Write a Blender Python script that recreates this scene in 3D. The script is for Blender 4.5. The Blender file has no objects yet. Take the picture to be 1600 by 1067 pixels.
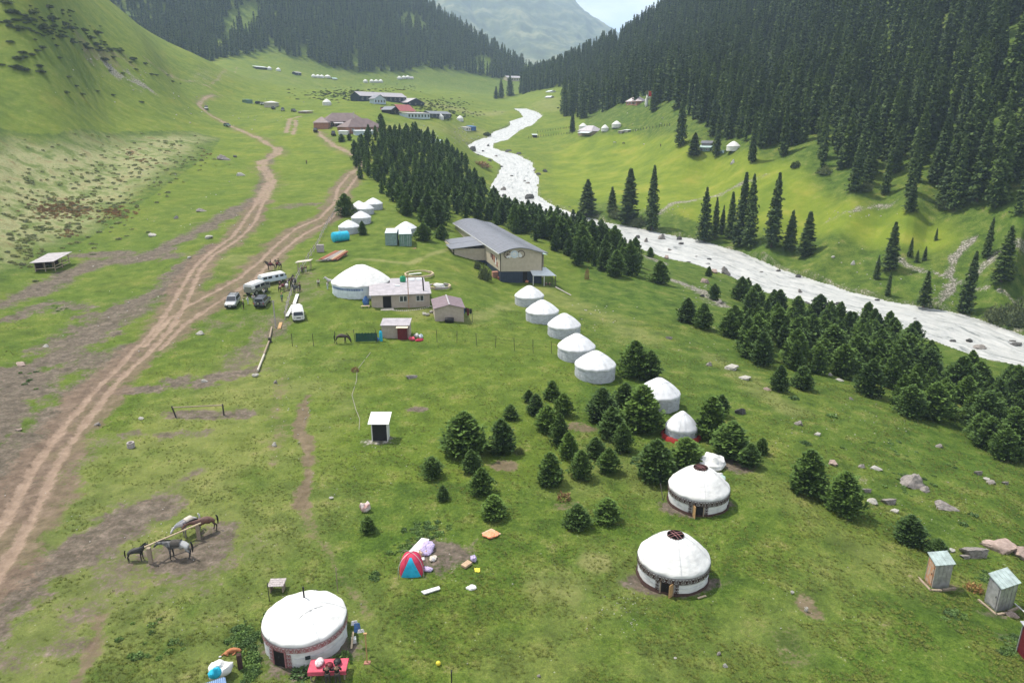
import bpy, bmesh, math, random
import numpy as np
from mathutils import Vector, Matrix

rnd = random.Random(7)
rng = np.random.default_rng(7)
R = math.radians
scene = bpy.context.scene
COL = scene.collection

# ------------------------------------------------------------------ camera
F_PX, PITCH, CAM_H = 1100.0, 17.5, 33.0
cam_d = bpy.data.cameras.new('camera')
cam = bpy.data.objects.new('camera', cam_d)
COL.objects.link(cam)
cam.location = (0, 0, CAM_H)
cam.rotation_euler = (R(90 - PITCH), 0, 0)
cam_d.sensor_width = 36
cam_d.lens = 36 * F_PX / 1600
cam_d.clip_start = 0.5
cam_d.clip_end = 20000
scene.camera = cam

# ------------------------------------------------------------------ light
SUN_EL, SUN_AZ = 62.0, -58.0        # azimuth from +Y, negative = to the left
scene.view_settings.view_transform = 'Standard'
scene.view_settings.look = 'None'
scene.view_settings.gamma = 1
scene.view_settings.exposure = 0.62
scene.cycles.use_denoising = True
scene.cycles.max_bounces = 5
scene.cycles.diffuse_bounces = 2
scene.cycles.glossy_bounces = 2
scene.cycles.transmission_bounces = 2
scene.cycles.transparent_max_bounces = 6
scene.cycles.volume_bounces = 1
scene.cycles.caustics_reflective = False
scene.cycles.caustics_refractive = False

w = bpy.data.worlds.new('World')
scene.world = w
w.use_nodes = True
nt = w.node_tree
for n in list(nt.nodes):
    nt.nodes.remove(n)
out = nt.nodes.new('ShaderNodeOutputWorld')
bg = nt.nodes.new('ShaderNodeBackground')
sky = nt.nodes.new('ShaderNodeTexSky')
sky.sky_type = 'NISHITA'
sky.sun_disc = False
sky.sun_elevation = R(SUN_EL)
sky.sun_rotation = R(SUN_AZ)
sky.altitude = 2500
sky.dust_density = 1.0
tc = nt.nodes.new('ShaderNodeTexCoord')
mp = nt.nodes.new('ShaderNodeMapping')
mp.inputs['Scale'].default_value = (1.0, 1.0, 2.6)
nz = nt.nodes.new('ShaderNodeTexNoise')
nz.inputs['Scale'].default_value = 2.2
nz.inputs['Detail'].default_value = 6
nz.inputs['Roughness'].default_value = 0.6
cr = nt.nodes.new('ShaderNodeValToRGB')
cr.color_ramp.elements[0].position = 0.36
cr.color_ramp.elements[1].position = 0.56
mx = nt.nodes.new('ShaderNodeMix')
mx.data_type = 'RGBA'
mx.inputs['B'].default_value = (8.4, 8.5, 8.7, 1)   # broken white cloud
nt.links.new(tc.outputs['Generated'], mp.inputs['Vector'])
nt.links.new(mp.outputs['Vector'], nz.inputs['Vector'])
nt.links.new(nz.outputs['Fac'], cr.inputs['Fac'])
nt.links.new(cr.outputs['Color'], mx.inputs['Factor'])
nt.links.new(sky.outputs['Color'], mx.inputs['A'])
nt.links.new(mx.outputs['Result'], bg.inputs['Color'])
bg.inputs['Strength'].default_value = 0.11
nt.links.new(bg.outputs['Background'], out.inputs['Surface'])

sd = bpy.data.lights.new('sun', 'SUN')
sd.energy = 4.2
sd.angle = R(1.5)
sd.color = (1.0, 0.94, 0.82)
sun = bpy.data.objects.new('sun', sd)
COL.objects.link(sun)
sdir = Vector((math.sin(R(SUN_AZ)) * math.cos(R(SUN_EL)), math.cos(R(SUN_AZ)) * math.cos(R(SUN_EL)), math.sin(R(SUN_EL))))
sun.location = sdir * 300
sun.rotation_euler = (-sdir).to_track_quat('-Z', 'Y').to_euler()

# ------------------------------------------------------------------ sight lines: a pixel of the 1600 px photograph to a ray
CP, SP = math.cos(R(PITCH)), math.sin(R(PITCH))


def ray(u, v):
    cx = (np.asarray(u, float) - 800) / F_PX
    cy = (533.5 - np.asarray(v, float)) / F_PX
    Y = CP + cy * SP
    return cx / Y, (-SP + cy * CP) / Y          # X/Y and (Z-H)/Y


def p_at(u, v, Y):
    a, q = ray(u, v)
    return (float(a * Y), float(Y), float(CAM_H + q * Y))


def p_z(u, v, z):
    a, q = ray(u, v)
    Y = (z - CAM_H) / q
    return (float(a * Y), float(Y), float(z))


def prof(tab):
    xs = [t[0] for t in tab]
    ys = [t[1] for t in tab]
    return lambda Y: np.interp(Y, xs, ys)


def p_prof(u, v, f, lo=25, hi=1600):
    a, q = ray(u, v)
    for _ in range(60):
        m = (lo + hi) / 2
        if CAM_H + q * m > f(m):
            lo = m
        else:
            hi = m
    return (float(a * m), float(m), float(f(m)))


# ------------------------------------------------------------------ the lie of the land
RZ = prof([(60, -17.5), (130, -15.5), (150, -14.5), (177, -13), (200, -11.5), (245, -7.5), (280, -4.5), (330, .5), (400, 8), (470, 17), (550, 27), (620, 36.5), (680, 42.5), (800, 50), (900, 57)])
FZ = prof([(0, 0), (110, 0), (140, 2.5), (175, 6), (213, 9), (300, 18), (380, 31), (500, 44), (700, 65), (800, 77), (1000, 95)])
RIV_L = [(1700, 640), (1650, 600), (1600, 575), (1544, 563), (1517, 557), (1461, 535), (1422, 523), (1337, 493), (1270, 479), (1249, 471), (1174, 452), (1148, 436), (1112, 423), (1079, 412), (1047, 406), (1012, 394), (977, 380), (951, 371), (900, 356), (840, 338), (800, 322), (778, 307), (765, 295), (774, 284), (779, 271), (783, 260), (768, 249), (740, 240), (729, 228), (743, 220), (761, 215), (771, 206), (795, 198), (798, 190), (819, 183), (812, 176), (804, 170)]
RIV_R = [(1720, 580), (1660, 548), (1600, 524), (1538, 501), (1480, 486), (1429, 477), (1390, 471), (1324, 454), (1292, 443), (1223, 422), (1169, 398), (1120, 383), (1088, 374), (1028, 364), (1009, 359), (954, 349), (928, 342), (904, 336), (868, 323), (842, 306), (839, 289), (840, 280), (836, 269), (831, 253), (809, 242), (789, 237), (770, 231), (771, 224), (794, 218), (803, 212), (812, 204), (830, 198), (838, 190), (848, 182), (842, 176), (830, 172), (818, 169)]
RL = [p_prof(u, v, RZ) for u, v in RIV_L]
RR = [p_prof(u, v, RZ) for u, v in RIV_R]
CTRL = []
for p in RL[:-4]:
    CTRL.append((p[0], p[1], p[2] + .35))
for p in RR[:-4]:
    CTRL.append((p[0], p[1], p[2] + .45))
for u, v, z in [(0, 1067, 0), (400, 1067, 0), (800, 1067, 0), (1200, 1067, -.2), (0, 900, 0), (400, 900, 0), (800, 900, 0), (1150, 900, -.2), (0, 750, 0), (400, 750, 0), (800, 750, 0), (-300, 900, 0),
                (0, 640, 0), (250, 600, 0), (500, 600, 0), (800, 600, 0), (400, 520, .2), (600, 520, .4), (750, 520, .2), (1600, 1067, -1), (1400, 950, -.8), (1300, 800, -1.2), (1500, 900, -2.2), (1600, 850, -3.8),
                (1100, 640, -1.3), (1000, 540, -1.6), (1250, 620, -3), (1200, 570, -3.8), (1400, 650, -4.4), (1600, 750, -5.6), (1100, 490, -4.6), (900, 450, -2.2), (1400, 750, -3), (1700, 900, -5),
                (1300, 540, -9), (1430, 585, -10), (1560, 640, -11), (1200, 500, -8.2), (1120, 462, -7), (1050, 435, -6), (1650, 690, -12), (1000, 410, -5), (1640, 660, -13), (1500, 560, -12.6),
                (783, 442, -.6), (850, 448, -1.2), (700, 402, 3.2), (620, 470, 1.6), (560, 470, 2.0), (700, 480, 1.2), (470, 505, .8), (400, 480, 1.2), (860, 520, -.6), (930, 600, -.8), (1040, 650, -1.2), (1100, 800, -.6),
                (1300, 390, -4.0), (1450, 420, -6), (1300, 420, -8.6), (1450, 455, -10)]:
    CTRL.append(p_z(u, v, z))
for u, v in [(430, 460), (350, 400), (430, 250), (400, 300), (480, 250), (300, 400), (200, 480), (100, 550), (60, 475), (450, 200), (520, 230), (550, 260), (546, 368), (500, 330), (330, 300), (400, 220), (600, 215),
             (450, 165), (520, 165), (600, 160), (500, 140), (620, 140), (560, 200), (370, 170), (620, 330)]:
    CTRL.append(p_prof(u, v, FZ))
for u, v, Y in [(0, 440, 135), (110, 402, 158), (0, 300, 190), (0, 200, 235), (0, 100, 275), (0, 0, 300), (0, -150, 350), (-300, 100, 200), (-300, 400, 120), (150, 250, 250), (150, 335, 196), (150, 150, 320), (150, 80, 360), (120, 20, 375),
                (160, 45, 395), (230, 72, 440), (300, 90, 530), (270, 125, 450), (260, 185, 345), (320, 140, 470), (330, 240, 300), (230, 260, 255),
                (350, 96, 860), (400, 82, 950), (450, 90, 960), (500, 104, 970), (560, 116, 980), (620, 119, 1000), (660, 109, 1050), (720, 114, 1100), (790, 127, 1100),
                (400, 0, 1080), (200, 0, 1000), (100, 0, 960), (0, 40, 900), (540, 0, 1190), (400, -150, 1250), (200, -200, 1150), (560, 60, 1080), (640, 40, 1180), (300, 50, 980), (640, 5, 1330), (700, 45, 1290), (760, 85, 1240), (820, 118, 1200),
                (640, 80, 1800), (700, 80, 1800), (760, 95, 1800), (540, 0, 1800), (400, -100, 1800), (840, 103, 1700), (860, 100, 1750),
                (700, 145, 850), (780, 160, 800), (800, 150, 900), (740, 150, 830), (740, 172, 640), (780, 185, 600), (870, 180, 600), (860, 150, 740), (890, 136, 800), (930, 180, 560), (1000, 171, 470), (985, 160, 500), (1050, 160, 440), (950, 205, 455), (1100, 212, 345), (1145, 240, 318),
                (1160, 228, 315), (1267, 240, 280), (1200, 265, 286), (1330, 300, 238), (1425, 327, 216), (1525, 337, 206), (1600, 375, 186), (1380, 345, 222), (1300, 330, 236), (1150, 330, 262), (1100, 270, 320), (1000, 300, 312), (950, 330, 279), (900, 250, 420), (1000, 220, 420),
                (900, 210, 480), (850, 230, 468), (1200, 388, 222), (1250, 370, 230), (1180, 370, 236), (1530, 450, 179), (1600, 480, 169), (1600, 440, 181), (1060, 330, 272), (1450, 370, 208),
                (1600, 200, 235), (1600, 0, 330), (1400, 200, 290), (1400, 100, 360), (1400, 0, 430), (1200, 160, 410), (1200, 100, 500), (1200, 0, 640), (1050, 110, 600), (1050, 60, 740), (1044, 22, 860), (990, 62, 900), (933, 94, 900), (900, 106, 900), (861, 122, 950),
                (1000, 125, 590), (950, 135, 680), (900, 140, 780), (1200, -100, 800), (1600, -150, 450), (1400, -150, 600), (1900, 200, 220), (1900, 400, 140), (1900, -100, 380), (933, 120, 1250), (1044, 75, 1400), (1044, 75, 1800), (940, 110, 1800), (1200, 0, 1400), (1500, -150, 1400), (1500, -200, 900),
                (700, 218, 395), (700, 252, 326), (650, 300, 240), (750, 312, 252), (760, 342, 224), (850, 372, 204), (850, 420, 164), (950, 420, 172), (950, 388, 212), (740, 200, 518), (719, 192, 520), (688, 189, 490), (640, 187, 450), (672, 187, 475), (700, 165, 590), (740, 160, 690), (700, 206, 452), (660, 202, 425), (640, 165, 520)]:
    CTRL.append(p_at(u, v, Y))
CTRL = np.array(CTRL)


def feat(X, Y):
    return np.stack([X / Y * 3.0, np.log(Y)], -1)


def tps_fit(C):
    P = feat(C[:, 0], C[:, 1])
    val = C[:, 2] * 100 / C[:, 1]
    n = len(P)
    d = np.linalg.norm(P[:, None] - P[None], axis=-1)
    K = np.where(d > 0, d * d * np.log(d + 1e-12), 0) + np.eye(n) * 4e-4
    Q = np.concatenate([np.ones((n, 1)), P], 1)
    A = np.zeros((n + 3, n + 3))
    A[:n, :n] = K
    A[:n, n:] = Q
    A[n:, :n] = Q.T
    b = np.zeros(n + 3)
    b[:n] = val
    return P, np.linalg.solve(A, b)


TP, TW = tps_fit(CTRL)
A0, A1, S0, S1 = -1.35, 1.35, math.log(18), math.log(1900)
NCA, NCS = 260, 240
ga = np.linspace(A0, A1, NCA)
gs = np.linspace(S0, S1, NCS)
GA, GS = np.meshgrid(ga, gs)
HC = np.zeros(GA.shape)
for r in range(NCS):
    q = np.stack([GA[r] * 3.0, GS[r]], -1)
    d2 = ((q[:, None] - TP[None]) ** 2).sum(-1)
    K = .5 * d2 * np.log(d2 + 1e-12)
    val = K @ TW[:-3] + TW[-3] + q @ TW[-2:]
    HC[r] = val * np.exp(GS[r]) / 100


def bil(G, a, s):
    fa = np.clip((a - A0) / (A1 - A0) * (NCA - 1), 0, NCA - 1.001)
    fs = np.clip((s - S0) / (S1 - S0) * (NCS - 1), 0, NCS - 1.001)
    i, j = fa.astype(int), fs.astype(int)
    x, y = fa - i, fs - j
    x, y = x, y
    return (G[j, i] * (1 - x) + G[j, i + 1] * x) * (1 - y) + (G[j + 1, i] * (1 - x) + G[j + 1, i + 1] * x) * y


# smooth value noise for numpy
def vnoise(x, y, seed=0):
    g = np.random.default_rng(seed).random((256, 256))
    xi, yi = np.floor(x).astype(int), np.floor(y).astype(int)
    fx, fy = x - xi, y - yi
    fx, fy = fx * fx * (3 - 2 * fx), fy * fy * (3 - 2 * fy)
    a = g[yi % 256, xi % 256]
    b = g[yi % 256, (xi + 1) % 256]
    c = g[(yi + 1) % 256, xi % 256]
    d = g[(yi + 1) % 256, (xi + 1) % 256]
    return (a * (1 - fx) + b * fx) * (1 - fy) + (c * (1 - fx) + d * fx) * fy - .5


def fbm(x, y, octs=4, seed=0):
    s, amp, tot = 0, 1, 0
    for k in range(octs):
        s = s + amp * vnoise(x * 2 ** k + 17 * k, y * 2 ** k + 31 * k, seed + k)
        tot += amp
        amp *= .5
    return s / tot


def inpoly(x, y, poly):
    inside = np.zeros(x.shape, bool)
    n = len(poly)
    for i in range(n):
        x0, y0 = poly[i][:2]
        x1, y1 = poly[(i + 1) % n][:2]
        c = ((y0 > y) != (y1 > y)) & (x < (x1 - x0) * (y - y0) / (y1 - y0 + 1e-9) + x0)
        inside ^= c
    return inside


def dist_poly(x, y, pts, r=None):
    """distance to a polyline of world points, and the signed side"""
    best = np.full(x.shape, 1e9)
    side = np.zeros(x.shape)
    for i in range(len(pts) - 1):
        ax, ay = pts[i][:2]
        bx, by = pts[i + 1][:2]
        dx, dy = bx - ax, by - ay
        L2 = dx * dx + dy * dy + 1e-9
        t = np.clip(((x - ax) * dx + (y - ay) * dy) / L2, 0, 1)
        px, py = x - ax - t * dx, y - ay - t * dy
        d = np.hypot(px, py)
        m = d < best
        best = np.where(m, d, best)
        side = np.where(m, np.sign(px * dy - py * dx), side)
    return best, side


RPOLY = [p[:2] for p in RL] + [p[:2] for p in RR[::-1]]


def height(X, Y):
    """height of the ground at world X, Y (arrays)"""
    X = np.asarray(X, float)
    Y = np.asarray(Y, float)
    sh = X.shape
    X, Y = np.atleast_1d(X).ravel(), np.atleast_1d(Y).ravel()
    Yc = np.clip(Y, 18.5, 1890)
    z = bil(HC, np.clip(X / Yc, A0 + .001, A1 - .001), np.log(Yc))
    amp = np.clip((Y - 60) / 400, 0.0, 1)
    z = z + amp * 3.0 * fbm(X / 40, Y / 40, 4, 3) + .35 * fbm(X / 7, Y / 7, 3, 5) * np.clip(.4 + amp, 0, 1)
    return z.reshape(sh)


def hz(x, y):
    return float(height(np.array([x]), np.array([y]))[0])


def hit(u, v, lo=None, hi=None):
    """where the sight line through a pixel first meets the ground"""
    a, q = ray(u, v)
    s = np.linspace(math.log(lo or 24), math.log(hi or 1850), 1500)
    Y = np.exp(s)
    h = height(a * Y, Y)
    f = CAM_H + q * Y - h
    k = np.argmax(f < 0)
    if not (f < 0).any():
        return None
    k = max(k, 1)
    t = f[k - 1] / (f[k - 1] - f[k] + 1e-9)
    Yh = Y[k - 1] + t * (Y[k] - Y[k - 1])
    return Vector((float(a * Yh), float(Yh), float(h[k - 1] + t * (h[k] - h[k - 1]))))

# ------------------------------------------------------------------ helpers
def N(nt, kind, **kw):
    n = nt.nodes.new(kind)
    for k, v in kw.items():
        if k.startswith('_'):
            setattr(n, k[1:], v)
        else:
            n.inputs[k.replace('_', ' ')].default_value = v
    return n


def mat(name, col, rough=.75, metal=0.0, var=.12, scale=6.0, bump=0.0, col2=None, spec=.25, stretch=None, objrand=0.0):
    """painted, wooden or cloth surface: base colour broken by two octaves of noise, optional relief"""
    m = bpy.data.materials.new(name)
    m.use_nodes = True
    nt = m.node_tree
    b = nt.nodes['Principled BSDF']
    b.inputs['Roughness'].default_value = rough
    b.inputs['Metallic'].default_value = metal
    b.inputs['Specular IOR Level'].default_value = spec
    tc = N(nt, 'ShaderNodeTexCoord')
    src = tc.outputs['Object']
    if stretch:
        mp = N(nt, 'ShaderNodeMapping')
        mp.inputs['Scale'].default_value = stretch
        nt.links.new(src, mp.inputs['Vector'])
        src = mp.outputs['Vector']
    nz = N(nt, 'ShaderNodeTexNoise', Scale=scale, Detail=5.0, Roughness=.62)
    nt.links.new(src, nz.inputs['Vector'])
    c2 = col2 or tuple(c * (1 - var * 2.2) for c in col)
    c1 = tuple(min(1, c * (1 + var)) for c in col)
    cr = N(nt, 'ShaderNodeValToRGB')
    cr.color_ramp.elements[0].position = .32
    cr.color_ramp.elements[1].position = .62
    cr.color_ramp.elements[0].color = (*c2, 1)
    cr.color_ramp.elements[1].color = (*c1, 1)
    nt.links.new(nz.outputs['Fac'], cr.inputs['Fac'])
    last = cr.outputs['Color']
    if objrand:
        oi = N(nt, 'ShaderNodeObjectInfo')
        mr = N(nt, 'ShaderNodeMapRange')
        mr.inputs['To Min'].default_value = 1 - objrand
        mr.inputs['To Max'].default_value = 1 + objrand
        nt.links.new(oi.outputs['Random'], mr.inputs['Value'])
        vm = N(nt, 'ShaderNodeVectorMath', _operation='SCALE')
        nt.links.new(last, vm.inputs[0])
        nt.links.new(mr.outputs['Result'], vm.inputs['Scale'])
        last = vm.outputs['Vector']
    nt.links.new(last, b.inputs['Base Color'])
    if bump:
        bp = N(nt, 'ShaderNodeBump', Strength=bump, Distance=.05)
        nt.links.new(nz.outputs['Fac'], bp.inputs['Height'])
        nt.links.new(bp.outputs['Normal'], b.inputs['Normal'])
    return m


def tag(o, label=None, cat=None, group=None, kind=None):
    if label:
        o['label'] = label
    if cat:
        o['category'] = cat
    if group:
        o['group'] = group
    if kind:
        o['kind'] = kind
    return o


def link(o, parent=None):
    COL.objects.link(o)
    if parent is not None:
        o.parent = parent
    return o


def mesh_np(name, V, Q, mats=(), smooth=True, attrs=None, fmat=None):
    """mesh from arrays: V (n,3), Q (m,3) or (m,4)"""
    V = np.ascontiguousarray(V, dtype=np.float32)
    Q = np.ascontiguousarray(Q, dtype=np.int32)
    me = bpy.data.meshes.new(name)
    me.vertices.add(len(V))
    me.vertices.foreach_set('co', V.ravel())
    me.loops.add(Q.size)
    me.loops.foreach_set('vertex_index', Q.ravel())
    me.polygons.add(len(Q))
    me.polygons.foreach_set('loop_start', np.arange(0, Q.size, Q.shape[1], dtype=np.int32))
    me.update(calc_edges=True)
    if smooth:
        me.polygons.foreach_set('use_smooth', np.ones(len(Q), bool))
    for m in mats:
        me.materials.append(m)
    if fmat is not None:
        me.polygons.foreach_set('material_index', np.asarray(fmat, np.int32))
    for k, a in (attrs or {}).items():
        at = me.color_attributes.new(k, 'FLOAT_COLOR', 'POINT')
        at.data.foreach_set('color', np.ascontiguousarray(a, dtype=np.float32).ravel())
    return me


def sm(x, a, b):
    t = np.clip((x - a) / (b - a), 0, 1)
    return t * t * (3 - 2 * t)


# ------------------------------------------------------------------ ground grid
NA, NS = 1000, 860
ga = np.linspace(-1.3, 1.3, NA)
gs = np.linspace(math.log(19.5), math.log(1850), NS)
GAx, GSx = np.meshgrid(ga, gs)
GY = np.exp(GSx)
GX = GAx * GY
GZ = height(GX, GY)


def wline(px, lo=None, hi=None):
    out = []
    for u, v in px:
        h = hit(u, v, lo, hi)
        if h is not None:
            out.append((h.x, h.y))
    return out


def strip(px, w, soft=.5, nscale=4.0, namp=.6, seed=0, out=None, strength=1.0):
    """mask of a strip w metres wide along a pixel polyline, its edge broken by noise"""
    pts = wline(px)
    xs = [p[0] for p in pts]
    ys = [p[1] for p in pts]
    pad = w * 2 + 3
    sel = (GX > min(xs) - pad) & (GX < max(xs) + pad) & (GY > min(ys) - pad) & (GY < max(ys) + pad)
    x, y = GX[sel], GY[sel]
    d, side = dist_poly(x, y, pts)
    d = d + namp * w * (fbm(x / nscale, y / nscale, 4, seed) * 1.8 + fbm(x / .7, y / .7, 3, seed + 50) * .9)
    m = 1 - sm(d, w * .5 * (1 - soft) - .2 * w, w * .5 * (1 + soft) + .3 * w)
    out[sel] = np.maximum(out[sel], m * strength)


def blob(u, v, rx, ry, out, strength=1.0, seed=1, rot=0, namp=.5, nscale=1.5):
    h = hit(u, v)
    sel = (abs(GX - h.x) < rx * 2 + ry) & (abs(GY - h.y) < ry * 2 + rx)
    x, y = GX[sel] - h.x, GY[sel] - h.y
    c, s = math.cos(rot), math.sin(rot)
    d = np.hypot((x * c + y * s) / rx, (-x * s + y * c) / ry) + namp * fbm(GX[sel] / nscale, GY[sel] / nscale, 4, seed) * 2
    d = d + .5 * fbm(GX[sel] / .5, GY[sel] / .5, 3, seed + 70)
    out[sel] = np.maximum(out[sel], (1 - sm(d, .45, 1.3)) * strength)


Z0 = np.zeros(GX.shape)
M_dirt, M_rut, M_dry, M_rough, M_gravel, M_sunlit_lush, M_tan = [Z0.copy() for _ in range(7)]
# vehicle ruts
RUTS = [
    [(-60, 925), (-20, 862), (15, 798), (50, 733), (82, 688), (117, 645), (150, 608), (180, 578), (210, 545), (225, 532), (255, 497), (268, 475), (280, 455), (292, 434), (310, 409), (335, 389), (360, 372), (375, 354), (390, 332), (400, 317)],
    [(-20, 925), (20, 862), (55, 798), (82, 738), (105, 698), (140, 650), (170, 613), (195, 583), (225, 558), (250, 532), (272, 505), (285, 482), (300, 452), (312, 422), (332, 399), (360, 382), (382, 364), (400, 344), (412, 312)],
    [(225, 540), (265, 497), (295, 476), (332, 457), (375, 433), (400, 413), (430, 384), (462, 357), (500, 340), (522, 318), (528, 294), (545, 272)],
    [(250, 545), (287, 507), (325, 481), (355, 464), (395, 437), (425, 407), (445, 388), (478, 363), (512, 346), (534, 325), (540, 300), (558, 275)],
]
for i, r in enumerate(RUTS):
    strip(r, .72, .9, 1.6, .5, i, M_rut)
FAR_RUTS = [
    [(400, 317), (412, 299), (421, 283), (416, 272), (404, 261), (407, 252), (428, 241), (432, 233), (417, 224), (400, 214), (370, 201), (345, 189), (322, 175), (309, 163), (320, 153), (335, 149)],
    [(412, 312), (420, 299), (428, 283), (421, 270), (410, 260), (415, 250), (436, 241), (437, 232)],
    [(550, 270), (567, 256), (562, 247), (545, 239), (520, 226), (503, 214), (498, 205)],
    [(447, 207), (450, 196), (453, 186), (470, 182)], [(458, 210), (462, 196), (462, 187)],
    [(325, 135), (340, 125), (350, 112), (370, 105)], [(347, 150), (325, 135), (300, 127), (270, 118), (250, 110), (235, 98), (226, 90)],
]
for i, r in enumerate(FAR_RUTS):
    strip(r, 2.0, .9, 4, .5, 10 + i, M_rut, .8 if i < 5 else .45)
# the churned verge of the tracks
strip(RUTS[0], 4.4, .5, 3.5, .5, 21, M_tan, .85)
strip(RUTS[1], 4.2, .5, 3.5, .5, 22, M_tan, .85)
strip(RUTS[2], 4.6, .5, 3.5, .5, 23, M_tan, .9)
strip(RUTS[3], 4.2, .5, 3.5, .5, 24, M_tan, .9)
strip([(0, 800), (42, 713), (82, 660), (125, 612), (200, 545)], 5.5, .5, 3.5, .5, 25, M_dirt, .85)
for i, r in enumerate(FAR_RUTS[:3]):
    strip(r, 7, .6, 6, .5, 30 + i, M_tan, .5)
strip([(0, 477), (80, 442), (150, 410), (230, 402), (300, 367), (400, 312)], 5, .6, 5, .6, 40, M_dirt, .9)
strip([(400, 312), (425, 240)], 4, .6, 5, .6, 39, M_dirt, .7)
strip([(110, 545), (180, 492), (250, 452), (300, 410), (330, 385)], 6, .6, 5, .8, 41, M_dirt, .9)
strip([(180, 500), (240, 470), (290, 440)], 7, .6, 5, .8, 83, M_dirt, .7)
strip([(-20, 640), (60, 600), (140, 560)], 6, .6, 4, .9, 84, M_dirt, .8)
strip([(60, 800), (110, 730), (160, 690)], 3, .6, 3, .9, 85, M_dirt, .5)
strip([(180, 900), (240, 900), (330, 890)], 5, .7, 3, .9, 86, M_dirt, .55)
strip([(20, 1040), (90, 1000), (130, 960)], 3, .7, 2.5, .9, 87, M_dirt, .5)
strip([(120, 400), (170, 395), (260, 400)], 5, .6, 5, .8, 55, M_dirt, .8)
strip([(-60, 1010), (0, 960), (60, 905), (120, 862), (180, 818), (230, 790)], 4.2, .5, 3, .7, 42, M_dirt, .95)
strip([(230, 790), (300, 740)], 1.6, .6, 3, .7, 43, M_dirt, .6)
strip([(-40, 600), (0, 590), (60, 570), (110, 545), (160, 512)], 4.5, .5, 3, .9, 44, M_dirt, .9)
strip([(-20, 790), (-10, 700), (10, 630), (40, 590)], 4.5, .5, 3, .8, 45, M_dirt, .9)
strip([(0, 500), (80, 470), (150, 490), (60, 545)], 3, .5, 3, 1.2, 46, M_dirt, .7)
strip([(200, 608), (260, 603), (330, 592), (400, 580)], 3.0, .5, 2.0, .9, 47, M_dirt, 1)
strip([(340, 590), (380, 555), (420, 520), (440, 500)], 4.5, .5, 2.5, .9, 48, M_dirt, .6)
strip([(330, 510), (400, 500), (470, 470), (480, 430)], 6, .6, 3, .9, 49, M_dirt, .45)
strip([(200, 680), (260, 678), (320, 676)], 1.8, .5, 2.0, .9, 50, M_dirt, .6)
strip([(395, 330), (470, 320), (520, 318)], 5, .6, 4, .9, 51, M_dirt, .6)
blob(280, 872, 3.7, 2.2, M_dirt, .95, 60)
blob(330, 850, 2.0, 3.4, M_dirt, .8, 61)
blob(310, 648, 4.2, 1.8, M_dirt, .8, 62)
blob(375, 645, 2.6, 2, M_dirt, .7, 63)
blob(690, 868, 2.9, 2.7, M_dirt, .8, 64)
blob(590, 690, 2.1, 1.5, M_gravel, .8, 65)
blob(652, 640, 1.3, .7, M_dirt, .9, 66)
blob(788, 726, 1.6, 1.3, M_tan, .8, 67)
blob(905, 668, 2.2, 1.6, M_tan, .7, 68)
blob(1140, 722, 2.8, 2.4, M_dirt, .8, 69)
blob(1062, 678, 2.4, 1.2, M_dirt, .8, 70)
blob(880, 790, 1.6, 1, M_tan, .5, 71)
blob(930, 880, 1.6, 1.6, M_dry, 1, 72)
blob(1265, 945, .9, 1.8, M_tan, .7, 73)
blob(1230, 1010, 1.6, 2.6, M_tan, .45, 74)
blob(1470, 915, 2.0, .8, M_tan, .5, 75)
blob(1550, 960, 2.2, .7, M_dirt, .6, 76)
blob(1590, 1000, 1.8, 1.2, M_dirt, .5, 77)
blob(110, 1010, 2.0, 1.0, M_dirt, .5, 78)
blob(1048, 912, 3.5, 1.9, M_dirt, .9, 79)
blob(1088, 790, 3.5, 2.1, M_dirt, .9, 80)
blob(487, 1020, 3.6, 2.6, M_dirt, .7, 81)
blob(870, 920, 3, 3, M_dry, .5, 82)
strip([(478, 620), (468, 668), (480, 700), (482, 745), (470, 790)], 1.15, .5, 1.5, .7, 52, M_tan, .95)
strip([(470, 790), (505, 850), (545, 920), (575, 960)], 1.0, .7, 2.5, .9, 53, M_tan, .5)
strip([(120, 1067), (145, 1010), (160, 960)], .8, .6, 1.5, .6, 54, M_tan, .7)
strip([(440, 590), (430, 640), (440, 680), (428, 720)], 1.6, .5, 1.5, 1.0, 56, M_tan, .45)
strip([(560, 405), (640, 412), (705, 388)], 1.2, .6, 2, .6, 57, M_dry, .8)
strip([(620, 480), (730, 500), (850, 455)], 3, .8, 3, .8, 58, M_dry, .6)
strip([(1060, 440), (1095, 455), (1130, 478)], 4.5, .5, 2.5, .7, 59, M_gravel, .9)
strip([(1010, 400), (1035, 412)], 4, .5, 2.5, .7, 60, M_gravel, .9)
strip([(850, 452), (900, 480), (950, 500), (1000, 530)], 5, .7, 4, .9, 61, M_dry, .4)
strip([(1120, 560), (1160, 590), (1230, 640)], 3, .7, 4, .9, 62, M_dry, .5)
strip([(1300, 720), (1400, 780), (1520, 850)], 2.5, .7, 4, .9, 63, M_gravel, .35)
strip([(1030, 334), (1050, 318), (1100, 310), (1125, 305), (1155, 288), (1200, 273)], 2.6, .6, 3, .6, 64, M_gravel, .75)
strip([(1290, 348), (1330, 332), (1370, 321), (1405, 312)], 2.4, .6, 3, .6, 65, M_gravel, .7)
strip([(1520, 372), (1490, 402), (1486, 430), (1492, 445), (1470, 470)], 2.2, .6, 2.5, .7, 66, M_gravel, .9)
strip([(1400, 402), (1450, 425), (1500, 440), (1545, 450), (1595, 480)], 1.6, .6, 2.5, .7, 67, M_gravel, .8)
strip([(1520, 430), (1540, 412), (1600, 385)], 2.5, .6, 2.5, .7, 68, M_gravel, .7)
strip([(300, 130), (360, 118), (420, 108), (470, 130)], 16, .8, 12, .8, 69, M_gravel, .4)
strip([(560, 205), (640, 200), (720, 215), (750, 205)], 16, .8, 12, .8, 70, M_dry, .45)
strip([(185, 118), (215, 130)], 9, .6, 6, .8, 71, M_gravel, .9)
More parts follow.
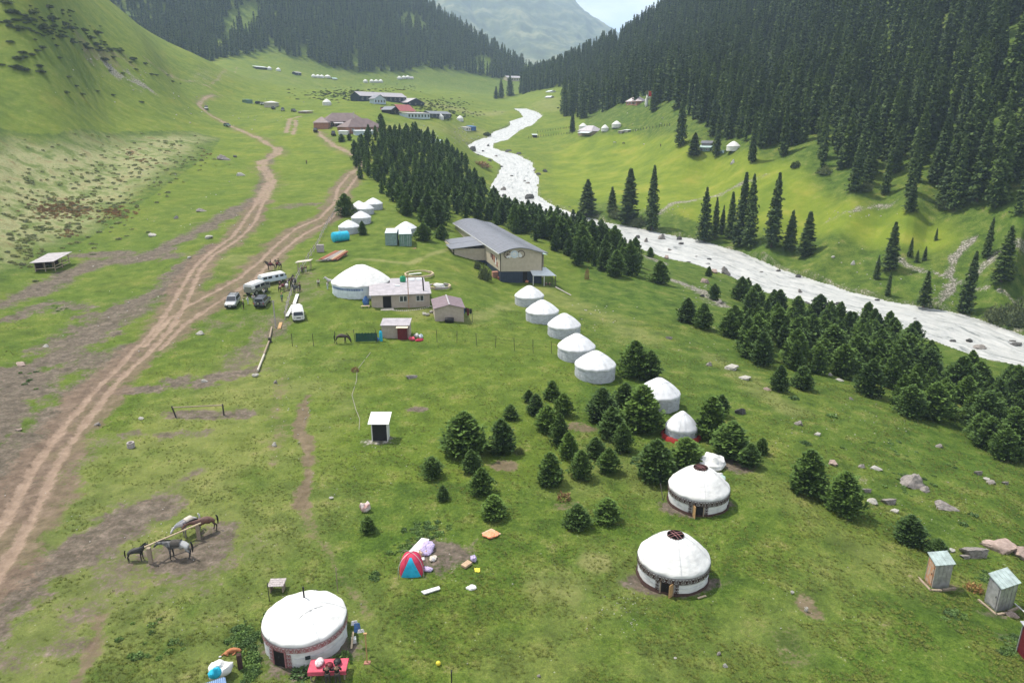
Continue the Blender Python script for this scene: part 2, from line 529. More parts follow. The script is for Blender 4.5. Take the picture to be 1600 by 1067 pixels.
strip([(130, 75), (190, 85)], 10, .6, 8, .8, 72, M_tan, .5)
strip([(650, 160), (700, 168), (780, 176)], 14, .7, 12, .6, 73, M_dry, .8)
strip([(860, 155), (850, 165), (870, 172)], 20, .8, 12, .6, 74, M_dry, .5)

for px_, w_, k_ in [([(60, 1000), (150, 900), (260, 780), (340, 700), (400, 620)], 14, .45), ([(300, 1067), (330, 960), (400, 900), (430, 800)], 7, .35), ([(430, 640), (450, 760), (500, 900), (600, 1000)], 4, .35), ([(0, 1060), (100, 980), (180, 900)], 6, .4), ([(820, 1050), (900, 960), (980, 900)], 5, .35), ([(1050, 1040), (1200, 980), (1300, 900)], 5, .3), ([(1130, 700), (1260, 800), (1400, 900)], 4, .4), ([(900, 760), (960, 700), (1000, 760)], 4, .35), ([(150, 720), (250, 690), (330, 640), (420, 560)], 7, .45), ([(330, 400), (420, 420), (440, 470)], 7, .4)]:
    strip(px_, w_, .9, 5, .8, int(w_ * 7), M_dry, k_ * (1.1 if px_[0][0] < 400 else .7))
# river stones along both banks, rough flowery slope on the left hill
dL, sL = dist_poly(GX, GY, [p[:2] for p in RL])
dR, sR = dist_poly(GX, GY, [p[:2] for p in RR])
inside = inpoly(GX.ravel(), GY.ravel(), RPOLY).reshape(GX.shape)
bank = np.minimum(dL, dR)
M_gravel = np.maximum(M_gravel, (1 - sm(bank + 3 * fbm(GX / 6, GY / 6, 3, 90), .5, 2.2)) * .5)
hp = wline([(-200, 480), (0, 437), (60, 420), (110, 388), (150, 365), (200, 335), (260, 290), (330, 240), (345, 215), (300, 205), (200, 205), (90, 210), (0, 200), (-200, 200)])
hill = inpoly(GX.ravel(), GY.ravel(), hp).reshape(GX.shape).astype(float)
dh, _ = dist_poly(GX, GY, hp)
M_rough = np.where(hill > 0, sm(dh + 14 * fbm(GX / 12, GY / 12, 4, 91), 0, 14), 0)
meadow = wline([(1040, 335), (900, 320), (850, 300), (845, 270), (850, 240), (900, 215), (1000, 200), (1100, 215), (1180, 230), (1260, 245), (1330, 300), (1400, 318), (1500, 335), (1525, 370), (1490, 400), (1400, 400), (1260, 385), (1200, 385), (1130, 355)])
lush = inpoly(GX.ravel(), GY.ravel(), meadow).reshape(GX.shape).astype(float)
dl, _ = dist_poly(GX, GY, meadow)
M_sunlit_lush = np.where(lush > 0, sm(dl, 0, 8), 0)  # right meadow: yellower grass, with its sunlight put into the colour too
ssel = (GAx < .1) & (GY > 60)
M_sunlit_lush = np.maximum(M_sunlit_lush, np.where(ssel & (hill == 0), .22 + .42 * sm(GY, 130, 320) * (1 - sm(GY, 900, 1000)), 0))  # sunlit yellow of the upper valley mixed into the grass colour

# relief: ruts sunk, tufts in the near field, river bed
near = 1 - sm(GY, 120, 300)
relief = near * (.22 * fbm(GX / 1.6, GY / 1.6, 3, 92) + .14 * fbm(GX / .45, GY / .45, 2, 93))
relief += M_rough * (.9 * fbm(GX / 2.5, GY / 2.5, 4, 94)) + sm(GY, 150, 300) * .5 * fbm(GX / 5, GY / 5, 3, 97)
relief -= .16 * M_rut + .05 * M_tan
relief += M_dirt * .22 * fbm(GX / .8, GY / .8, 3, 95) * near
GZ = GZ + relief
wz = RZ(GY)
GZ = np.where(inside, np.minimum(GZ, wz - .3 - sm(bank, 0, 3) * 1.2), GZ)

V = np.stack([GX, GY, GZ], -1).reshape(-1, 3)
idx = np.arange(NA * NS).reshape(NS, NA)
Q = np.stack([idx[:-1, :-1], idx[:-1, 1:], idx[1:, 1:], idx[1:, :-1]], -1).reshape(-1, 4)
one = np.ones(GX.size)
m1 = np.stack([M_dirt.ravel(), M_rut.ravel(), M_dry.ravel(), one], -1)
m2 = np.stack([M_rough.ravel(), M_gravel.ravel(), M_sunlit_lush.ravel(), one], -1)
m3 = np.stack([M_tan.ravel(), sm(GY, 800, 1000).ravel(), 0 * one, one], -1)


def ground_material():
    m = bpy.data.materials.new('pasture')
    m.use_nodes = True
    nt = m.node_tree
    L = nt.links.new
    b = nt.nodes['Principled BSDF']
    b.inputs['Roughness'].default_value = .9
    b.inputs['Specular IOR Level'].default_value = .12
    tc = N(nt, 'ShaderNodeTexCoord')

    def noise(scale, detail=4.0, rough=.6, off=0.0):
        mp = N(nt, 'ShaderNodeMapping')
        mp.inputs['Location'].default_value = (off, off * 1.7, 0)
        L(tc.outputs['Object'], mp.inputs['Vector'])
        n = N(nt, 'ShaderNodeTexNoise', Scale=scale, Detail=detail, Roughness=rough)
        L(mp.outputs['Vector'], n.inputs['Vector'])
        return n.outputs['Fac']

    def ramp(f, stops):
        cr = N(nt, 'ShaderNodeValToRGB')
        e = cr.color_ramp.elements
        e[0].position, e[0].color = stops[0][0], (*stops[0][1], 1)
        e[1].position, e[1].color = stops[-1][0], (*stops[-1][1], 1)
        for p, c in stops[1:-1]:
            n = e.new(p)
            n.color = (*c, 1)
        L(f, cr.inputs['Fac'])
        return cr.outputs['Color']

    def mix(f, a, bb, mode='MIX'):
        x = N(nt, 'ShaderNodeMix', _data_type='RGBA', _blend_type=mode)
        if isinstance(f, float):
            x.inputs['Factor'].default_value = f
        else:
            L(f, x.inputs['Factor'])
        for sock, val in (('A', a), ('B', bb)):
            if isinstance(val, tuple):
                x.inputs[sock].default_value = (*val, 1)
            else:
                L(val, x.inputs[sock])
        return x.outputs['Result']

    def mth(op, a, bb=None, clamp=False):
        x = N(nt, 'ShaderNodeMath', _operation=op, _use_clamp=clamp)
        for i, val in enumerate((a, bb)):
            if val is None:
                continue
            if isinstance(val, (int, float)):
                x.inputs[i].default_value = val
            else:
                L(val, x.inputs[i])
        return x.outputs[0]

    def vcol(name):
        a = N(nt, 'ShaderNodeVertexColor', _layer_name=name)
        s = N(nt, 'ShaderNodeSeparateColor')
        L(a.outputs['Color'], s.inputs['Color'])
        return s.outputs['Red'], s.outputs['Green'], s.outputs['Blue']

    dirt, rut, dry = vcol('m1')
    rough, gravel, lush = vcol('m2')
    tan, far, _ = vcol('m3')
    big = noise(.045, 5, .6)
    mid = noise(.35, 5, .62, 5)
    fine = noise(3.2, 4, .65, 9)
    vfine = noise(13.0, 3, .7, 3)
    grass = ramp(mid, [(.30, (.034, .062, .009)), (.44, (.056, .096, .013)), (.56, (.082, .124, .018)), (.68, (.122, .144, .032))])
    tone = ramp(big, [(.35, (.86, .95, .85)), (.52, (1, 1, 1)), (.68, (1.22, 1.10, 1.15))])
    grass = mix(1.0, grass, tone, 'MULTIPLY')
    fn = ramp(fine, [(.3, (.56, .60, .52)), (.5, (1, 1, 1)), (.7, (1.45, 1.34, 1.45))])
    grass = mix(.9, grass, fn, 'MULTIPLY')
    vf = ramp(vfine, [(.32, (.52, .56, .48)), (.5, (1, 1, 1)), (.68, (1.6, 1.48, 1.5))])
    grass = mix(1.0, grass, vf, 'MULTIPLY')
    # small pale flowers and leaves
    vo = N(nt, 'ShaderNodeTexVoronoi', Scale=1.4)
    L(tc.outputs['Object'], vo.inputs['Vector'])
    fl = mth('LESS_THAN', vo.outputs['Distance'], .085)
    fl = mth('MULTIPLY', fl, mth('GREATER_THAN', mid, .52))
    grass = mix(mth('MULTIPLY', fl, .55), grass, (.34, .36, .26))
    sunlit_lushc = mix(.7, grass, ramp(noise(.09, 5, .6, 21), [(.35, (.115, .165, .014)), (.55, (.180, .225, .020)), (.7, (.270, .265, .040))]))  # fresh yellow green, partly sunlight painted into the grass
    col = mix(lush, grass, sunlit_lushc)
    rg = ramp(noise(.16, 6, .7, 31), [(.30, (.080, .120, .030)), (.42, (.130, .165, .050)), (.52, (.250, .255, .125)), (.60, (.210, .200, .090)), (.67, (.190, .130, .070)), (.76, (.110, .130, .050))])
    rgf = mix(.85, rg, fn, 'MULTIPLY')
    col = mix(rough, col, rgf)
    col = mix(mth('MULTIPLY', dry, .8), col, ramp(mid, [(.3, (.16, .17, .055)), (.7, (.27, .25, .11))]))
    gb = noise(.8, 6, .7, 41)
    earth = ramp(gb, [(.3, (.060, .047, .040)), (.5, (.115, .090, .076)), (.7, (.185, .150, .125))])
    earth = mix(.8, earth, fn, 'MULTIPLY')
    tanc = ramp(gb, [(.3, (.095, .066, .048)), (.55, (.16, .115, .084)), (.75, (.24, .175, .13))])
    rutc = ramp(gb, [(.3, (.18, .128, .094)), (.6, (.285, .21, .158)), (.8, (.38, .30, .235))])
    # grass creeps in over thin dirt: sharpen each mask with fine noise
    def sharp(mk, lo=.30, hi=.62):
        s = mth('ADD', mk, mth('MULTIPLY', mth('SUBTRACT', fine, .5), 1.3))
        s = mth('ADD', s, mth('MULTIPLY', mth('SUBTRACT', mid, .5), 1.0))
        r = N(nt, 'ShaderNodeMapRange', _interpolation_type='SMOOTHSTEP')
        r.inputs['From Min'].default_value = lo
        r.inputs['From Max'].default_value = hi
        L(s, r.inputs['Value'])
        return r.outputs['Result']
    col = mix(mth('MULTIPLY', sharp(dirt, .25, .75), .92), col, earth)
    col = mix(mth('MULTIPLY', sharp(tan, .25, .75), .85), col, tanc)
    col = mix(mth('MULTIPLY', sharp(rut, .15, .7), .9), col, rutc)
    vg = N(nt, 'ShaderNodeTexVoronoi', Scale=1.7)
    L(tc.outputs['Object'], vg.inputs['Vector'])
    stone = ramp(vg.outputs['Distance'], [(0.0, (.48, .44, .40)), (.35, (.30, .27, .25)), (.6, (.12, .11, .09))])
    col = mix(mth('MULTIPLY', sharp(gravel, .35, .8), .85), col, stone)
    L(col, b.inputs['Base Color'])
    hsum = mth('ADD', mth('MULTIPLY', vfine, .05), mth('MULTIPLY', fine, .12))
    bp = N(nt, 'ShaderNodeBump', Strength=.9, Distance=1.0)
    L(hsum, bp.inputs['Height'])
    L(bp.outputs['Normal'], b.inputs['Normal'])
    return m


MG = ground_material()


def submesh(name, fsel, **kw):
    q = Q[fsel]
    used, inv = np.unique(q.ravel(), return_inverse=True)
    me = mesh_np(name, V[used], inv.reshape(q.shape), [MG], attrs={'m1': m1[used], 'm2': m2[used], 'm3': m3[used]})
    return tag(link(bpy.data.objects.new(name, me)), kind='structure', **kw)


fr = np.maximum(M_rut, M_tan * .8).ravel()[Q].mean(1)
fy = GY.ravel()[Q].mean(1)
fa = (GX / GY).ravel()[Q].mean(1)
is_m = (fy > 930)
is_t = (fr > .42) & ~is_m & (fa < .0)
submesh('dirt_track', is_t)
submesh('mountain_slope', is_m)
submesh('ground', ~is_t & ~is_m)

# ------------------------------------------------------------------ river
def resample(P, n):
    P = np.array(P)
    d = np.r_[0, np.cumsum(np.hypot(*np.diff(P[:, :2], axis=0).T))]
    t = np.linspace(0, d[-1], n)
    return np.stack([np.interp(t, d, P[:, k]) for k in range(3)], -1)


def pair(Lp, Rp, n):
    """walk both banks together, matching the nearest point across"""
    C = resample(Lp, 220)
    Rr = resample(Rp, 400)
    k, ks = 0, []
    for c in C:
        d = np.hypot(Rr[:, 0] - c[0], Rr[:, 1] - c[1])
        d[:k] = 1e9
        d[min(399, k + 14):] = 1e9
        k = int(np.argmin(d)) if d.min() < 1e8 else k
        ks.append(k)
    ks = np.maximum.accumulate(np.array(ks, float))
    ker = np.ones(15) / 15
    ks = np.convolve(np.pad(ks, 7, 'edge'), ker, 'valid')
    t = np.linspace(0, 219, n)
    A = np.stack([np.interp(t, np.arange(220), C[:, k]) for k in range(3)], -1)
    ki = np.interp(t, np.arange(220), ks)
    B = np.stack([np.interp(ki, np.arange(400), Rr[:, k]) for k in range(3)], -1)
    return A, B


NL, NW = 1500, 70
Aw, Bw = pair(RL, RR, NL)
tt = np.linspace(-.04, 1.04, NW)[None, :, None]
W = Aw[:, None] * (1 - tt) + Bw[:, None] * tt
wx, wy = W[..., 0], W[..., 1]
chop = .34 * fbm(wx / 1.6, wy / 1.6, 4, 101) + .55 * fbm(wx / 5.5, wy / 3.0, 3, 102)
chop *= np.clip(np.minimum(tt[..., 0] + .04, 1.04 - tt[..., 0]) * 12, 0, 1)
W[..., 2] = RZ(wy) + chop
wi = np.arange(NL * NW).reshape(NL, NW)
WQ = np.stack([wi[:-1, :-1], wi[:-1, 1:], wi[1:, 1:], wi[1:, :-1]], -1).reshape(-1, 4)
mw = bpy.data.materials.new('white_water')
mw.use_nodes = True
nt = mw.node_tree
b = nt.nodes['Principled BSDF']
b.inputs['Roughness'].default_value = .42
b.inputs['Specular IOR Level'].default_value = .4
tc = N(nt, 'ShaderNodeTexCoord')
n1 = N(nt, 'ShaderNodeTexNoise', Scale=.55, Detail=7.0, Roughness=.7)
n1.inputs['Distortion'].default_value = .8
L = nt.links.new
fa_ = N(nt, 'ShaderNodeVertexColor', _layer_name='flow')
L(fa_.outputs['Color'], n1.inputs['Vector'])
cr = N(nt, 'ShaderNodeValToRGB')
e = cr.color_ramp.elements
e[0].position, e[0].color = .36, (.18, .195, .195, 1)
e[1].position, e[1].color = .60, (.51, .51, .50, 1)
x = e.new(.43)
x.color = (.375, .385, .385, 1)
L(n1.outputs['Fac'], cr.inputs['Fac'])
L(cr.outputs['Color'], b.inputs['Base Color'])
bp = N(nt, 'ShaderNodeBump', Strength=.7, Distance=.6)
n2 = N(nt, 'ShaderNodeTexNoise', Scale=1.6, Detail=6.0, Roughness=.7)
L(tc.outputs['Object'], n2.inputs['Vector'])
L(n2.outputs['Fac'], bp.inputs['Height'])
L(bp.outputs['Normal'], b.inputs['Normal'])
dl_ = np.r_[0, np.cumsum(np.linalg.norm(np.diff((Aw + Bw)[:, :2] / 2, axis=0), axis=1))]
fl_ = np.stack([np.repeat(dl_[:, None], NW, 1) * .22, np.repeat(tt[..., 0], NL, 0) * 26 + .0 * wx, 0 * wx, 1 + 0 * wx], -1)
riv = link(bpy.data.objects.new('river', mesh_np('river', W.reshape(-1, 3), WQ, [mw], attrs={'flow': fl_.reshape(-1, 4)})))
tag(riv, kind='structure')

# ------------------------------------------------------------------ spruces
def needle_mat(name, c_dark, c_light, var=.25):
    m = bpy.data.materials.new(name)
    m.use_nodes = True
    nt = m.node_tree
    L = nt.links.new
    b = nt.nodes['Principled BSDF']
    b.inputs['Roughness'].default_value = .7
    b.inputs['Specular IOR Level'].default_value = .2
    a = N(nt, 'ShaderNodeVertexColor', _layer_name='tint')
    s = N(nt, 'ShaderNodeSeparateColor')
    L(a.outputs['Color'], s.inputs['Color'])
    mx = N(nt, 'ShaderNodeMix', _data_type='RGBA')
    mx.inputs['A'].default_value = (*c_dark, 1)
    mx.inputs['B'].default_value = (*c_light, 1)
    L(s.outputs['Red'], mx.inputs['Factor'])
    oi = N(nt, 'ShaderNodeObjectInfo')
    cr = N(nt, 'ShaderNodeValToRGB')
    e = cr.color_ramp.elements
    e[0].position, e[0].color = 0, (1 - var, 1 - var, 1 - var * .6, 1)
    e[1].position, e[1].color = 1, (1 + var * 1.3, 1 + var, 1 - var * .2, 1)
    L(oi.outputs['Random'], cr.inputs['Fac'])
    m2 = N(nt, 'ShaderNodeMix', _data_type='RGBA', _blend_type='MULTIPLY')
    m2.inputs['Factor'].default_value = 1
    L(mx.outputs['Result'], m2.inputs['A'])
    L(cr.outputs['Color'], m2.inputs['B'])
    L(m2.outputs['Result'], b.inputs['Base Color'])
    return m


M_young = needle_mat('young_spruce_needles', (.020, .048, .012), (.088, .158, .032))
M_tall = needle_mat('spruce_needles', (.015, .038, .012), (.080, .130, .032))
M_bark = mat('spruce_bark', (.11, .085, .065), .9, scale=9, var=.3)


def crown_mesh(name, seed, h=1.0, r=.38, base=.03, nb=150, ns=14, tall=False, sl=.09, sw=.032, m=None, gappy=0.0):
    """a crown of branches, each carrying needle sprays; unit height, radius r"""
    g = np.random.default_rng(seed)
    t = np.sort(g.random(nb) ** (.85 if tall else .8))            # 0 bottom .. 1 top
    t = t * .985
    az = np.arange(nb) * 2.39996 + g.normal(0, .35, nb)
    if tall:
        prof_ = (1 - t) ** .72 * (0.82 + .18 * np.minimum(1, t * 9))
        tier = 1 + .14 * np.sin(t * 60 + seed)
    else:
        prof_ = np.where(t < .22, .80 + t * 1.0, 1.02 * (np.clip(1 - t, 0, 1) / .78) ** .69)
        tier = 1 + .08 * np.sin(t * 34 + seed)
    lump = 1 + .16 * np.sin(az * 2 + seed) * (1 - t) + g.normal(0, .15, nb)
    Lb = r * np.minimum(prof_, 1.02) * lump * tier
    Lb = np.clip(Lb, .012, None)
    zb = base + (h - base) * t
    V, Q, T = [], [], []
    n = 0
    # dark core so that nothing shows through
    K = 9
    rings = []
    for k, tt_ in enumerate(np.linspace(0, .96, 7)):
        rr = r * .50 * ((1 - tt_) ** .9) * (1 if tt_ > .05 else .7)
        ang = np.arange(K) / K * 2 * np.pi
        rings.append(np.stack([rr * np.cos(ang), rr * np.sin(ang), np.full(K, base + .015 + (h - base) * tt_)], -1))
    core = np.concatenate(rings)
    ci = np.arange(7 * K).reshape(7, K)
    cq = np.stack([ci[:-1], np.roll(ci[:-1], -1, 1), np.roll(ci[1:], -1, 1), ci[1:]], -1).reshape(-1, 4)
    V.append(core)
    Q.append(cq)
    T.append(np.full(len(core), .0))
    n = len(core)
    # sprays
    bi = np.repeat(np.arange(nb), ns)
    f = .30 + .74 * g.random(len(bi)) ** .75
    keep = g.random(len(bi)) > gappy
    bi, f = bi[keep], f[keep]
    ln = Lb[bi] * f
    d = np.stack([np.cos(az[bi]), np.sin(az[bi])], -1)
    side = np.stack([-d[:, 1], d[:, 0]], -1)
    off = g.normal(0, .16, len(bi)) * Lb[bi] * np.minimum(1, f + .2)
    if tall:
        dz = -ln * .42 + (f > .8) * ln * .10 + g.normal(0, .008, len(bi))
    else:
        dz = ln * (.10 + .25 * t[bi]) - (f ** 2) * ln * .10 + g.normal(0, .016, len(bi))
    P = np.concatenate([d * ln[:, None] + side * off[:, None], (zb[bi] + dz)[:, None]], 1)
    P[:, 2] = np.clip(P[:, 2], base * .4, None)
    # direction of each spray: outward, fanned, up or drooping
    fan = g.normal(0, .55, len(bi))
    dd = d * np.cos(fan)[:, None] + side * np.sin(fan)[:, None]
    el = g.normal(-.30 if tall else .30, .30, len(bi))
    D = np.concatenate([dd * np.cos(el)[:, None], np.sin(el)[:, None]], 1)
    S = np.cross(D, np.array([0, 0, 1.0]))
    S /= np.linalg.norm(S, axis=1, keepdims=True) + 1e-9
    roll = g.normal(0, .5, len(bi))
    U = np.cross(S, D)
    S = S * np.cos(roll)[:, None] + U * np.sin(roll)[:, None]
    U = np.cross(S, D)
    shrink = (.55 + .45 * np.minimum(1, Lb[bi] / (r * .6)))
    l_ = sl * shrink * g.uniform(.7, 1.3, len(bi))
    w_ = sw * shrink * g.uniform(.7, 1.3, len(bi))
    a0 = P - D * (l_ * .45)[:, None]
    a1 = P + S * w_[:, None] - U * (w_ * .35)[:, None]
    a2 = P + D * (l_ * .55)[:, None]
    a3 = P - S * w_[:, None] - U * (w_ * .35)[:, None]
    sv = np.stack([a0, a1, a2, a3], 1).reshape(-1, 3)
    m_ = len(bi)
    V.append(sv)
    sq = np.arange(m_ * 4).reshape(m_, 4) + n
    Q.append(sq)
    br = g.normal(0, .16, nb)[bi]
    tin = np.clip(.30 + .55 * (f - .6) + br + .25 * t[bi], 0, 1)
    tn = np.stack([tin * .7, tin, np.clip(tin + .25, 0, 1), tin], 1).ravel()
    T.append(tn)
    # leader shoot
    V = np.concatenate(V)
    Q = np.concatenate(Q)
    T = np.concatenate(T)
    tri = np.concatenate([Q[:, [0, 1, 2]], Q[:, [0, 2, 3]]])
    col = np.stack([T, T, T, np.ones_like(T)], -1)
    return mesh_np(name, V, tri, [m], smooth=False, attrs={'tint': col})


def trunk_mesh(name, h=1.0, r=.02, top=.97, seg=7, lean=0.0):
    V, Q = [], []
    for k, (z, rr) in enumerate([(-.05, r * 1.25), (.02, r), (.35, r * .72), (.7, r * .4), (top, r * .12)]):
        for j in range(seg):
            a = j / seg * 2 * math.pi
            V.append((rr * math.cos(a) + lean * z * z, rr * math.sin(a), z * h))
    for k in range(4):
        for j in range(seg):
            Q.append((k * seg + j, k * seg + (j + 1) % seg, (k + 1) * seg + (j + 1) % seg, (k + 1) * seg + j))
    return mesh_np(name, V, Q, [M_bark])


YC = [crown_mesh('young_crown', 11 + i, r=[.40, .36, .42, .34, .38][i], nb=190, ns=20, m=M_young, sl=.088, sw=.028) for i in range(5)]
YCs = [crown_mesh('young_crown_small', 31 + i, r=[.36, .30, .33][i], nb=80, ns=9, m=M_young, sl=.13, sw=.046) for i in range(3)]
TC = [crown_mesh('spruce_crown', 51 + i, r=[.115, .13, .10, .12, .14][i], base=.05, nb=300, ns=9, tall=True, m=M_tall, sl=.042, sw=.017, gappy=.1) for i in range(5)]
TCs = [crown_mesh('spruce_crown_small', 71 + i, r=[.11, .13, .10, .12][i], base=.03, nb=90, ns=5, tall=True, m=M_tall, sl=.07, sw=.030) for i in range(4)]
YT = trunk_mesh('young_trunk', r=.030)
TT = trunk_mesh('spruce_trunk', r=.013)


def tree(name, cat, x, y, z, h, wscale, crown, trunk, label, group=None, mult=1.0):
    e = link(bpy.data.objects.new(name, None))
    e.empty_display_size = .2
    e.location = (x, y, z)
    e.rotation_euler = (rnd.uniform(-.02, .02), rnd.uniform(-.02, .02), rnd.uniform(0, 6.28))
    e.scale = (h * wscale, h * wscale, h)
    tag(e, label, cat, group)
    link(bpy.data.objects.new('crown', crown), e)
    link(bpy.data.objects.new('trunk', trunk), e)
    return e


def m_per_px(p):
    """metres that one photograph pixel spans at a world point"""
    fwd = p[1] * CP - (p[2] - CAM_H) * SP
    return fwd / F_PX


# trees that stand apart, each with its pixel foot, height and width in pixels, and its own label
NEAR_TREES = [
    (725, 708, 72, 66, 'broad bushy young spruce, widest of the tree group, right of the black outhouse'),
    (784, 706, 58, 40, 'young spruce with a waisted outline just right of the broad bushy one'),
    (675, 745, 36, 34, 'low round young spruce left of the broad bushy one, nearest the black outhouse'),
    (737, 736, 38, 28, 'narrow young spruce directly below the broad bushy one'),
    (752, 770, 44, 34, 'young spruce on the grass between the broad bushy one and the lone cone below'),
    (692, 780, 25, 20, 'tiny young spruce in a bare patch below the low round one'),
    (771, 807, 38, 38, 'cone shaped young spruce at the lower end of the group, above the orange cloth'),
    (576, 831, 28, 24, 'tiny young spruce in a bare circle above the red and blue tent'),
    (798, 654, 26, 23, 'small round young spruce standing alone above the waisted one'),
    (826, 628, 22, 16, 'smallest young spruce at the upper left of the middle group'),
    (837, 647, 36, 27, 'small young spruce beside the smallest one, upper left of the middle group'),
    (863, 624, 34, 25, 'small young spruce at the top of the middle group, below the yurt row'),
    (880, 648, 38, 30, 'leaning young spruce right below the top one of the middle group'),
    (855, 672, 44, 36, 'young spruce at the left edge of the middle group, leafier than its neighbours'),
    (873, 694, 54, 30, 'tall narrow young spruce in the centre of the middle group'),
    (888, 714, 44, 30, 'shaded young spruce packed behind the two wide cones of the middle group'),
    (859, 755, 54, 40, 'wide cone of a young spruce at the lower left of the middle group'),
    (907, 746, 48, 34, 'upright young spruce with a flat base beside the wide cone'),
    (930, 713, 34, 28, 'small young spruce between the upright one and the pair by the dark clump'),
    (951, 737, 42, 32, 'bright tipped young spruce at the lower right of the middle group'),
    (902, 823, 40, 38, 'left one of two low young spruces above the open topped yurt'),
    (948, 812, 38, 40, 'right one of two low young spruces above the open topped yurt'),
    (973, 704, 48, 32, 'pointed young spruce in front of the dark clump beside the partly hidden yurt'),
    (955, 682, 52, 40, 'round shouldered young spruce in the lower left of the dark clump'),
    (940, 657, 58, 46, 'dark young spruce at the left end of the clump by the partly hidden yurt'),
    (975, 648, 56, 42, 'young spruce at the top of the dark clump by the partly hidden yurt'),
    (1003, 670, 76, 60, 'largest dark spruce of the clump, covering the side of a white yurt'),
    (990, 588, 62, 48, 'dark rounded spruce right beside the last yurt of the row'),
    (1015, 592, 50, 34, 'pointed spruce touching the dark rounded one beside the yurt row'),
    (1022, 750, 70, 56, 'dark round spruce directly behind the open topped yurt with the brown band'),
    (1070, 726, 48, 52, 'flat topped spruce between the dark round one and the white tarpaulin heap'),
    (1108, 682, 70, 48, 'tall spruce at the left of the three right of the small red skirted yurt'),
    (1125, 650, 38, 26, 'slim spruce peeping out above the tall one right of the small yurt'),
    (1142, 710, 58, 58, 'broad spruce in the middle of the three right of the small red skirted yurt'),
    (1170, 728, 40, 32, 'small spruce in front of the broad one right of the white tarpaulin heap'),
    (1189, 708, 28, 22, 'tiny spruce at the right end of the group behind the tarpaulin heap'),
    (1260, 768, 72, 56, 'two headed dark spruce alone on the slope, the higher of the pair'),
    (1316, 799, 68, 58, 'dark round spruce on the slope, the lower of the pair'),
    (1419, 846, 46, 42, 'dark round spruce alone on the slope above the rusty tin toilet'),
    (1463, 868, 30, 32, 'little dark spruce half hidden behind the rusty tin toilet'),
    (1217, 611, 46, 26, 'slim yellow green spruce at the near edge of the riverside plantation'),
    (1253, 607, 40, 32, 'small rounded spruce beside the slim one at the near edge of the riverside plantation'),
    (540, 337, 38, 28, 'dark spruce by the road, left of the rear group of yurts'),
    (567, 367, 24, 13, 'thin little spruce in front of the rear group of yurts'),
    (662, 376, 30, 27, 'spruce just right of the two green containers'),
    (690, 374, 26, 21, 'small spruce between the containers and the stilted hall'),
    (1030, 443, 40, 30, 'spruce standing apart beyond the lower end of the middle plantation'),
    (1115, 468, 28, 20, 'thin spruce by the gravel patch near the river'),
    (1073, 503, 42, 30, 'spruce at the upper left corner of the riverside plantation'),
    (1098, 513, 44, 30, 'second spruce from the upper left corner of the riverside plantation'),
    (1016, 402, 18, 12, 'tiny spruce on the gravel bank of the river'),
    (1107, 432, 18, 10, 'tiny spruce beside the big boulder on the river bank'),
    (1356, 617, 62, 44, 'spruce standing forward of the riverside plantation with grass around it'),
    (534, 222, 14, 12, 'small spruce in front of the house with the red brown roofs'),
    (546, 220, 12, 10, 'second small spruce in front of the house with the red brown roofs'),
    (596, 202, 26, 15, 'dark spruce at the right corner of the house with the red brown roofs'),
]
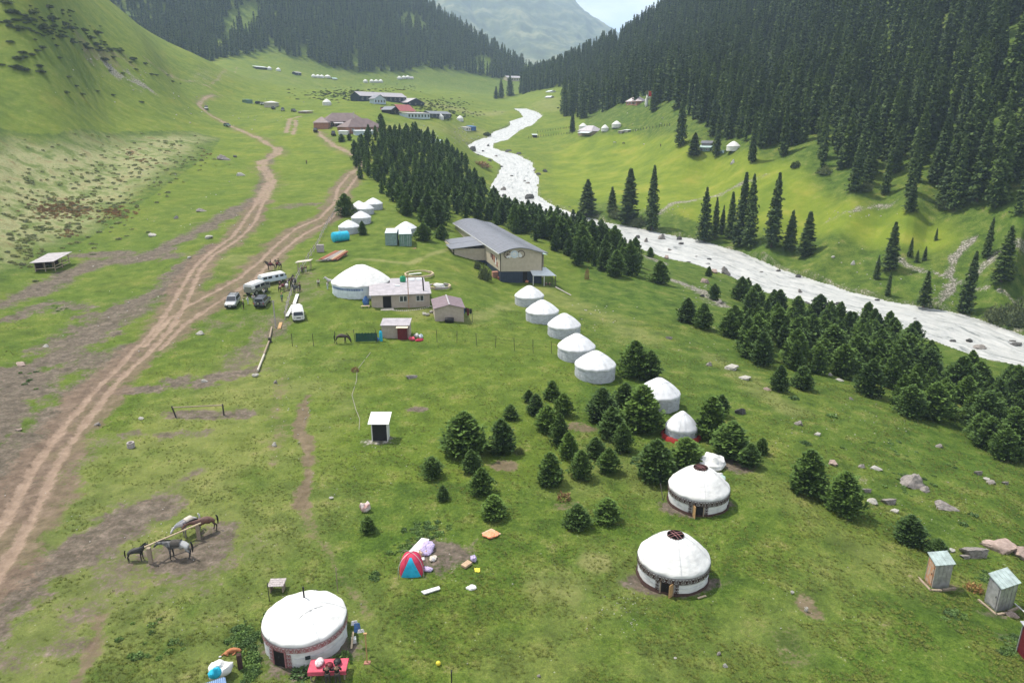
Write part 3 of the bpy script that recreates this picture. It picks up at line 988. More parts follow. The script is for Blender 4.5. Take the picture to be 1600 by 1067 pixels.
TALL_TREES = [
    (917, 337, 55, 28, 'stout tall spruce on the far river bank, leftmost of four'),
    (956, 331, 38, 17, 'short slim spruce on the far river bank, second of four from the left'),
    (981, 349, 82, 30, 'broad tall spruce with a split top on the far river bank, third of four'),
    (1018, 359, 97, 22, 'straight narrow tall spruce on the far river bank, rightmost of four'),
    (1100, 377, 82, 22, 'pointed tall spruce at the left end of the dark clump on the far bank'),
    (1117, 372, 62, 13, 'thin spruce second from the left in the dark clump on the far bank'),
    (1127, 366, 44, 10, 'short thin spruce in the middle of the dark clump on the far bank'),
    (1140, 372, 70, 17, 'slender spruce left of the two biggest in the dark clump on the far bank'),
    (1154, 385, 112, 24, 'left one of the two biggest spruces in the dark clump on the far bank'),
    (1170, 386, 110, 26, 'right one of the two biggest spruces in the dark clump on the far bank'),
    (1205, 386, 112, 26, 'tall spruce standing right of the dark clump on the far bank'),
    (1233, 390, 60, 22, 'middle one of three spruces right of the dark clump on the far bank'),
    (1258, 400, 68, 26, 'rightmost of three spruces right of the dark clump on the far bank'),
    (1175, 254, 72, 14, 'tall lone spruce beside the white yurt under the forest'),
    (1119, 244, 66, 13, 'tall spruce just right of the green roofed cabin'),
    (1084, 243, 34, 20, 'dark stout spruce just left of the green roofed cabin'),
    (1063, 229, 76, 17, 'tall lone spruce on the meadow left of the green roofed cabin'),
    (1224, 243, 78, 16, 'lone spruce with a bare foot at the forest edge right of the white yurt'),
    (894, 207, 32, 10, 'lone spruce at the left corner of the grey roofed farmhouse across the river'),
    (1021, 174, 36, 14, 'dark spruce beside the red flag across the river'),
    (1390, 422, 74, 24, 'dense spruce in the middle of the right bank meadow edge'),
    (1369, 436, 38, 10, 'small thin spruce left of the dense one on the right bank'),
    (1386, 462, 40, 9, 'faint thin spruce below the dense one on the right bank'),
    (1421, 401, 30, 8, 'leftmost of the three tiny spruces on the right meadow'),
    (1432, 410, 20, 7, 'middle one of the three tiny spruces on the right meadow'),
    (1444, 407, 22, 7, 'rightmost of the three tiny spruces on the right meadow'),
    (1462, 376, 20, 5, 'single tiny tree alone on the bright right meadow'),
    (1443, 477, 54, 18, 'dark spruce on the steep bank right above the river'),
    (1506, 488, 96, 24, 'leaning tall spruce on the steep bank beside the pink gravel'),
    (1565, 440, 86, 32, 'big spruce right of the pink gravel below the forest'),
    (1540, 402, 62, 13, 'thin spruce between the forest edge and the pink gravel'),
    (1422, 331, 46, 18, 'pale green spruce at the lower edge of the hillside forest'),
    (775, 155, 19, 7, 'small spruce left of the far river bend'),
    (783, 154, 28, 10, 'taller spruce left of the far river bend'),
    (797, 150, 30, 14, 'stout spruce right of the far river bend'),
]
n_y = n_t = 0
for u, v, hp_, wp, lab in NEAR_TREES:
    p = hit(u, v)
    mp_ = m_per_px(p)
    h = hp_ * mp_ / math.cos(R(PITCH + (v - 533) / 22)) * .88
    far_ = p.y > 240
    c = (YCs if far_ else YC)[n_y % (3 if far_ else 5)]
    rr = {0: .36, 1: .30, 2: .33}[n_y % 3] if far_ else [.40, .36, .42, .34, .38][n_y % 5]
    ws = (wp * mp_ / 2 / h) / rr
    tree('young_spruce', 'young spruce', p.x, p.y, p.z - .05, h, ws * 1.03, c, YT, lab)
    n_y += 1
for u, v, hp_, wp, lab in TALL_TREES:
    p = hit(u, v)
    mp_ = m_per_px(p)
    h = hp_ * mp_ * 1.03
    k = n_t % 5
    ws = (wp * mp_ / 2 / h) / [.115, .13, .10, .12, .14][k]
    tree('tall_spruce', 'spruce tree', p.x, p.y, p.z - .1, h, ws * 1.08, TC[k], TT, lab)
    n_t += 1


def scatter(poly_px, spacing, seed, jit=.38, lo=None, hi=None, world=None):
    P = world or wline(poly_px, lo, hi)
    xs = [p[0] for p in P]
    ys = [p[1] for p in P]
    g = np.random.default_rng(seed)
    gx = np.arange(min(xs), max(xs), spacing)
    gy = np.arange(min(ys), max(ys), spacing * .866)
    X, Y = np.meshgrid(gx, gy)
    X = X + (np.arange(len(gy)) % 2)[:, None] * spacing * .5
    X = (X + g.normal(0, jit * spacing * .5, X.shape)).ravel()
    Y = (Y + g.normal(0, jit * spacing * .5, Y.shape)).ravel()
    s = inpoly(X, Y, P)
    return X[s], Y[s]


def project(X, Y, Zw):
    fwd = Y * CP - (Zw - CAM_H) * SP
    up = Y * SP + (Zw - CAM_H) * CP
    return 800 + F_PX * X / fwd, 533.5 - F_PX * up / fwd, fwd


def avoid(X, Y, pts, rad):
    ok = np.ones(len(X), bool)
    for x, y in pts:
        ok &= np.hypot(X - x, Y - y) > rad
    return ok


near_xy = [(o.location.x, o.location.y) for o in COL.objects if o.name.startswith('young_spruce')]
# plantations: (pixel outline, spacing, heights, label, group)
PLANT_A = [(556, 236), (572, 224), (600, 212), (650, 214), (690, 232), (728, 262), (742, 292), (775, 322), (835, 345), (905, 362), (945, 378), (985, 400), (1006, 428), (1000, 441), (975, 440), (948, 428), (905, 416), (880, 408), (868, 396), (850, 385), (800, 366), (760, 352), (716, 345), (700, 362), (672, 360), (645, 345), (620, 335), (598, 320), (592, 300), (560, 282), (550, 262)]
PLANT_B = [(1145, 478), (1160, 462), (1200, 468), (1262, 486), (1330, 505), (1380, 520), (1440, 548), (1500, 575), (1560, 596), (1640, 625), (1760, 680), (1720, 790), (1640, 762), (1590, 742), (1550, 715), (1500, 692), (1460, 672), (1420, 655), (1395, 632), (1370, 600), (1320, 590), (1262, 590), (1215, 585), (1170, 572), (1140, 545), (1128, 520)]
cand = []
for k, (poly, sp, h0, h1) in enumerate([(PLANT_A, 5.6, 4.4, 8.2), (PLANT_B, 4.7, 3.6, 6.4)]):
    X, Y = scatter(poly, sp, 200 + k)
    g = np.random.default_rng(300 + k)
    ok = avoid(X, Y, near_xy, 2.6) & (g.random(len(X)) > (.04 if k == 0 else .10))
    dn = fbm(X / 14, Y / 14, 3, 310 + k)
    if k == 1:
        ok &= dn > -.24
    dr_, _ = dist_poly(X, Y, [p[:2] for p in RL])
    ok &= (dr_ > 2.5) & ~inpoly(X, Y, RPOLY)
    X, Y = X[ok], Y[ok]
    Zw = height(X, Y)
    H = g.uniform(h0, h1, len(X)) * (1 + .25 * fbm(X / 20, Y / 20, 2, 320))
    U, Vv, Fw = project(X, Y, Zw)
    for i in range(len(X)):
        cand.append((H[i] / Fw[i], k, X[i], Y[i], Zw[i], H[i], U[i]))
cand.sort(key=lambda c: -c[0])
inframe = [c for c in cand if -20 < c[6] < 1620]
n_ind = 298 - len(NEAR_TREES)
rest_y = inframe[n_ind:] + [c for c in cand if not (-20 < c[6] < 1620)]
PL = [('dark young spruce in the crowded plantation behind the stilted hall', 'young spruces of the middle plantation'),
      ('dark young spruce in the riverside plantation below the white river', 'young spruces of the riverside plantation')]
ORD = 'first second third fourth fifth sixth seventh eighth ninth tenth eleventh twelfth thirteenth fourteenth fifteenth sixteenth seventeenth eighteenth nineteenth twentieth'.split()


def front_row(items, step, fmt, ukey, vkey):
    """label the lowest item of every strip of the picture, counted from the left"""
    best = {}
    for i, it in enumerate(items):
        b_ = int(ukey(it) // step)
        if b_ not in best or vkey(it) > vkey(items[best[b_]]):
            best[b_] = i
    return {i: fmt % ORD[n_] for n_, i in enumerate([best[b_] for b_ in sorted(best)][:20])}


ind = inframe[:n_ind]
FRONT = {}
for kk, nm in ((0, '%s young spruce from the left along the lower edge of the middle plantation'), (1, '%s young spruce from the left along the near edge of the riverside plantation')):
    it = [(i, c) for i, c in enumerate(ind) if c[1] == kk]
    fr_ = front_row(it, 26 if kk else 24, nm, lambda q_: q_[1][6], lambda q_: -q_[1][3])
    for j_, lb_ in fr_.items():
        FRONT[it[j_][0]] = lb_
for i_, (s_, k, x_, y_, z_, h_, u_) in enumerate(ind):
    near_ = y_ < 215
    zn = (', at its left part' if u_ < 1300 else ', at its middle' if u_ < 1450 else ', at its right part') if k else (', at its far end' if y_ > 290 else ', in its middle' if y_ > 205 else ', at its near end')
    j = rnd.randrange(5) if near_ else rnd.randrange(3)
    tree('young_spruce', 'young spruce', x_, y_, z_ - .05, h_, rnd.uniform(.66, .98) * (1.12 if k else 1), YC[j] if near_ else YCs[j], YT, FRONT.get(i_, PL[k][0] + zn), PL[k][1] + zn)


def instance_group(name, pts, protos, label, group=None):
    """one object whose geometry nodes set a crown on every vertex; pts: (x,y,z,h,w)"""
    pts = np.array(pts, dtype=np.float32)
    me = bpy.data.meshes.new(name)
    me.vertices.add(len(pts))
    me.vertices.foreach_set('co', pts[:, :3].ravel())
    a = me.attributes.new('size', 'FLOAT_VECTOR', 'POINT')
    sc = np.stack([pts[:, 3] * pts[:, 4], pts[:, 3] * pts[:, 4], pts[:, 3]], -1)
    a.data.foreach_set('vector', sc.ravel().astype(np.float32))
    a = me.attributes.new('spin', 'FLOAT', 'POINT')
    a.data.foreach_set('value', np.random.default_rng(5).uniform(0, 6.28, len(pts)).astype(np.float32))
    a = me.attributes.new('pick', 'INT', 'POINT')
    a.data.foreach_set('value', np.random.default_rng(6).integers(0, len(protos), len(pts)).astype(np.int32))
    o = link(bpy.data.objects.new(name, me))
    tag(o, label, None, group, 'stuff')
    src = bpy.data.collections.new(name + '_sources')
    for i, pm in enumerate(protos):
        po = bpy.data.objects.new('source_crown_%d' % i, pm)
        src.objects.link(po)
    ng = bpy.data.node_groups.new(name + '_nodes', 'GeometryNodeTree')
    ng.interface.new_socket('Geometry', in_out='INPUT', socket_type='NodeSocketGeometry')
    ng.interface.new_socket('Geometry', in_out='OUTPUT', socket_type='NodeSocketGeometry')
    gi, go = ng.nodes.new('NodeGroupInput'), ng.nodes.new('NodeGroupOutput')
    ip = ng.nodes.new('GeometryNodeInstanceOnPoints')
    ci = ng.nodes.new('GeometryNodeCollectionInfo')
    ci.inputs['Collection'].default_value = src
    ci.inputs['Separate Children'].default_value = True
    ci.inputs['Reset Children'].default_value = True
    ip.inputs['Pick Instance'].default_value = True

    def attr(n_, t_):
        x = ng.nodes.new('GeometryNodeInputNamedAttribute')
        x.data_type = t_
        x.inputs['Name'].default_value = n_
        return x.outputs['Attribute']
    cx = ng.nodes.new('ShaderNodeCombineXYZ')
    ng.links.new(attr('spin', 'FLOAT'), cx.inputs['Z'])
    ng.links.new(gi.outputs[0], ip.inputs['Points'])
    ng.links.new(ci.outputs[0], ip.inputs['Instance'])
    ng.links.new(attr('pick', 'INT'), ip.inputs['Instance Index'])
    ng.links.new(cx.outputs[0], ip.inputs['Rotation'])
    ng.links.new(attr('size', 'FLOAT_VECTOR'), ip.inputs['Scale'])
    ng.links.new(ip.outputs[0], go.inputs[0])
    md = o.modifiers.new('trees', 'NODES')
    md.node_group = ng
    return o


instance_group('plantation', [(c[2], c[3], c[4] - .05, c[5], rnd.uniform(.6, .8)) for c in rest_y], YCs, 'far rows of the young spruce plantation beyond the yurts')

# the hillside forest on the right and the wooded mountain on the left
FOREST_R = [(871, 180), (902, 187), (930, 181), (950, 173), (975, 166), (1000, 163), (1012, 166), (1050, 163), (1080, 190), (1102, 213), (1137, 219), (1157, 228), (1200, 238), (1262, 240), (1270, 268), (1300, 282), (1330, 301), (1368, 302), (1400, 310), (1440, 322), (1465, 316), (1492, 331), (1525, 339), (1560, 350), (1620, 372)]
Bp = wline(FOREST_R)
top = [p_at(u, v, Y)[:2] for u, v, Y in [(1980, 200, 200), (2100, -300, 420), (1600, -350, 700), (1250, -150, 900), (1060, 0, 960), (990, 50, 980), (930, 90, 1000), (880, 110, 1080)]]
back = [p_at(u, v, Y)[:2] for u, v, Y in [(862, 118, 1150), (820, 140, 1080), (812, 147, 900), (828, 144, 860), (860, 139, 820), (889, 135, 800), (895, 140, 720), (876, 165, 640)]]
forest_poly = [tuple(p) for p in Bp] + top + back
X1, Y1 = scatter(None, 6.4, 400, world=forest_poly, jit=.85)
g = np.random.default_rng(401)
dn = fbm(X1 / 11, Y1 / 16, 3, 402)
ok = (dn > -.21) & (g.random(len(X1)) > .10)
ok &= avoid(X1, Y1, [(o.location.x, o.location.y) for o in COL.objects if o.name.startswith('tall_spruce')], 4.0)
ok &= avoid(X1, Y1, [hit(986, 160)[:2], hit(1012, 160)[:2]], 9)
X1, Y1 = X1[ok], Y1[ok]
Z1 = height(X1, Y1)
H1 = (g.uniform(11, 27, len(X1))) * (1 + .3 * fbm(X1 / 30, Y1 / 30, 2, 403))
U1, V1, F1 = project(X1, Y1, Z1)
# visible = its top is not behind nearer ones: rank by size on the picture, inside the frame
inf = (U1 > -10) & (U1 < 1610) & (V1 > 0) & (V1 < 700)
order = np.argsort(-(H1 / F1) * inf)
sel = order[:298 - len(TALL_TREES)]
selset = set(sel.tolist())
FRT = front_row([int(i) for i in sel], 28, '%s tall spruce from the left along the foot of the hillside forest', lambda q_: U1[q_], lambda q_: V1[q_])
for n_i, i in enumerate(sel):
    right = U1[i] > 1290
    lab = 'tall dark spruce in the dense forest covering the right hillside' if right else 'tall dark spruce along the lower edge of the hillside forest behind the right meadow'
    grp = 'spruces of the right hillside forest' if right else 'spruces of the forest edge'
    if right:
        zn = ' high up by the top edge' if V1[i] < 150 else ' at the right edge of the picture' if U1[i] > 1480 else ' low on the slope'
        lab, grp = 'tall dark spruce in the right hillside forest,' + zn, grp + zn
    lab = FRT.get(n_i, lab)
    k = rnd.randrange(5)
    tree('tall_spruce', 'spruce tree', X1[i], Y1[i], Z1[i] - .3, H1[i], rnd.uniform(.85, 1.25), TC[k], TT, lab, grp)
pts = [(X1[i], Y1[i], Z1[i] - .3, H1[i], rnd.uniform(.85, 1.25)) for i in range(len(X1)) if i not in selset]
instance_group('spruce_forest', pts, TCs, 'dense spruce forest climbing the right side of the valley')

left = [p_at(u, v, Y)[:2] for u, v, Y in [(230, 62, 800), (290, 82, 850), (350, 95, 880), (400, 82, 955), (450, 90, 965), (500, 104, 975), (560, 116, 985), (620, 119, 1005), (660, 109, 1055), (720, 114, 1105), (790, 127, 1105), (830, 118, 1230),
                                             (760, 80, 1300), (700, 40, 1350), (600, -60, 1500), (450, -160, 1500), (200, -260, 1400), (0, -260, 1300), (-100, 0, 900), (60, -20, 820)]]
X2, Y2 = scatter(None, 8.0, 500, world=left, jit=.6)
dn = fbm(X2 / 30, Y2 / 60, 4, 502)
g = np.random.default_rng(503)
ok = (dn > -.17) & (g.random(len(X2)) > .05)
X2, Y2 = X2[ok], Y2[ok]
Z2 = height(X2, Y2)
pts = [(X2[i], Y2[i], Z2[i] - .5, g.uniform(17, 30), g.uniform(.9, 1.4)) for i in range(len(X2))]
instance_group('mountain_forest', pts, TCs, 'dark spruce forest covering the mountain at the left end of the valley')
print('trees', len(cand), len(X1), len(X2))

# ------------------------------------------------------------------ mesh builder for the things
class MB:
    def __init__(s):
        s.v, s.f, s.m = [], [], []

    def add(s, V, Fc, mi=0, M=None):
        n = len(s.v)
        for p in V:
            p = Vector(p)
            s.v.append(tuple(M @ p if M else p))
        for q in Fc:
            s.f.append(tuple(i + n for i in q))
            s.m.append(mi)
        return s

    def box(s, c, d, rz=0, mi=0, M=None, taper=1.0):
        x, y, z = d[0] / 2, d[1] / 2, d[2] / 2
        cr, sr = math.cos(rz), math.sin(rz)
        V = []
        for sz in (-1, 1):
            t = taper if sz > 0 else 1
            for sx, sy in ((-1, -1), (1, -1), (1, 1), (-1, 1)):
                px, py = sx * x * t, sy * y * t
                V.append((c[0] + px * cr - py * sr, c[1] + px * sr + py * cr, c[2] + sz * z))
        return s.add(V, [(3, 2, 1, 0), (4, 5, 6, 7), (0, 1, 5, 4), (1, 2, 6, 5), (2, 3, 7, 6), (3, 0, 4, 7)], mi, M)

    def bar(s, a, b, w, h=None, mi=0, seg=4):
        """a bar from a to b: round when seg > 4"""
        a, b = Vector(a), Vector(b)
        d = b - a
        L_ = d.length
        if L_ < 1e-6:
            return s
        qn = d.to_track_quat('Z', 'Y').to_matrix().to_4x4()
        M = Matrix.Translation((a + b) / 2) @ qn
        if seg == 4:
            return s.box((0, 0, 0), (w, h or w, L_), 0, mi, M)
        return s.cyl((0, 0, -L_ / 2), w / 2, L_, seg, mi, M=M)

    def cyl(s, c, r, h, seg=16, mi=0, r2=None, M=None, cap=True, axis='z'):
        r2 = r if r2 is None else r2
        V = []
        for k, (rr, z) in enumerate(((r, 0), (r2, h))):
            for j in range(seg):
                a = j / seg * 2 * math.pi
                x, y = rr * math.cos(a), rr * math.sin(a)
                if axis == 'z':
                    V.append((c[0] + x, c[1] + y, c[2] + z))
                elif axis == 'x':
                    V.append((c[0] + z, c[1] + x, c[2] + y))
                else:
                    V.append((c[0] + x, c[1] + z, c[2] + y))
        Fc = [(j, (j + 1) % seg, seg + (j + 1) % seg, seg + j) for j in range(seg)]
        if cap:
            Fc += [tuple(range(seg - 1, -1, -1)), tuple(range(seg, 2 * seg))]
        return s.add(V, Fc, mi, M)

    def lathe(s, prof_, seg=48, mi=0, c=(0, 0, 0), wob=None, cap_top=False, a0=0.0, a1=2 * math.pi):
        full = abs(a1 - a0 - 2 * math.pi) < 1e-6
        V, n = [], seg if full else seg + 1
        for k, (r, z) in enumerate(prof_):
            for j in range(n):
                a = a0 + (a1 - a0) * j / seg
                rr, zz = (r, z) if wob is None else wob(r, z, a, k)
                V.append((c[0] + rr * math.cos(a), c[1] + rr * math.sin(a), c[2] + zz))
        Fc = []
        for k in range(len(prof_) - 1):
            for j in range(n if full else seg):
                j2 = (j + 1) % n
                Fc.append((k * n + j, k * n + j2, (k + 1) * n + j2, (k + 1) * n + j))
        if cap_top:
            Fc.append(tuple((len(prof_) - 1) * n + j for j in range(n)))
        return s.add(V, Fc, mi)

    def prism(s, poly, y0, y1, mi=0, axis='y', M=None):
        """poly in the x-z plane, pushed from y0 to y1"""
        n = len(poly)
        V = [(p[0], y0, p[1]) for p in poly] + [(p[0], y1, p[1]) for p in poly]
        if axis == 'x':
            V = [(p[1], p[0], p[2]) for p in V]
        Fc = [tuple(range(n)), tuple(range(2 * n - 1, n - 1, -1))]
        Fc += [(i, n + i, n + (i + 1) % n, (i + 1) % n) for i in range(n)]
        return s.add(V, Fc, mi, M)

    def ball(s, c, r, seg=12, rings=7, mi=0, jit=0.0, rn=None):
        rx, ry, rz = r if isinstance(r, tuple) else (r, r, r)
        V = [(c[0], c[1], c[2] - rz)]
        for k in range(1, rings):
            ph = -math.pi / 2 + math.pi * k / rings
            for j in range(seg):
                a = 2 * math.pi * j / seg
                f = 1 + (rn.uniform(-jit, jit) if rn else 0)
                V.append((c[0] + rx * f * math.cos(ph) * math.cos(a), c[1] + ry * f * math.cos(ph) * math.sin(a), c[2] + rz * f * math.sin(ph)))
        V.append((c[0], c[1], c[2] + rz))
        Fc = [(0, 1 + (j + 1) % seg, 1 + j) for j in range(seg)]
        for k in range(rings - 2):
            for j in range(seg):
                a, b = 1 + k * seg + j, 1 + k * seg + (j + 1) % seg
                Fc.append((a, b, b + seg, a + seg))
        t = len(V) - 1
        b0 = 1 + (rings - 2) * seg
        Fc += [(b0 + j, b0 + (j + 1) % seg, t) for j in range(seg)]
        return s.add(V, Fc, mi)

    def build(s, name, mats, parent=None, smooth=False, bevel=0.0, **kw):
        me = bpy.data.meshes.new(name)
        me.from_pydata(s.v, [], s.f)
        for m in (mats if isinstance(mats, (list, tuple)) else [mats]):
            me.materials.append(m)
        me.polygons.foreach_set('material_index', s.m)
        bm = bmesh.new()
        bm.from_mesh(me)
        bmesh.ops.recalc_face_normals(bm, faces=bm.faces)
        if bevel:
            bmesh.ops.bevel(bm, geom=[e for e in bm.edges if len(e.link_faces) == 2 and e.calc_face_angle(0) > .6], offset=bevel, segments=1, affect='EDGES')
        bm.to_mesh(me)
        bm.free()
        if smooth:
            me.shade_auto_smooth if False else None
            me.polygons.foreach_set('use_smooth', [True] * len(me.polygons))
            if smooth == 'auto':
                me.set_sharp_from_angle(angle=R(38))
        o = bpy.data.objects.new(name, me)
        link(o, parent)
        if kw:
            tag(o, **kw)
        return o


def thing(name, label, cat, loc, rz=0, group=None, scale=None):
    e = bpy.data.objects.new(name, None)
    e.empty_display_size = .3
    link(e)
    e.location = loc
    e.rotation_euler = (0, 0, rz)
    if scale:
        e.scale = (scale, scale, scale)
    return tag(e, label, cat, group)


def copy_tree(o, parent=None):
    c = o.copy()
    COL.objects.link(c)
    if parent is not None:
        c.parent = parent
    for ch in list(o.children):
        copy_tree(ch, c)
    return c


# materials shared by the things
K = dict(
    felt=mat('white_felt', (.62, .62, .61), .85, var=.08, scale=1.3, bump=.7, stretch=(1, 1, 3)),
    canvas=mat('grey_white_canvas', (.44, .46, .50), .6, var=.14, scale=2.2, bump=.5, stretch=(1, 1, 2)),
    canvas_roof=mat('white_canvas_roof', (.60, .61, .63), .7, var=.07, scale=1.4, bump=.4),
    brown=mat('dark_brown_felt', (.055, .030, .025), .9),
    pink=mat('rose_brown_felt', (.30, .14, .14), .9),
    dark=mat('dark_interior', (.012, .010, .009), .9),
    wood=mat('weathered_wood', (.30, .24, .18), .85, scale=14, var=.2, stretch=(1, 1, 8)),
    newwood=mat('pale_timber', (.50, .40, .27), .8, scale=9, var=.15),
    redwood=mat('red_brown_timber', (.33, .13, .08), .8, scale=9, var=.2),
    greywood=mat('grey_timber', (.36, .32, .32), .85, scale=9, var=.2),
    doorwood=mat('honey_wood_door', (.42, .26, .12), .6, scale=8, var=.15),
    redpaint=mat('red_painted_wood', (.33, .035, .03), .6),
    beige=mat('beige_cladding', (.40, .34, .285), .6, scale=2, var=.06),
    beige2=mat('sand_cladding', (.44, .385, .30), .6, scale=1.5, var=.05),
    navy=mat('navy_cladding', (.030, .042, .072), .5, scale=2, var=.1),
    tinroof=mat('pale_tin_roof', (.40, .37, .39), .42, .25, scale=1.2, var=.10),
    mauve=mat('mauve_tin_roof', (.25, .19, .21), .5, .1, scale=1.5, var=.08),
    slate=mat('blue_grey_roof', (.175, .18, .205), .42, .15, scale=.8, var=.07),
    whitetin=mat('white_tin_roof', (.56, .60, .62), .45, .1, scale=1.2, var=.06),
    minttin=mat('pale_mint_roof', (.38, .50, .48), .45, .1, scale=1.5, var=.1),
    browntin=mat('red_brown_metal_roof', (.155, .112, .112), .55, .05, scale=.5, var=.1),
    redtin=mat('red_metal_roof', (.36, .10, .10), .5, scale=1),
    green=mat('green_painted_steel', (.13, .22, .18), .55, .1, scale=3, var=.15),
    contA=mat('grey_green_steel', (.20, .29, .27), .55, .1, scale=3, var=.12),
    turq=mat('turquoise_paint', (.02, .40, .58), .4, scale=2, var=.08),
    white=mat('white_paint', (.64, .64, .63), .5, var=.04),
    glass=mat('dark_glass', (.03, .035, .045), .12, spec=.6, var=.02),
    bluegrey=mat('pale_blue_grey_paint', (.50, .58, .66), .4, scale=2, var=.05),
    silver=mat('silver_car_paint', (.42, .43, .45), .32, .4, var=.02),
    gun=mat('grey_car_paint', (.16, .17, .19), .3, .4, var=.03),
    khaki=mat('khaki_truck_paint', (.20, .21, .17), .6, var=.1),
    tyre=mat('tyre_rubber', (.018, .018, .018), .9),
    rim=mat('steel_rim', (.45, .45, .45), .4, .6),
    black=mat('black_plastic', (.015, .015, .017), .5),
    maroon=mat('maroon_door_paint', (.11, .012, .018), .5),
    concrete=mat('pale_concrete', (.48, .44, .38), .9, scale=6, var=.12),
    tin=mat('bare_galvanised_tin', (.46, .46, .47), .42, .5, scale=2.5, var=.14),
    rust=mat('rusty_tin', (.38, .18, .08), .7, .2, scale=3.5, var=.2, col2=(.42, .38, .34)),
    brick=mat('brick_red_plaster', (.33, .165, .12), .85, scale=2, var=.1),
    rose=mat('rose_tablecloth', (.52, .085, .13), .8, scale=4, var=.1),
    tentred=mat('crimson_tent_cloth', (.50, .04, .09), .7, scale=4, var=.1),
    tentblue=mat('azure_tent_cloth', (.02, .36, .56), .7, scale=3, var=.1),
    lilac=mat('lilac_patterned_cloth', (.45, .38, .58), .9, scale=9, var=.25, bump=.5),
    orange=mat('orange_patterned_cloth', (.55, .13, .05), .9, scale=7, var=.3, col2=(.62, .42, .28), bump=.5),
    bluecl=mat('blue_cloth', (.06, .14, .34), .9, scale=6, var=.2),
    iron=mat('dark_iron_post', (.05, .045, .04), .7),
    dgreen=mat('dark_green_net', (.02, .07, .05), .8, scale=6),
    yellow=mat('yellow_plastic', (.62, .52, .05), .5),
    card=mat('brown_cardboard', (.42, .30, .20), .9),
)


def stone_mat(name, a, b_, moss=.3):
    m = bpy.data.materials.new(name)
    m.use_nodes = True
    nt = m.node_tree
    L = nt.links.new
    b = nt.nodes['Principled BSDF']
    b.inputs['Roughness'].default_value = .9
    b.inputs['Specular IOR Level'].default_value = .15
    tc = N(nt, 'ShaderNodeTexCoord')
    n1 = N(nt, 'ShaderNodeTexNoise', Scale=3.2, Detail=9.0, Roughness=.75)
    L(tc.outputs['Object'], n1.inputs['Vector'])
    cr = N(nt, 'ShaderNodeValToRGB')
    e = cr.color_ramp.elements
    e[0].position, e[0].color = .32, (*a, 1)
    e[1].position, e[1].color = .66, (*b_, 1)
    L(n1.outputs['Fac'], cr.inputs['Fac'])
    L(cr.outputs['Color'], b.inputs['Base Color'])
    bp = N(nt, 'ShaderNodeBump', Strength=.7, Distance=.12)
    L(n1.outputs['Fac'], bp.inputs['Height'])
    L(bp.outputs['Normal'], b.inputs['Normal'])
    return m


K['rock'] = stone_mat('grey_granite', (.10, .09, .085), (.32, .29, .27))
K['rockpink'] = stone_mat('pink_granite', (.20, .15, .13), (.44, .34, .30))
K['rockpale'] = stone_mat('pale_limestone', (.22, .21, .19), (.50, .48, .44))
K['rockdark'] = stone_mat('dark_wet_rock', (.035, .035, .038), (.13, .125, .12))


# ------------------------------------------------------------------ yurts
def motif(mb, r, z0, h, a, wa, mi=0):
    """a pair of curled ram's horns laid on the band, h high and wa radians wide"""
    def P(u_, v_):
        aa = a + (u_ - .5) * wa
        return (r * math.cos(aa), r * math.sin(aa), z0 + v_ * h)
    paths = [[(.08, .1), (.08, .85), (.30, .9), (.36, .55), (.22, .45)], [(.92, .1), (.92, .85), (.70, .9), (.64, .55), (.78, .45)], [(.5, .12), (.42, .35), (.5, .8), (.58, .35), (.5, .12)], [(.2, .12), (.8, .12)]]
    t = .075
    for pth in paths:
        for (u0, v0), (u1, v1) in zip(pth[:-1], pth[1:]):
            du, dv = u1 - u0, (v1 - v0) * h / (wa * r)
            L_ = math.hypot(du, dv) + 1e-9
            nx, ny = -dv / L_ * t, du / L_ * t * (wa * r) / h
            mb.add([P(u0 - nx, v0 - ny), P(u1 - nx, v1 - ny), P(u1 + nx, v1 + ny), P(u0 + nx, v0 + ny)], [(0, 1, 2, 3)], mi)


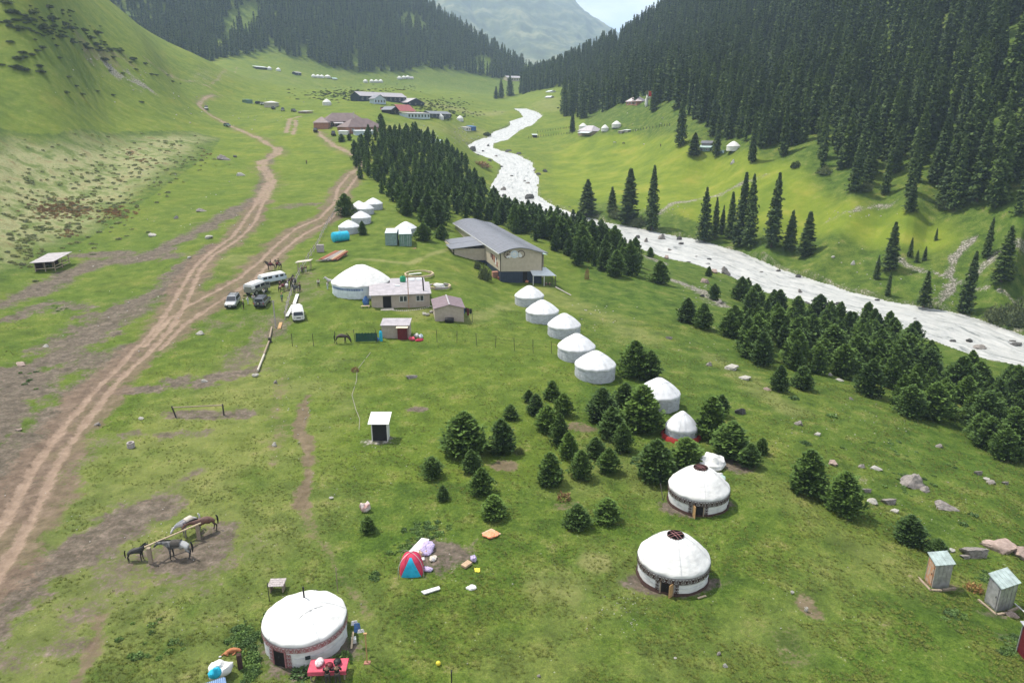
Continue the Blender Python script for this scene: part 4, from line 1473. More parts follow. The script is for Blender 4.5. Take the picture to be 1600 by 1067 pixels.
def yurt(label, u, v_front, rad, wall_h, rise, style='plain', door_deg=-100, group=None, mats=None, seg=64, seed=0, p=None, band=None, ring=.17):
    if p is None:
        f = hit(u, v_front)
        d = Vector((f.x, f.y, 0)).normalized()
        c = Vector((f.x, f.y, 0)) + d * rad
    else:
        c = Vector((p[0], p[1], 0))
    zs = [hz(c.x + rad * .9 * math.cos(t), c.y + rad * .9 * math.sin(t)) for t in np.linspace(0, 6.28, 7)]
    z = sum(zs) / len(zs) - .05
    t = thing('yurt', label, 'yurt', (c.x, c.y, z), 0, group)
    wm, rm = mats or (K['canvas'], K['canvas_roof'])
    g = random.Random(seed)
    ph = [g.uniform(0, 6.28) for _ in range(4)]

    def wobw(r, zz, a, k):
        return r * (1 + .010 * math.sin(a * 9 + ph[0] + zz * 3) + .007 * math.sin(a * 23 + ph[1] + zz * 2) + .004 * math.sin(a * 41 + ph[2])), zz

    def wobr(r, zz, a, k):
        f_ = r / rad
        return r * (1 + .004 * math.sin(a * 13 + ph[2])), zz + rad * (.010 * math.sin(a * 11 + ph[0]) * f_ + .006 * math.sin(a * 19 + ph[1] + 3 * f_) + .005 * math.sin(a * 5 + ph[3]) * (1 - f_))
    da = R(door_deg)
    dw = .42 / rad * (3 / 3)
    w_ = MB()
    prof_w = [(rad * .985, -.35), (rad, .05), (rad * 1.004, wall_h * .35), (rad * 1.0, wall_h * .7), (rad * .995, wall_h)]
    w_.lathe(prof_w, seg * 2, wob=wobw)
    w_.build('wall', wm, t, smooth=True)
    # roof: soft shoulder, then a nearly straight cone up to the crown ring
    rr = ring * rad
    prof_r = [(rad * 1.02, wall_h - .22), (rad * 1.035, wall_h - .05), (rad * 1.015, wall_h + .07), (rad * .96, wall_h + rise * .11)]
    for k in range(1, 9):
        s_ = k / 8
        r_ = rad * .96 * (1 - s_) + rr * s_
        zz = wall_h + rise * (.11 + .89 * (s_ ** .93) + .075 * math.sin(s_ * math.pi))
        prof_r.append((r_, zz))
    opened = style == 'open'
    ro = MB()
    ro.lathe(prof_r, seg * 2, wob=wobr)
    if not opened:
        top = [(rr * 1.0, prof_r[-1][1]), (rr * .6, prof_r[-1][1] + .10), (rr * .15, prof_r[-1][1] + .14), (.01, prof_r[-1][1] + .14)]
        ro.lathe(top, seg * 2)
    ro.build('roof', rm, t, smooth=True)
    if opened:
        o = MB()
        zt = prof_r[-1][1]
        o.lathe([(rr * 1.02, zt - .04), (rr * 1.02, zt + .05), (rr * .95, zt + .05), (rr * .95, zt - .04)], 40)
        for k in range(2):
            for ang in (0.4, 0.4 + math.pi / 2):
                off = (k - .5) * rr * .42
                pts = []
                for q_ in range(7):
                    x_ = -rr * .92 + q_ / 6 * rr * 1.84
                    zz = zt + .02 + .12 * rr * (1 - (x_ / (rr * .95)) ** 2)
                    px, py = x_, off
                    pts.append((px * math.cos(ang) - py * math.sin(ang), px * math.sin(ang) + py * math.cos(ang), zz))
                for a_, b_ in zip(pts[:-1], pts[1:]):
                    o.bar(a_, b_, .03, .03, mi=1)
        o.build('crown_ring', [K['brown'], K['pink']], t)
        i_ = MB().lathe([(rad * .9, wall_h * .7), (.01, wall_h * .69)], 24)  # dark disc below the open crown, the inner shade put into its colour
        i_.build('interior_shade', K['dark'], t)
    else:
        # the felt cap over the smoke hole, its ropes running down the roof
        cp = MB()
        s0 = rad * (.42 if style != 'small' else .3)
        zt = prof_r[-1][1]
        ang0 = R(g.uniform(20, 70))
        n_ = 4
        for ring_k in range(1):
            V = []
            for q_ in range(16):
                a = ang0 + q_ / 16 * 2 * math.pi
                kk = max(abs(math.cos(a - ang0)), abs(math.sin(a - ang0)))
                r_ = s0 / kk * .82
                f_ = np.interp(r_, [x[0] for x in prof_r[::-1]], [x[1] for x in prof_r[::-1]])
                V.append((r_ * math.cos(a), r_ * math.sin(a), float(f_) + .035))
            W = [(v_[0] * .5, v_[1] * .5, float(np.interp(math.hypot(v_[0], v_[1]) * .5, [x[0] for x in prof_r[::-1]], [x[1] for x in prof_r[::-1]])) + .10) for v_ in V]
            n0 = len(V)
            allv = V + W + [(0, 0, zt + .22)]
            Fc = [(i, (i + 1) % n0, n0 + (i + 1) % n0, n0 + i) for i in range(n0)] + [(n0 + i, n0 + (i + 1) % n0, 2 * n0) for i in range(n0)]
            cp.add(allv, Fc)
        cp.build('smoke_hole_cover', rm, t, smooth=True)
    if seg >= 40:
        rp = MB()
        for k in range(5):
            a = ph[1] + k * 2 * math.pi / 5
            last = None
            for (r_, zz) in prof_r[1:]:
                P_ = ((r_ + .02) * math.cos(a), (r_ + .02) * math.sin(a), zz + .02)
                if last:
                    rp.bar(last, P_, .014, .014)
                last = P_
        for zz in (wall_h * .42, wall_h * .70):
            rp.lathe([(rad * 1.012, zz - .014), (rad * 1.018, zz), (rad * 1.012, zz + .014)], 64)
        rp.build('rope', K['canvas'], t, kind='stuff')
    # door
    if style in ('open', 'banded', 'door'):
        dr = thing_part('door', t)
        M = Matrix.Translation((0, 0, 0)) @ Matrix.Rotation(da, 4, 'Z')
        fm = MB()
        x0 = rad * 1.0
        hd = min(1.35, wall_h - ((.52 if band is K['pink'] else .62) if band else .12) + .06)
        for sy in (-1, 1):
            fm.box((x0 + .02, sy * .47, hd / 2), (.10, .10, hd), M=M)
        fm.box((x0 + .02, 0, hd + .04), (.10, 1.04, .09), M=M)
        fm.build('frame', K['wood'] if style == 'open' else K['pink'], dr)
        op = MB().box((x0 + .02, 0, hd / 2), (.05, .84, hd), M=M)
        op.build('doorway', K['dark'], dr)
        if style == 'open':
            lf = MB()
            M2 = M @ Matrix.Translation((x0 + .06, -.43 if seed % 2 else .43, 0)) @ Matrix.Rotation(R(-65 if seed % 2 else 65), 4, 'Z')
            lf.box((.0, .22 if seed % 2 else -.22, hd / 2), (.05, .44, hd - .05), M=M2)
            lf.build('door_leaf', K['doorwood'], dr)
    if band:
        bh = .30 if band is K['pink'] else .42
        bm_ = MB()
        bm_.lathe([(rad * 1.025, wall_h - .24 - bh), (rad * 1.04, wall_h - .2 - bh / 2), (rad * 1.042, wall_h - .18)], seg * 2)
        bm_.build('band', K['felt'], t, smooth=True)
        pt = MB()
        nmo = int(2 * math.pi * rad / .46)
        for k in range(nmo):
            motif(pt, rad * 1.050, wall_h - .20 - bh, bh - .04, k / nmo * 2 * math.pi, 2 * math.pi / nmo * .94)
        pt.lathe([(rad * 1.046, wall_h - .26 - bh), (rad * 1.048, wall_h - .215 - bh)], seg)
        pt.lathe([(rad * 1.052, wall_h - .215), (rad * 1.050, wall_h - .175)], seg)
        # the same pattern in upright strips at both sides of the door
        for sy in (-1, 1):
            aa = da + sy * .70 / rad
            for k in range(4):
                motif(pt, rad * 1.03, .06 + k * .27, .25, aa, .28 / rad)
        pt.build('band_pattern', band, t, kind='stuff')
    if style in ('open', 'banded'):
        sk = MB()
        if style == 'open':
            sk.lathe([(rad * 1.06, -.3), (rad * 1.05, .15), (rad * 1.012, .34)], seg, wob=wobw)
            sk.build('skirt', K['brown'], t, smooth=True)
    return t


def thing_part(name, parent):
    e = bpy.data.objects.new(name, None)
    link(e, parent)
    return e


FELT = (K['felt'], K['felt'])
y1 = yurt('nearest yurt, white with a rose patterned band and a black stovepipe', 484, 1040, 2.62, 1.80, 1.15, 'banded', -112, mats=FELT, band=K['pink'], seed=1)
MB().cyl((0.0, .3, 2.6), .06, 1.3, 10).build('stovepipe', K['black'], y1, smooth='auto')
wnd = MB()
Mw = Matrix.Rotation(R(-72), 4, 'Z')
wnd.box((2.66, 0, .75), (.03, .32, .26), M=Mw).build('window', K['glass'], y1)
y2 = yurt('white open crowned yurt with ajar wooden door, nearer of the two with brown bands', 1048, 930, 2.62, 1.8, 1.75, 'open', -112, mats=FELT, band=K['brown'], seed=2, ring=.24)
y3 = yurt('white open crowned yurt beside dark spruces, farther of the two with brown bands', 1088, 806, 2.66, 1.8, 1.75, 'open', -104, mats=FELT, band=K['brown'], seed=3, ring=.24)
ROW = [(929, 599, 2.75, 'grey white yurt at the near end of the row, beside two dark spruces'), (900, 568, 2.72, 'second grey white yurt from the near end of the row of five'),
       (881, 531, 2.65, 'middle yurt in the row of five grey white yurts'), (847, 507, 2.85, 'second yurt from the stilted hall in the row of five'),
       (827, 481, 2.75, 'grey white yurt at the top of the row, by the stilted hall porch')]
for i, (u, v, r_, lab) in enumerate(ROW):
    yurt(lab, u, v, r_, 1.95, 1.7, 'plain', seed=10 + i, group='row of five grey white yurts')
yurt('white yurt partly hidden behind the largest dark spruce', 1027, 646, 2.6, 1.9, 1.7, 'plain', seed=20)
ys = yurt('small white pointed yurt with a red skirt between the spruces', 1063, 692, 1.75, 1.4, 1.6, 'small', seed=21)
sk = MB()
sk.lathe([(2.2, -.25), (2.12, .35), (1.95, .6)], 40, wob=lambda r, z, a, k: (r * (1 + .05 * math.sin(a * 14)), z))
sk.build('skirt', K['redpaint'], ys, smooth=True)
REAR = [(546, 367, 2.55, 'front yurt of the rear group, just behind the turquoise tank'), (565, 352, 2.55, 'second yurt of the rear group, with a thin spruce at its right'),
        (571, 337, 2.4, 'third yurt of the rear group, half hidden by the second'), (562, 334, 2.3, 'yurt at the left of the rear group, against the dark spruce'),
        (584, 329, 2.6, 'farthest yurt of the rear group, at its right end'), (635, 369, 2.6, 'white yurt standing behind the two green containers')]
for i, (u, v, r_, lab) in enumerate(REAR):
    yurt(lab, u, v, r_, 1.6, 1.35, 'plain', seed=30 + i, group=None if i == 5 else 'yurts of the rear group by the road', seg=40)
big = yurt('very large white yurt with a blue patterned side behind the beige house', 566, 468, 5.25, 2.15, 2.75, 'plain', seed=40, mats=(mat('pale_blue_canvas', (.60, .66, .70), .7, var=.07, scale=1.5, bump=.3), K['felt']), seg=72)
bb = MB()
for k in range(16):
    motif(bb, 5.33, 1.35, .38, R(-150) + k * .085, .075)
bb.build('band_pattern', K['bluecl'], big, kind='stuff')
bb = MB().lathe([(5.45, 1.85), (5.47, 1.9), (5.45, 1.95)], 80)
bb.build('eave_band', K['bluegrey'], big)
FARY = [(511, 165, 2.7, 'lone white yurt on the slope above the red brown roofs', None), (688, 187, 2.4, 'white yurt in front of the long grey roofed lodge with the red wing', None), (719, 190, 2.4, 'white yurt alone right of the lodge with the red wing', None),
        (911, 203, 2.8, 'white yurt right behind the grey roofed farmhouse across the river', None), (945, 207, 2.3, 'narrow white yurt in the middle of the three across the river', None), (963, 202, 2.9, 'white yurt at the right of the three across the river', None),
        (1145, 240, 2.9, 'white yurt alone under the hillside forest, right of the green roofed cabin', None),
        (421, 110, 2.8, 'white yurt beside the long low shed on the high meadow', None), (435, 112, 2.8, 'second white yurt right of the long low shed on the high meadow', None)]
for k, u in enumerate((490, 497, 503, 512)):
    FARY.append((u, 122 + k * .4, 2.9 if k < 3 else 3.8, 'white yurt in the tight row of four on the high meadow' if k < 3 else 'bigger pointed yurt at the right end of the tight row on the high meadow', 'four yurts on the high meadow'))
for k, u in enumerate((571, 581, 588, 595)):
    FARY.append((u, 130, 2.9, 'small white yurt in the middle row of four on the high meadow', 'middle row of yurts on the high meadow'))
for k, u in enumerate((624, 631, 637)):
    FARY.append((u, 125 - k * .6, 3.0, 'small white yurt in the far row under the wooded mountain', 'far row of yurts under the wooded mountain'))
for i, (u, v, r_, lab, grp) in enumerate(FARY):
    yurt(lab, u, v, r_, 1.7, 1.9, 'plain', seed=60 + i, group=grp, seg=14, mats=FELT)

# ------------------------------------------------------------------ buildings, each on a ground frame (two directions along its walls)
class FB(MB):
    def __init__(s, e1, e2):
        super().__init__()
        s.e1, s.e2 = e1, e2

    def P(s, a, t, z):
        return (s.e1[0] * a + s.e2[0] * t, s.e1[1] * a + s.e2[1] * t, z)

    def hexa(s, s0, s1, t0, t1, z0, z1, mi=0):
        V = [s.P(a, t, z) for z in (z0, z1) for a, t in ((s0, t0), (s1, t0), (s1, t1), (s0, t1))]
        return s.add(V, [(3, 2, 1, 0), (4, 5, 6, 7), (0, 1, 5, 4), (1, 2, 6, 5), (2, 3, 7, 6), (3, 0, 4, 7)], mi)

    def slab(s, quad, th, mi=0):
        """quad: four (s, t, z); a sheet th thick"""
        V = [s.P(*q_) for q_ in quad] + [s.P(q_[0], q_[1], q_[2] + th) for q_ in quad]
        return s.add(V, [(3, 2, 1, 0), (4, 5, 6, 7), (0, 1, 5, 4), (1, 2, 6, 5), (2, 3, 7, 6), (3, 0, 4, 7)], mi)

    def poly3(s, pts, Fc, mi=0):
        return s.add([s.P(*p) for p in pts], Fc, mi)

    def rod(s, a, b, w, seg=6):
        return s.bar(s.P(*a), s.P(*b), w, seg=seg)


class Frame:
    def __init__(s, A, B, depth_dir=None, C=None):
        A, B = Vector(A), Vector(B)
        s.o = A
        d = Vector((B.x - A.x, B.y - A.y, 0))
        s.w = d.length
        s.e1 = (d.x / s.w, d.y / s.w)
        if C is not None:
            c = Vector((C[0] - A.x, C[1] - A.y, 0))
            s.d = c.length
            s.e2 = (c.x / s.d, c.y / s.d)
        else:
            s.e2 = (-s.e1[1], s.e1[0])
            s.d = 0

    def fb(s):
        return FB(s.e1, s.e2)


def gf(uA, vA, uB, vB, C=None, flat=True):
    A, B = hit(uA, vA), hit(uB, vB)
    if flat:
        A.z = min(A.z, B.z)
    return Frame(A, B, C=hit(*C) if C else None)


def building(name, label, cat, fr, group=None):
    return thing(name, label, cat, (fr.o.x, fr.o.y, fr.o.z), 0, group)


def ribs(fb, s0, s1, t0, t1, z0, z1, n, th=.03, w=.05, along='s'):
    """standing seams on a sloping roof: z0 at t0, z1 at t1"""
    for k in range(n + 1):
        a = s0 + (s1 - s0) * k / n
        fb.slab([(a - w / 2, t0, z0), (a + w / 2, t0, z0), (a + w / 2, t1, z1), (a - w / 2, t1, z1)], th)
    return fb


def seams(fb, s0, s1, t, z0, z1, n, th=.025, w=.06):
    for k in range(n + 1):
        a = s0 + (s1 - s0) * k / n
        fb.hexa(a - w / 2, a + w / 2, t - th, t, z0, z1)
    return fb


def window(fb_frame, parent, s0, s1, t, z0, z1, fmat, leaves=2, gmat=None):
    """a window in a front wall at depth t: frame with mullions, pane behind it"""
    f = FB(fb_frame.e1, fb_frame.e2)
    w_ = .07
    f.hexa(s0 - w_, s1 + w_, t - .06, t - .002, z0 - w_, z0)
    f.hexa(s0 - w_, s1 + w_, t - .06, t - .002, z1, z1 + w_)
    f.hexa(s0 - w_, s0, t - .06, t - .002, z0, z1)
    f.hexa(s1, s1 + w_, t - .06, t - .002, z0, z1)
    for k in range(1, leaves):
        a = s0 + (s1 - s0) * k / leaves
        f.hexa(a - .05, a + .05, t - .06, t - .002, z0, z1)
    wp = f.build('window', fmat, parent)
    p = FB(fb_frame.e1, fb_frame.e2)
    p.hexa(s0, s1, t - .03, t - .004, z0, z1)
    p.build('pane', gmat or K['glass'], wp)
    return wp


# --- beige house behind the fence
fr = gf(581, 481, 672, 479)
fr.e2 = (fr.e2[0] * .98 - .02, fr.e2[1])
W_ = fr.w
h = building('beige_house', 'long beige house with a pale tin roof, dark door and two white windows', 'house', fr)
fb = fr.fb()
fb.hexa(0, W_, 0, 5.2, -.5, 2.45)
fb.poly3([(0, 0, 2.45), (0, 5.2, 2.45), (0, 5.2, 3.1), (W_, 0, 2.45), (W_, 5.2, 2.45), (W_, 5.2, 3.1)], [(0, 1, 2), (3, 5, 4), (1, 4, 5, 2)])
seams(fb, .02, W_ - .02, 0, -.3, 2.44, 26, .02, .05)
fb.build('wall', K['beige'], h)
fb = fr.fb()
fb.slab([(-.35, -.45, 2.40), (W_ + .3, -.45, 2.40), (W_ + .3, 5.5, 3.18), (-.35, 5.5, 3.18)], .09)
rf = fb.build('roof', K['tinroof'], h)
ribs(fr.fb(), -.3, W_ + .25, -.45, 5.5, 2.49, 3.27, 24).build('seam', K['tinroof'], rf, kind='stuff')
fb = fr.fb().hexa(W_ * .35, W_ * .94, 5.25, 10.2, -.5, 2.9)
ax = fb.build('annex_wall', K['beige'], h)
fb = fr.fb()
fb.slab([(W_ * .33, 5.55, 3.12), (W_ * .96, 5.55, 3.12), (W_ * .96, 10.5, 2.95), (W_ * .33, 10.5, 2.95)], .09)
fb.build('annex_roof', K['tinroof'], h)
fb = fr.fb()
for k in range(2):
    fb.slab([(W_ * (.68 + .14 * k), 7.6, 3.12), (W_ * (.78 + .13 * k), 7.6, 3.12), (W_ * (.78 + .13 * k), 9.4, 3.09), (W_ * (.68 + .14 * k), 9.4, 3.09)], .12)
fb.build('skylight', K['whitetin'], h)
d = fr.fb().hexa(W_ * .205, W_ * .325, -.05, .0, .02, 2.15).build('door', K['dark'], h)
fb = fr.fb()
fb.hexa(W_ * .195, W_ * .205, -.08, 0, 0, 2.2)
fb.hexa(W_ * .325, W_ * .335, -.08, 0, 0, 2.2)
fb.build('frame', K['black'], d)
window(fb, h, W_ * .485, W_ * .605, 0, 1.15, 2.05, K['white'])
window(fb, h, W_ * .77, W_ * .89, 0, 1.15, 2.05, K['white'])
fr.fb().rod((W_ * .632, -.35, -.3), (W_ * .632, -.35, 6.0), .14, 10).build('pipe', K['rust'], h)
fr.fb().rod((W_ * .905, 1.0, 2.4), (W_ * .895, 1.2, 5.0), .26, 10).build('chimney', K['iron'], h)
fr.fb().hexa(W_ * .42, W_ * .50, 3.6, 4.4, 3.0, 3.16).build('hatch', K['whitetin'], h)
g_ = h.location + Vector(fb.P(W_ * .565, 6.6, 3.2))
t = thing('water_tank', 'round green plastic water tank on the tin roof of the beige house', 'tank', g_)
MB().lathe([(.01, 0), (.5, 0), (.55, .15), (.55, .75), (.4, 1.0), (.12, 1.08), (.01, 1.08)], 20).build('tank_body', mat('green_plastic', (.02, .26, .12), .5), t, smooth='auto')
MB().cyl((0, 0, 1.06), .16, .1, 14).build('lid', K['black'], t)
fb = fr.fb().hexa(W_ * .15, W_ * .37, -1.5, -.3, -.1, .12)
tag(fb.build('door_slab', K['concrete'], None, bevel=.03), 'pale concrete slab in front of the dark house door', 'slab').location = h.location
# the string of white stones along the wall
stones = []
for k in range(19):
    s_ = k / 18
    u = 616 + 57 * s_
    v = 485.5 + 1.5 * math.sin(s_ * 3.1) - 6.5 * s_ ** 2
    p = hit(u, v)
    mb = MB().ball((0, 0, .05), (rnd.uniform(.13, .2), rnd.uniform(.10, .16), .12), 7, 5, jit=.15, rn=rnd)
    o = mb.build('edging_stone', K['concrete'] if k % 4 else K['rockpale'])
    o.location = p
    tag(o, ORD[k] + ' whitewashed stone from the left in the edging line before the beige house', 'stone', 'whitewashed stones edging the beige house')

# --- small gabled shed with the black barrel
fr = gf(680, 502, 725, 503)
W_, D_ = fr.w, 6.2
h = building('gabled_shed', 'small beige shed with a mauve gabled roof beside the long beige house', 'shed', fr)
fr.e2 = (-.17, .985)
fb = fr.fb()
fb.hexa(0, W_, 0, D_, -.4, 2.45)
fb.poly3([(0, 0, 2.45), (W_, 0, 2.45), (W_ / 2, 0, 3.05), (0, D_, 2.45), (W_, D_, 2.45), (W_ / 2, D_, 3.05)], [(0, 1, 2), (3, 5, 4)])
seams(fb, .02, W_ - .02, 0, -.3, 2.44, 12, .02, .05)
fb.build('wall', K['beige'], h)
fb = fr.fb()
fb.slab([(-.25, -.3, 2.40), (W_ / 2, -.3, 3.07), (W_ / 2, D_ + .3, 3.07), (-.25, D_ + .3, 2.40)], .07)
fb.slab([(W_ / 2, -.3, 3.07), (W_ + .25, -.3, 2.40), (W_ + .25, D_ + .3, 2.40), (W_ / 2, D_ + .3, 3.07)], .07)
rf = fb.build('roof', K['mauve'], h)
fb = fr.fb()
for k in range(13):
    t_ = -.25 + (D_ + .5) * k / 12
    fb.slab([(-.24, t_, 2.475), (W_ / 2 - .1, t_, 3.12), (W_ / 2 - .1, t_ + .05, 3.12), (-.24, t_ + .05, 2.475)], .03)
    fb.slab([(W_ / 2 + .1, t_, 3.12), (W_ + .24, t_, 2.475), (W_ + .24, t_ + .05, 2.475), (W_ / 2 + .1, t_ + .05, 3.12)], .03)
fb.build('seam', K['mauve'], rf, kind='stuff')
fr.fb().slab([(W_ / 2 - .12, -.32, 3.17), (W_ / 2 + .12, -.32, 3.17), (W_ / 2 + .12, D_ + .32, 3.17), (W_ / 2 - .12, D_ + .32, 3.17)], .05).build('ridge_cap', K['tinroof'], rf)
p = h.location + Vector(fb.P(W_ * .48, -.75, 0))
t = thing('black_barrel', 'black plastic barrel lying against the gabled shed', 'barrel', (p.x, p.y, hz(p.x, p.y) + .45), 0)
MB().lathe([(.01, -.75), (.36, -.75), (.45, -.6), (.45, -.2), (.47, -.18), (.47, -.12), (.45, -.1), (.45, .6), (.36, .75), (.01, .75)], 20).build('barrel_body', K['black'], t, smooth='auto')
for c in t.children:
    c.rotation_euler = (0, R(90), R(4))
# washing on a line
A, B = hit(738, 503), hit(722, 492)
t = thing('washing_line', 'washing line on a thin dark pole right of the gabled shed', 'washing line', A)
MB().cyl((0, 0, -.2), .04, 2.5, 8).build('pole', K['iron'], t)
dd = Vector((-1.9, 1.0, 0))
MB().bar((0, 0, 2.2), tuple(dd + Vector((0, 0, 2.4))), .02).build('line', K['iron'], t)
for k, (f_, L_, m_) in enumerate([(.15, .9, 'black'), (.38, 1.3, 'maroon'), (.55, .8, 'black'), (.75, 1.1, 'bluecl'), (.92, .9, 'black')]):
    q_ = A + dd * f_ + Vector((0, 0, 2.22 + .2 * f_))
    o = MB().add([(-.18, 0, 0), (.18, .05, 0), (.22, .02, -L_ * .6), (.14, 0, -L_), (-.15, .04, -L_), (-.2, .03, -L_ * .5), (-.18, .03, 0), (.18, .08, 0), (.22, .05, -L_ * .6), (.14, .03, -L_), (-.15, .07, -L_), (-.2, .06, -L_ * .5)],
                 [(0, 1, 2, 3, 4, 5), (11, 10, 9, 8, 7, 6)] + [(i, (i + 1) % 6, 6 + (i + 1) % 6, 6 + i) for i in range(6)]).build('garment', K[m_])
    o.location = q_
    tag(o, ['black garment hanging nearest the pole of the washing line', 'long dark red garment on the washing line', 'short black garment in the middle of the washing line', 'blue garment on the washing line', 'black garment at the shed end of the washing line'][k], 'garment')

# --- wash house with the dark red door
fr = gf(597, 528, 640, 528)
W_ = fr.w
h = building('wash_house', 'small beige wash house with a pale roof and a dark red door', 'shed', fr)
fb = fr.fb()
fb.hexa(0, W_, 0, 2.1, -.3, 2.05)
seams(fb, .02, W_ - .02, 0, -.2, 2.04, 8, .02, .05)
fb.build('wall', K['beige'], h)
fb = fr.fb()
fb.slab([(-.15, -.35, 2.08), (W_ + .15, -.35, 2.08), (W_ + .15, 2.4, 2.5), (-.15, 2.4, 2.5)], .06)
rf = fb.build('roof', K['tinroof'], h)
ribs(fr.fb(), -.1, W_ + .1, -.35, 2.4, 2.14, 2.56, 14).build('seam', K['tinroof'], rf, kind='stuff')
x0, x1 = W_ * .60, W_ * .93
fr.fb().hexa(x0, x1, -.85, -.02, -.2, 1.85).build('porch_wall', K['maroon'], h)
fb = fr.fb()
fb.hexa(x0 + .1, x1 - .1, -.9, -.853, -.1, 1.75)
d = fb.build('door', K['maroon'], h, bevel=.01)
fr.fb().hexa(x1 - .25, x1 - .18, -.96, -.903, .8, .95).build('handle', K['iron'], d)
fr.fb().slab([(x0 - .2, -1.05, 1.87), (x1 + .2, -1.05, 1.87), (x1 + .2, .1, 2.0), (x0 - .2, .1, 2.0)], .05).build('porch_roof', mat('cream_tin', (.60, .54, .40), .6), h)

# --- things heaped at both sides of the wash house


def vn3(x, y, z):
    from mathutils import noise
    return noise.noise(Vector((x, y, z)))


def bundle(name, label, cat, u, v, size, m, seed=0, group=None, flat=.7, dz=0.0):
    """a soft crumpled heap"""
    g = random.Random(seed)
    p = hit(u, v)
    mb = MB().ball((0, 0, size[2] * .40), (size[0] / 2, size[1] / 2, size[2] * .55), 22, 13)
    q0 = g.uniform(0, 50)
    for i_, (x_, y_, z_) in enumerate(mb.v):
        f_ = 1 + .42 * vn3(x_ * 2.6 / size[0] + q0, y_ * 2.6 / size[1], z_ * 2) + .26 * abs(vn3(x_ * 7 / size[0], y_ * 7 / size[1] + q0, z_ * 4))
        mb.v[i_] = (x_ * f_, y_ * f_, max(-.05, z_ * f_))
    o = mb.build(name, m, smooth='auto')
    o.location = (p.x, p.y, p.z + dz)
    o.rotation_euler = (0, 0, g.uniform(0, 3))
    return tag(o, label, cat, group)


bundle('cloth_bundle', 'red and rose cloth bundle right of the dark red door', 'bundle', 643, 531, (1.3, .7, .5), K['rose'], 1)
bundle('sack', 'white sack on the heap right of the wash house', 'sack', 651, 527, (.8, .6, .6), K['felt'], 2)
bundle('sack', 'pale blue sack at the right end of the heap by the wash house', 'sack', 658, 528, (.7, .6, .6), K['bluegrey'], 3)
bundle('cloth_bundle', 'dark red cloth bundle in front of the white sack', 'bundle', 655, 533, (1.2, .5, .4), K['tentred'], 4)
bundle('plastic_canister', 'blue canister left of the wash house wall', 'canister', 590, 533, (.5, .4, .6), K['bluecl'], 5)
bundle('plastic_canister', 'white and blue canister by the green net', 'canister', 585, 529, (.5, .4, .6), K['bluegrey'], 6)
p = hit(595.5, 533)
t = thing('gas_bottle', 'tall turquoise gas bottle standing against the wash house corner', 'gas bottle', p)
MB().lathe([(.01, 0), (.24, .02), (.26, .1), (.26, 1.35), (.18, 1.6), (.07, 1.7), (.07, 1.8), (.01, 1.8)], 14).build('bottle_body', K['turq'], t, smooth='auto')
MB().cyl((0, 0, 1.78), .09, .12, 8).build('valve', K['iron'], t)
bundle('cloth_bundle', 'blue bundle between the large yurt and the beige house', 'bundle', 572, 477, (1.1, .9, 1.5), K['bluecl'], 8)
p = hit(571, 481)
t = thing('sawhorse', 'pale low bench at the left corner of the beige house', 'bench', p)
MB().box((0, 0, .35), (1.5, .4, .06), .1).build('seat', K['newwood'], t)
MB().box((-.6, 0, .16), (.08, .36, .34)).build('leg', K['newwood'], t)
MB().box((.6, 0, .16), (.08, .36, .34)).build('leg', K['newwood'], t)

# --- wire fence across the camp
posts = [(457, 541), (490, 541), (523, 537), (555, 534), (588, 535), (683, 535), (714, 536), (745, 540), (774, 544), (804, 548), (833, 551), (862, 553)]
A = hit(*posts[0])
t = thing('wire_fence', 'wire fence on thin dark posts crossing the grass below the beige house', 'fence', A)
tops = []
pm = MB().box((0, 0, .95), (.07, .07, 2.1)).build('post', K['iron'], t)
for i, (u, v) in enumerate(posts):
    p = hit(u, v) - A
    o = pm if i == 0 else pm.copy()
    if i:
        link(o, t)
    o.location = p
    o.rotation_euler = (R(rnd.uniform(-4, 4)), R(rnd.uniform(-4, 4)), 0)
    tops.append(p)
mb = MB()
for i, (a, b_) in enumerate(zip(tops[:-1], tops[1:])):
    if i == 4:
        continue
    for z_ in (.5, 1.0, 1.5, 1.9):
        mb.bar(a + Vector((0, 0, z_)), b_ + Vector((0, 0, z_)), .012)
mb.build('wire', K['iron'], t, kind='stuff')
A, B = hit(556, 534), hit(590, 535)
mb = MB()
n_ = 26
V = []
for k in range(n_ + 1):
    q_ = (B - A) * (k / n_)
    V += [(q_.x, q_.y, .02), (q_.x, q_.y + .05 * math.sin(k), 1.35 + .06 * math.sin(k * 1.7))]
V += [(x, y + .02, z) for x, y, z in V]
m_ = 2 * (n_ + 1)
for k in range(n_):
    mb_ = (2 * k, 2 * k + 2, 2 * k + 3, 2 * k + 1)
    mb.add([], [])
mb.add(V, [(2 * k, 2 * k + 2, 2 * k + 3, 2 * k + 1) for k in range(n_)] + [(m_ + 2 * k + 1, m_ + 2 * k + 3, m_ + 2 * k + 2, m_ + 2 * k) for k in range(n_)])
o = mb.build('shade_net', K['dgreen'])
o.location = A
tag(o, 'dark green shade net hung on the wire fence left of the wash house', 'net')


def box_at(name, label, cat, u, v, dims, rz, m, group=None, dz=0.0, bevel=.02, parts=None):
    p = hit(u, v)
    o = MB().box((0, 0, dims[2] / 2), dims).build(name, m, bevel=bevel)
    o.location = (p.x, p.y, p.z + dz)
    o.rotation_euler = (0, 0, rz)
    return tag(o, label, cat, group)


def beam(name, label, cat, a, b, w, hh, m, z0=.0, z1=None, group=None, seg=4):
    A, B = hit(*a), hit(*b)
    z1 = z0 if z1 is None else z1
    mb = MB().bar((0, 0, 0), B + Vector((0, 0, z1)) - A - Vector((0, 0, z0)), w, hh, seg=seg)
    o = mb.build(name, m)
    o.location = A + Vector((0, 0, z0))
    return tag(o, label, cat, group)


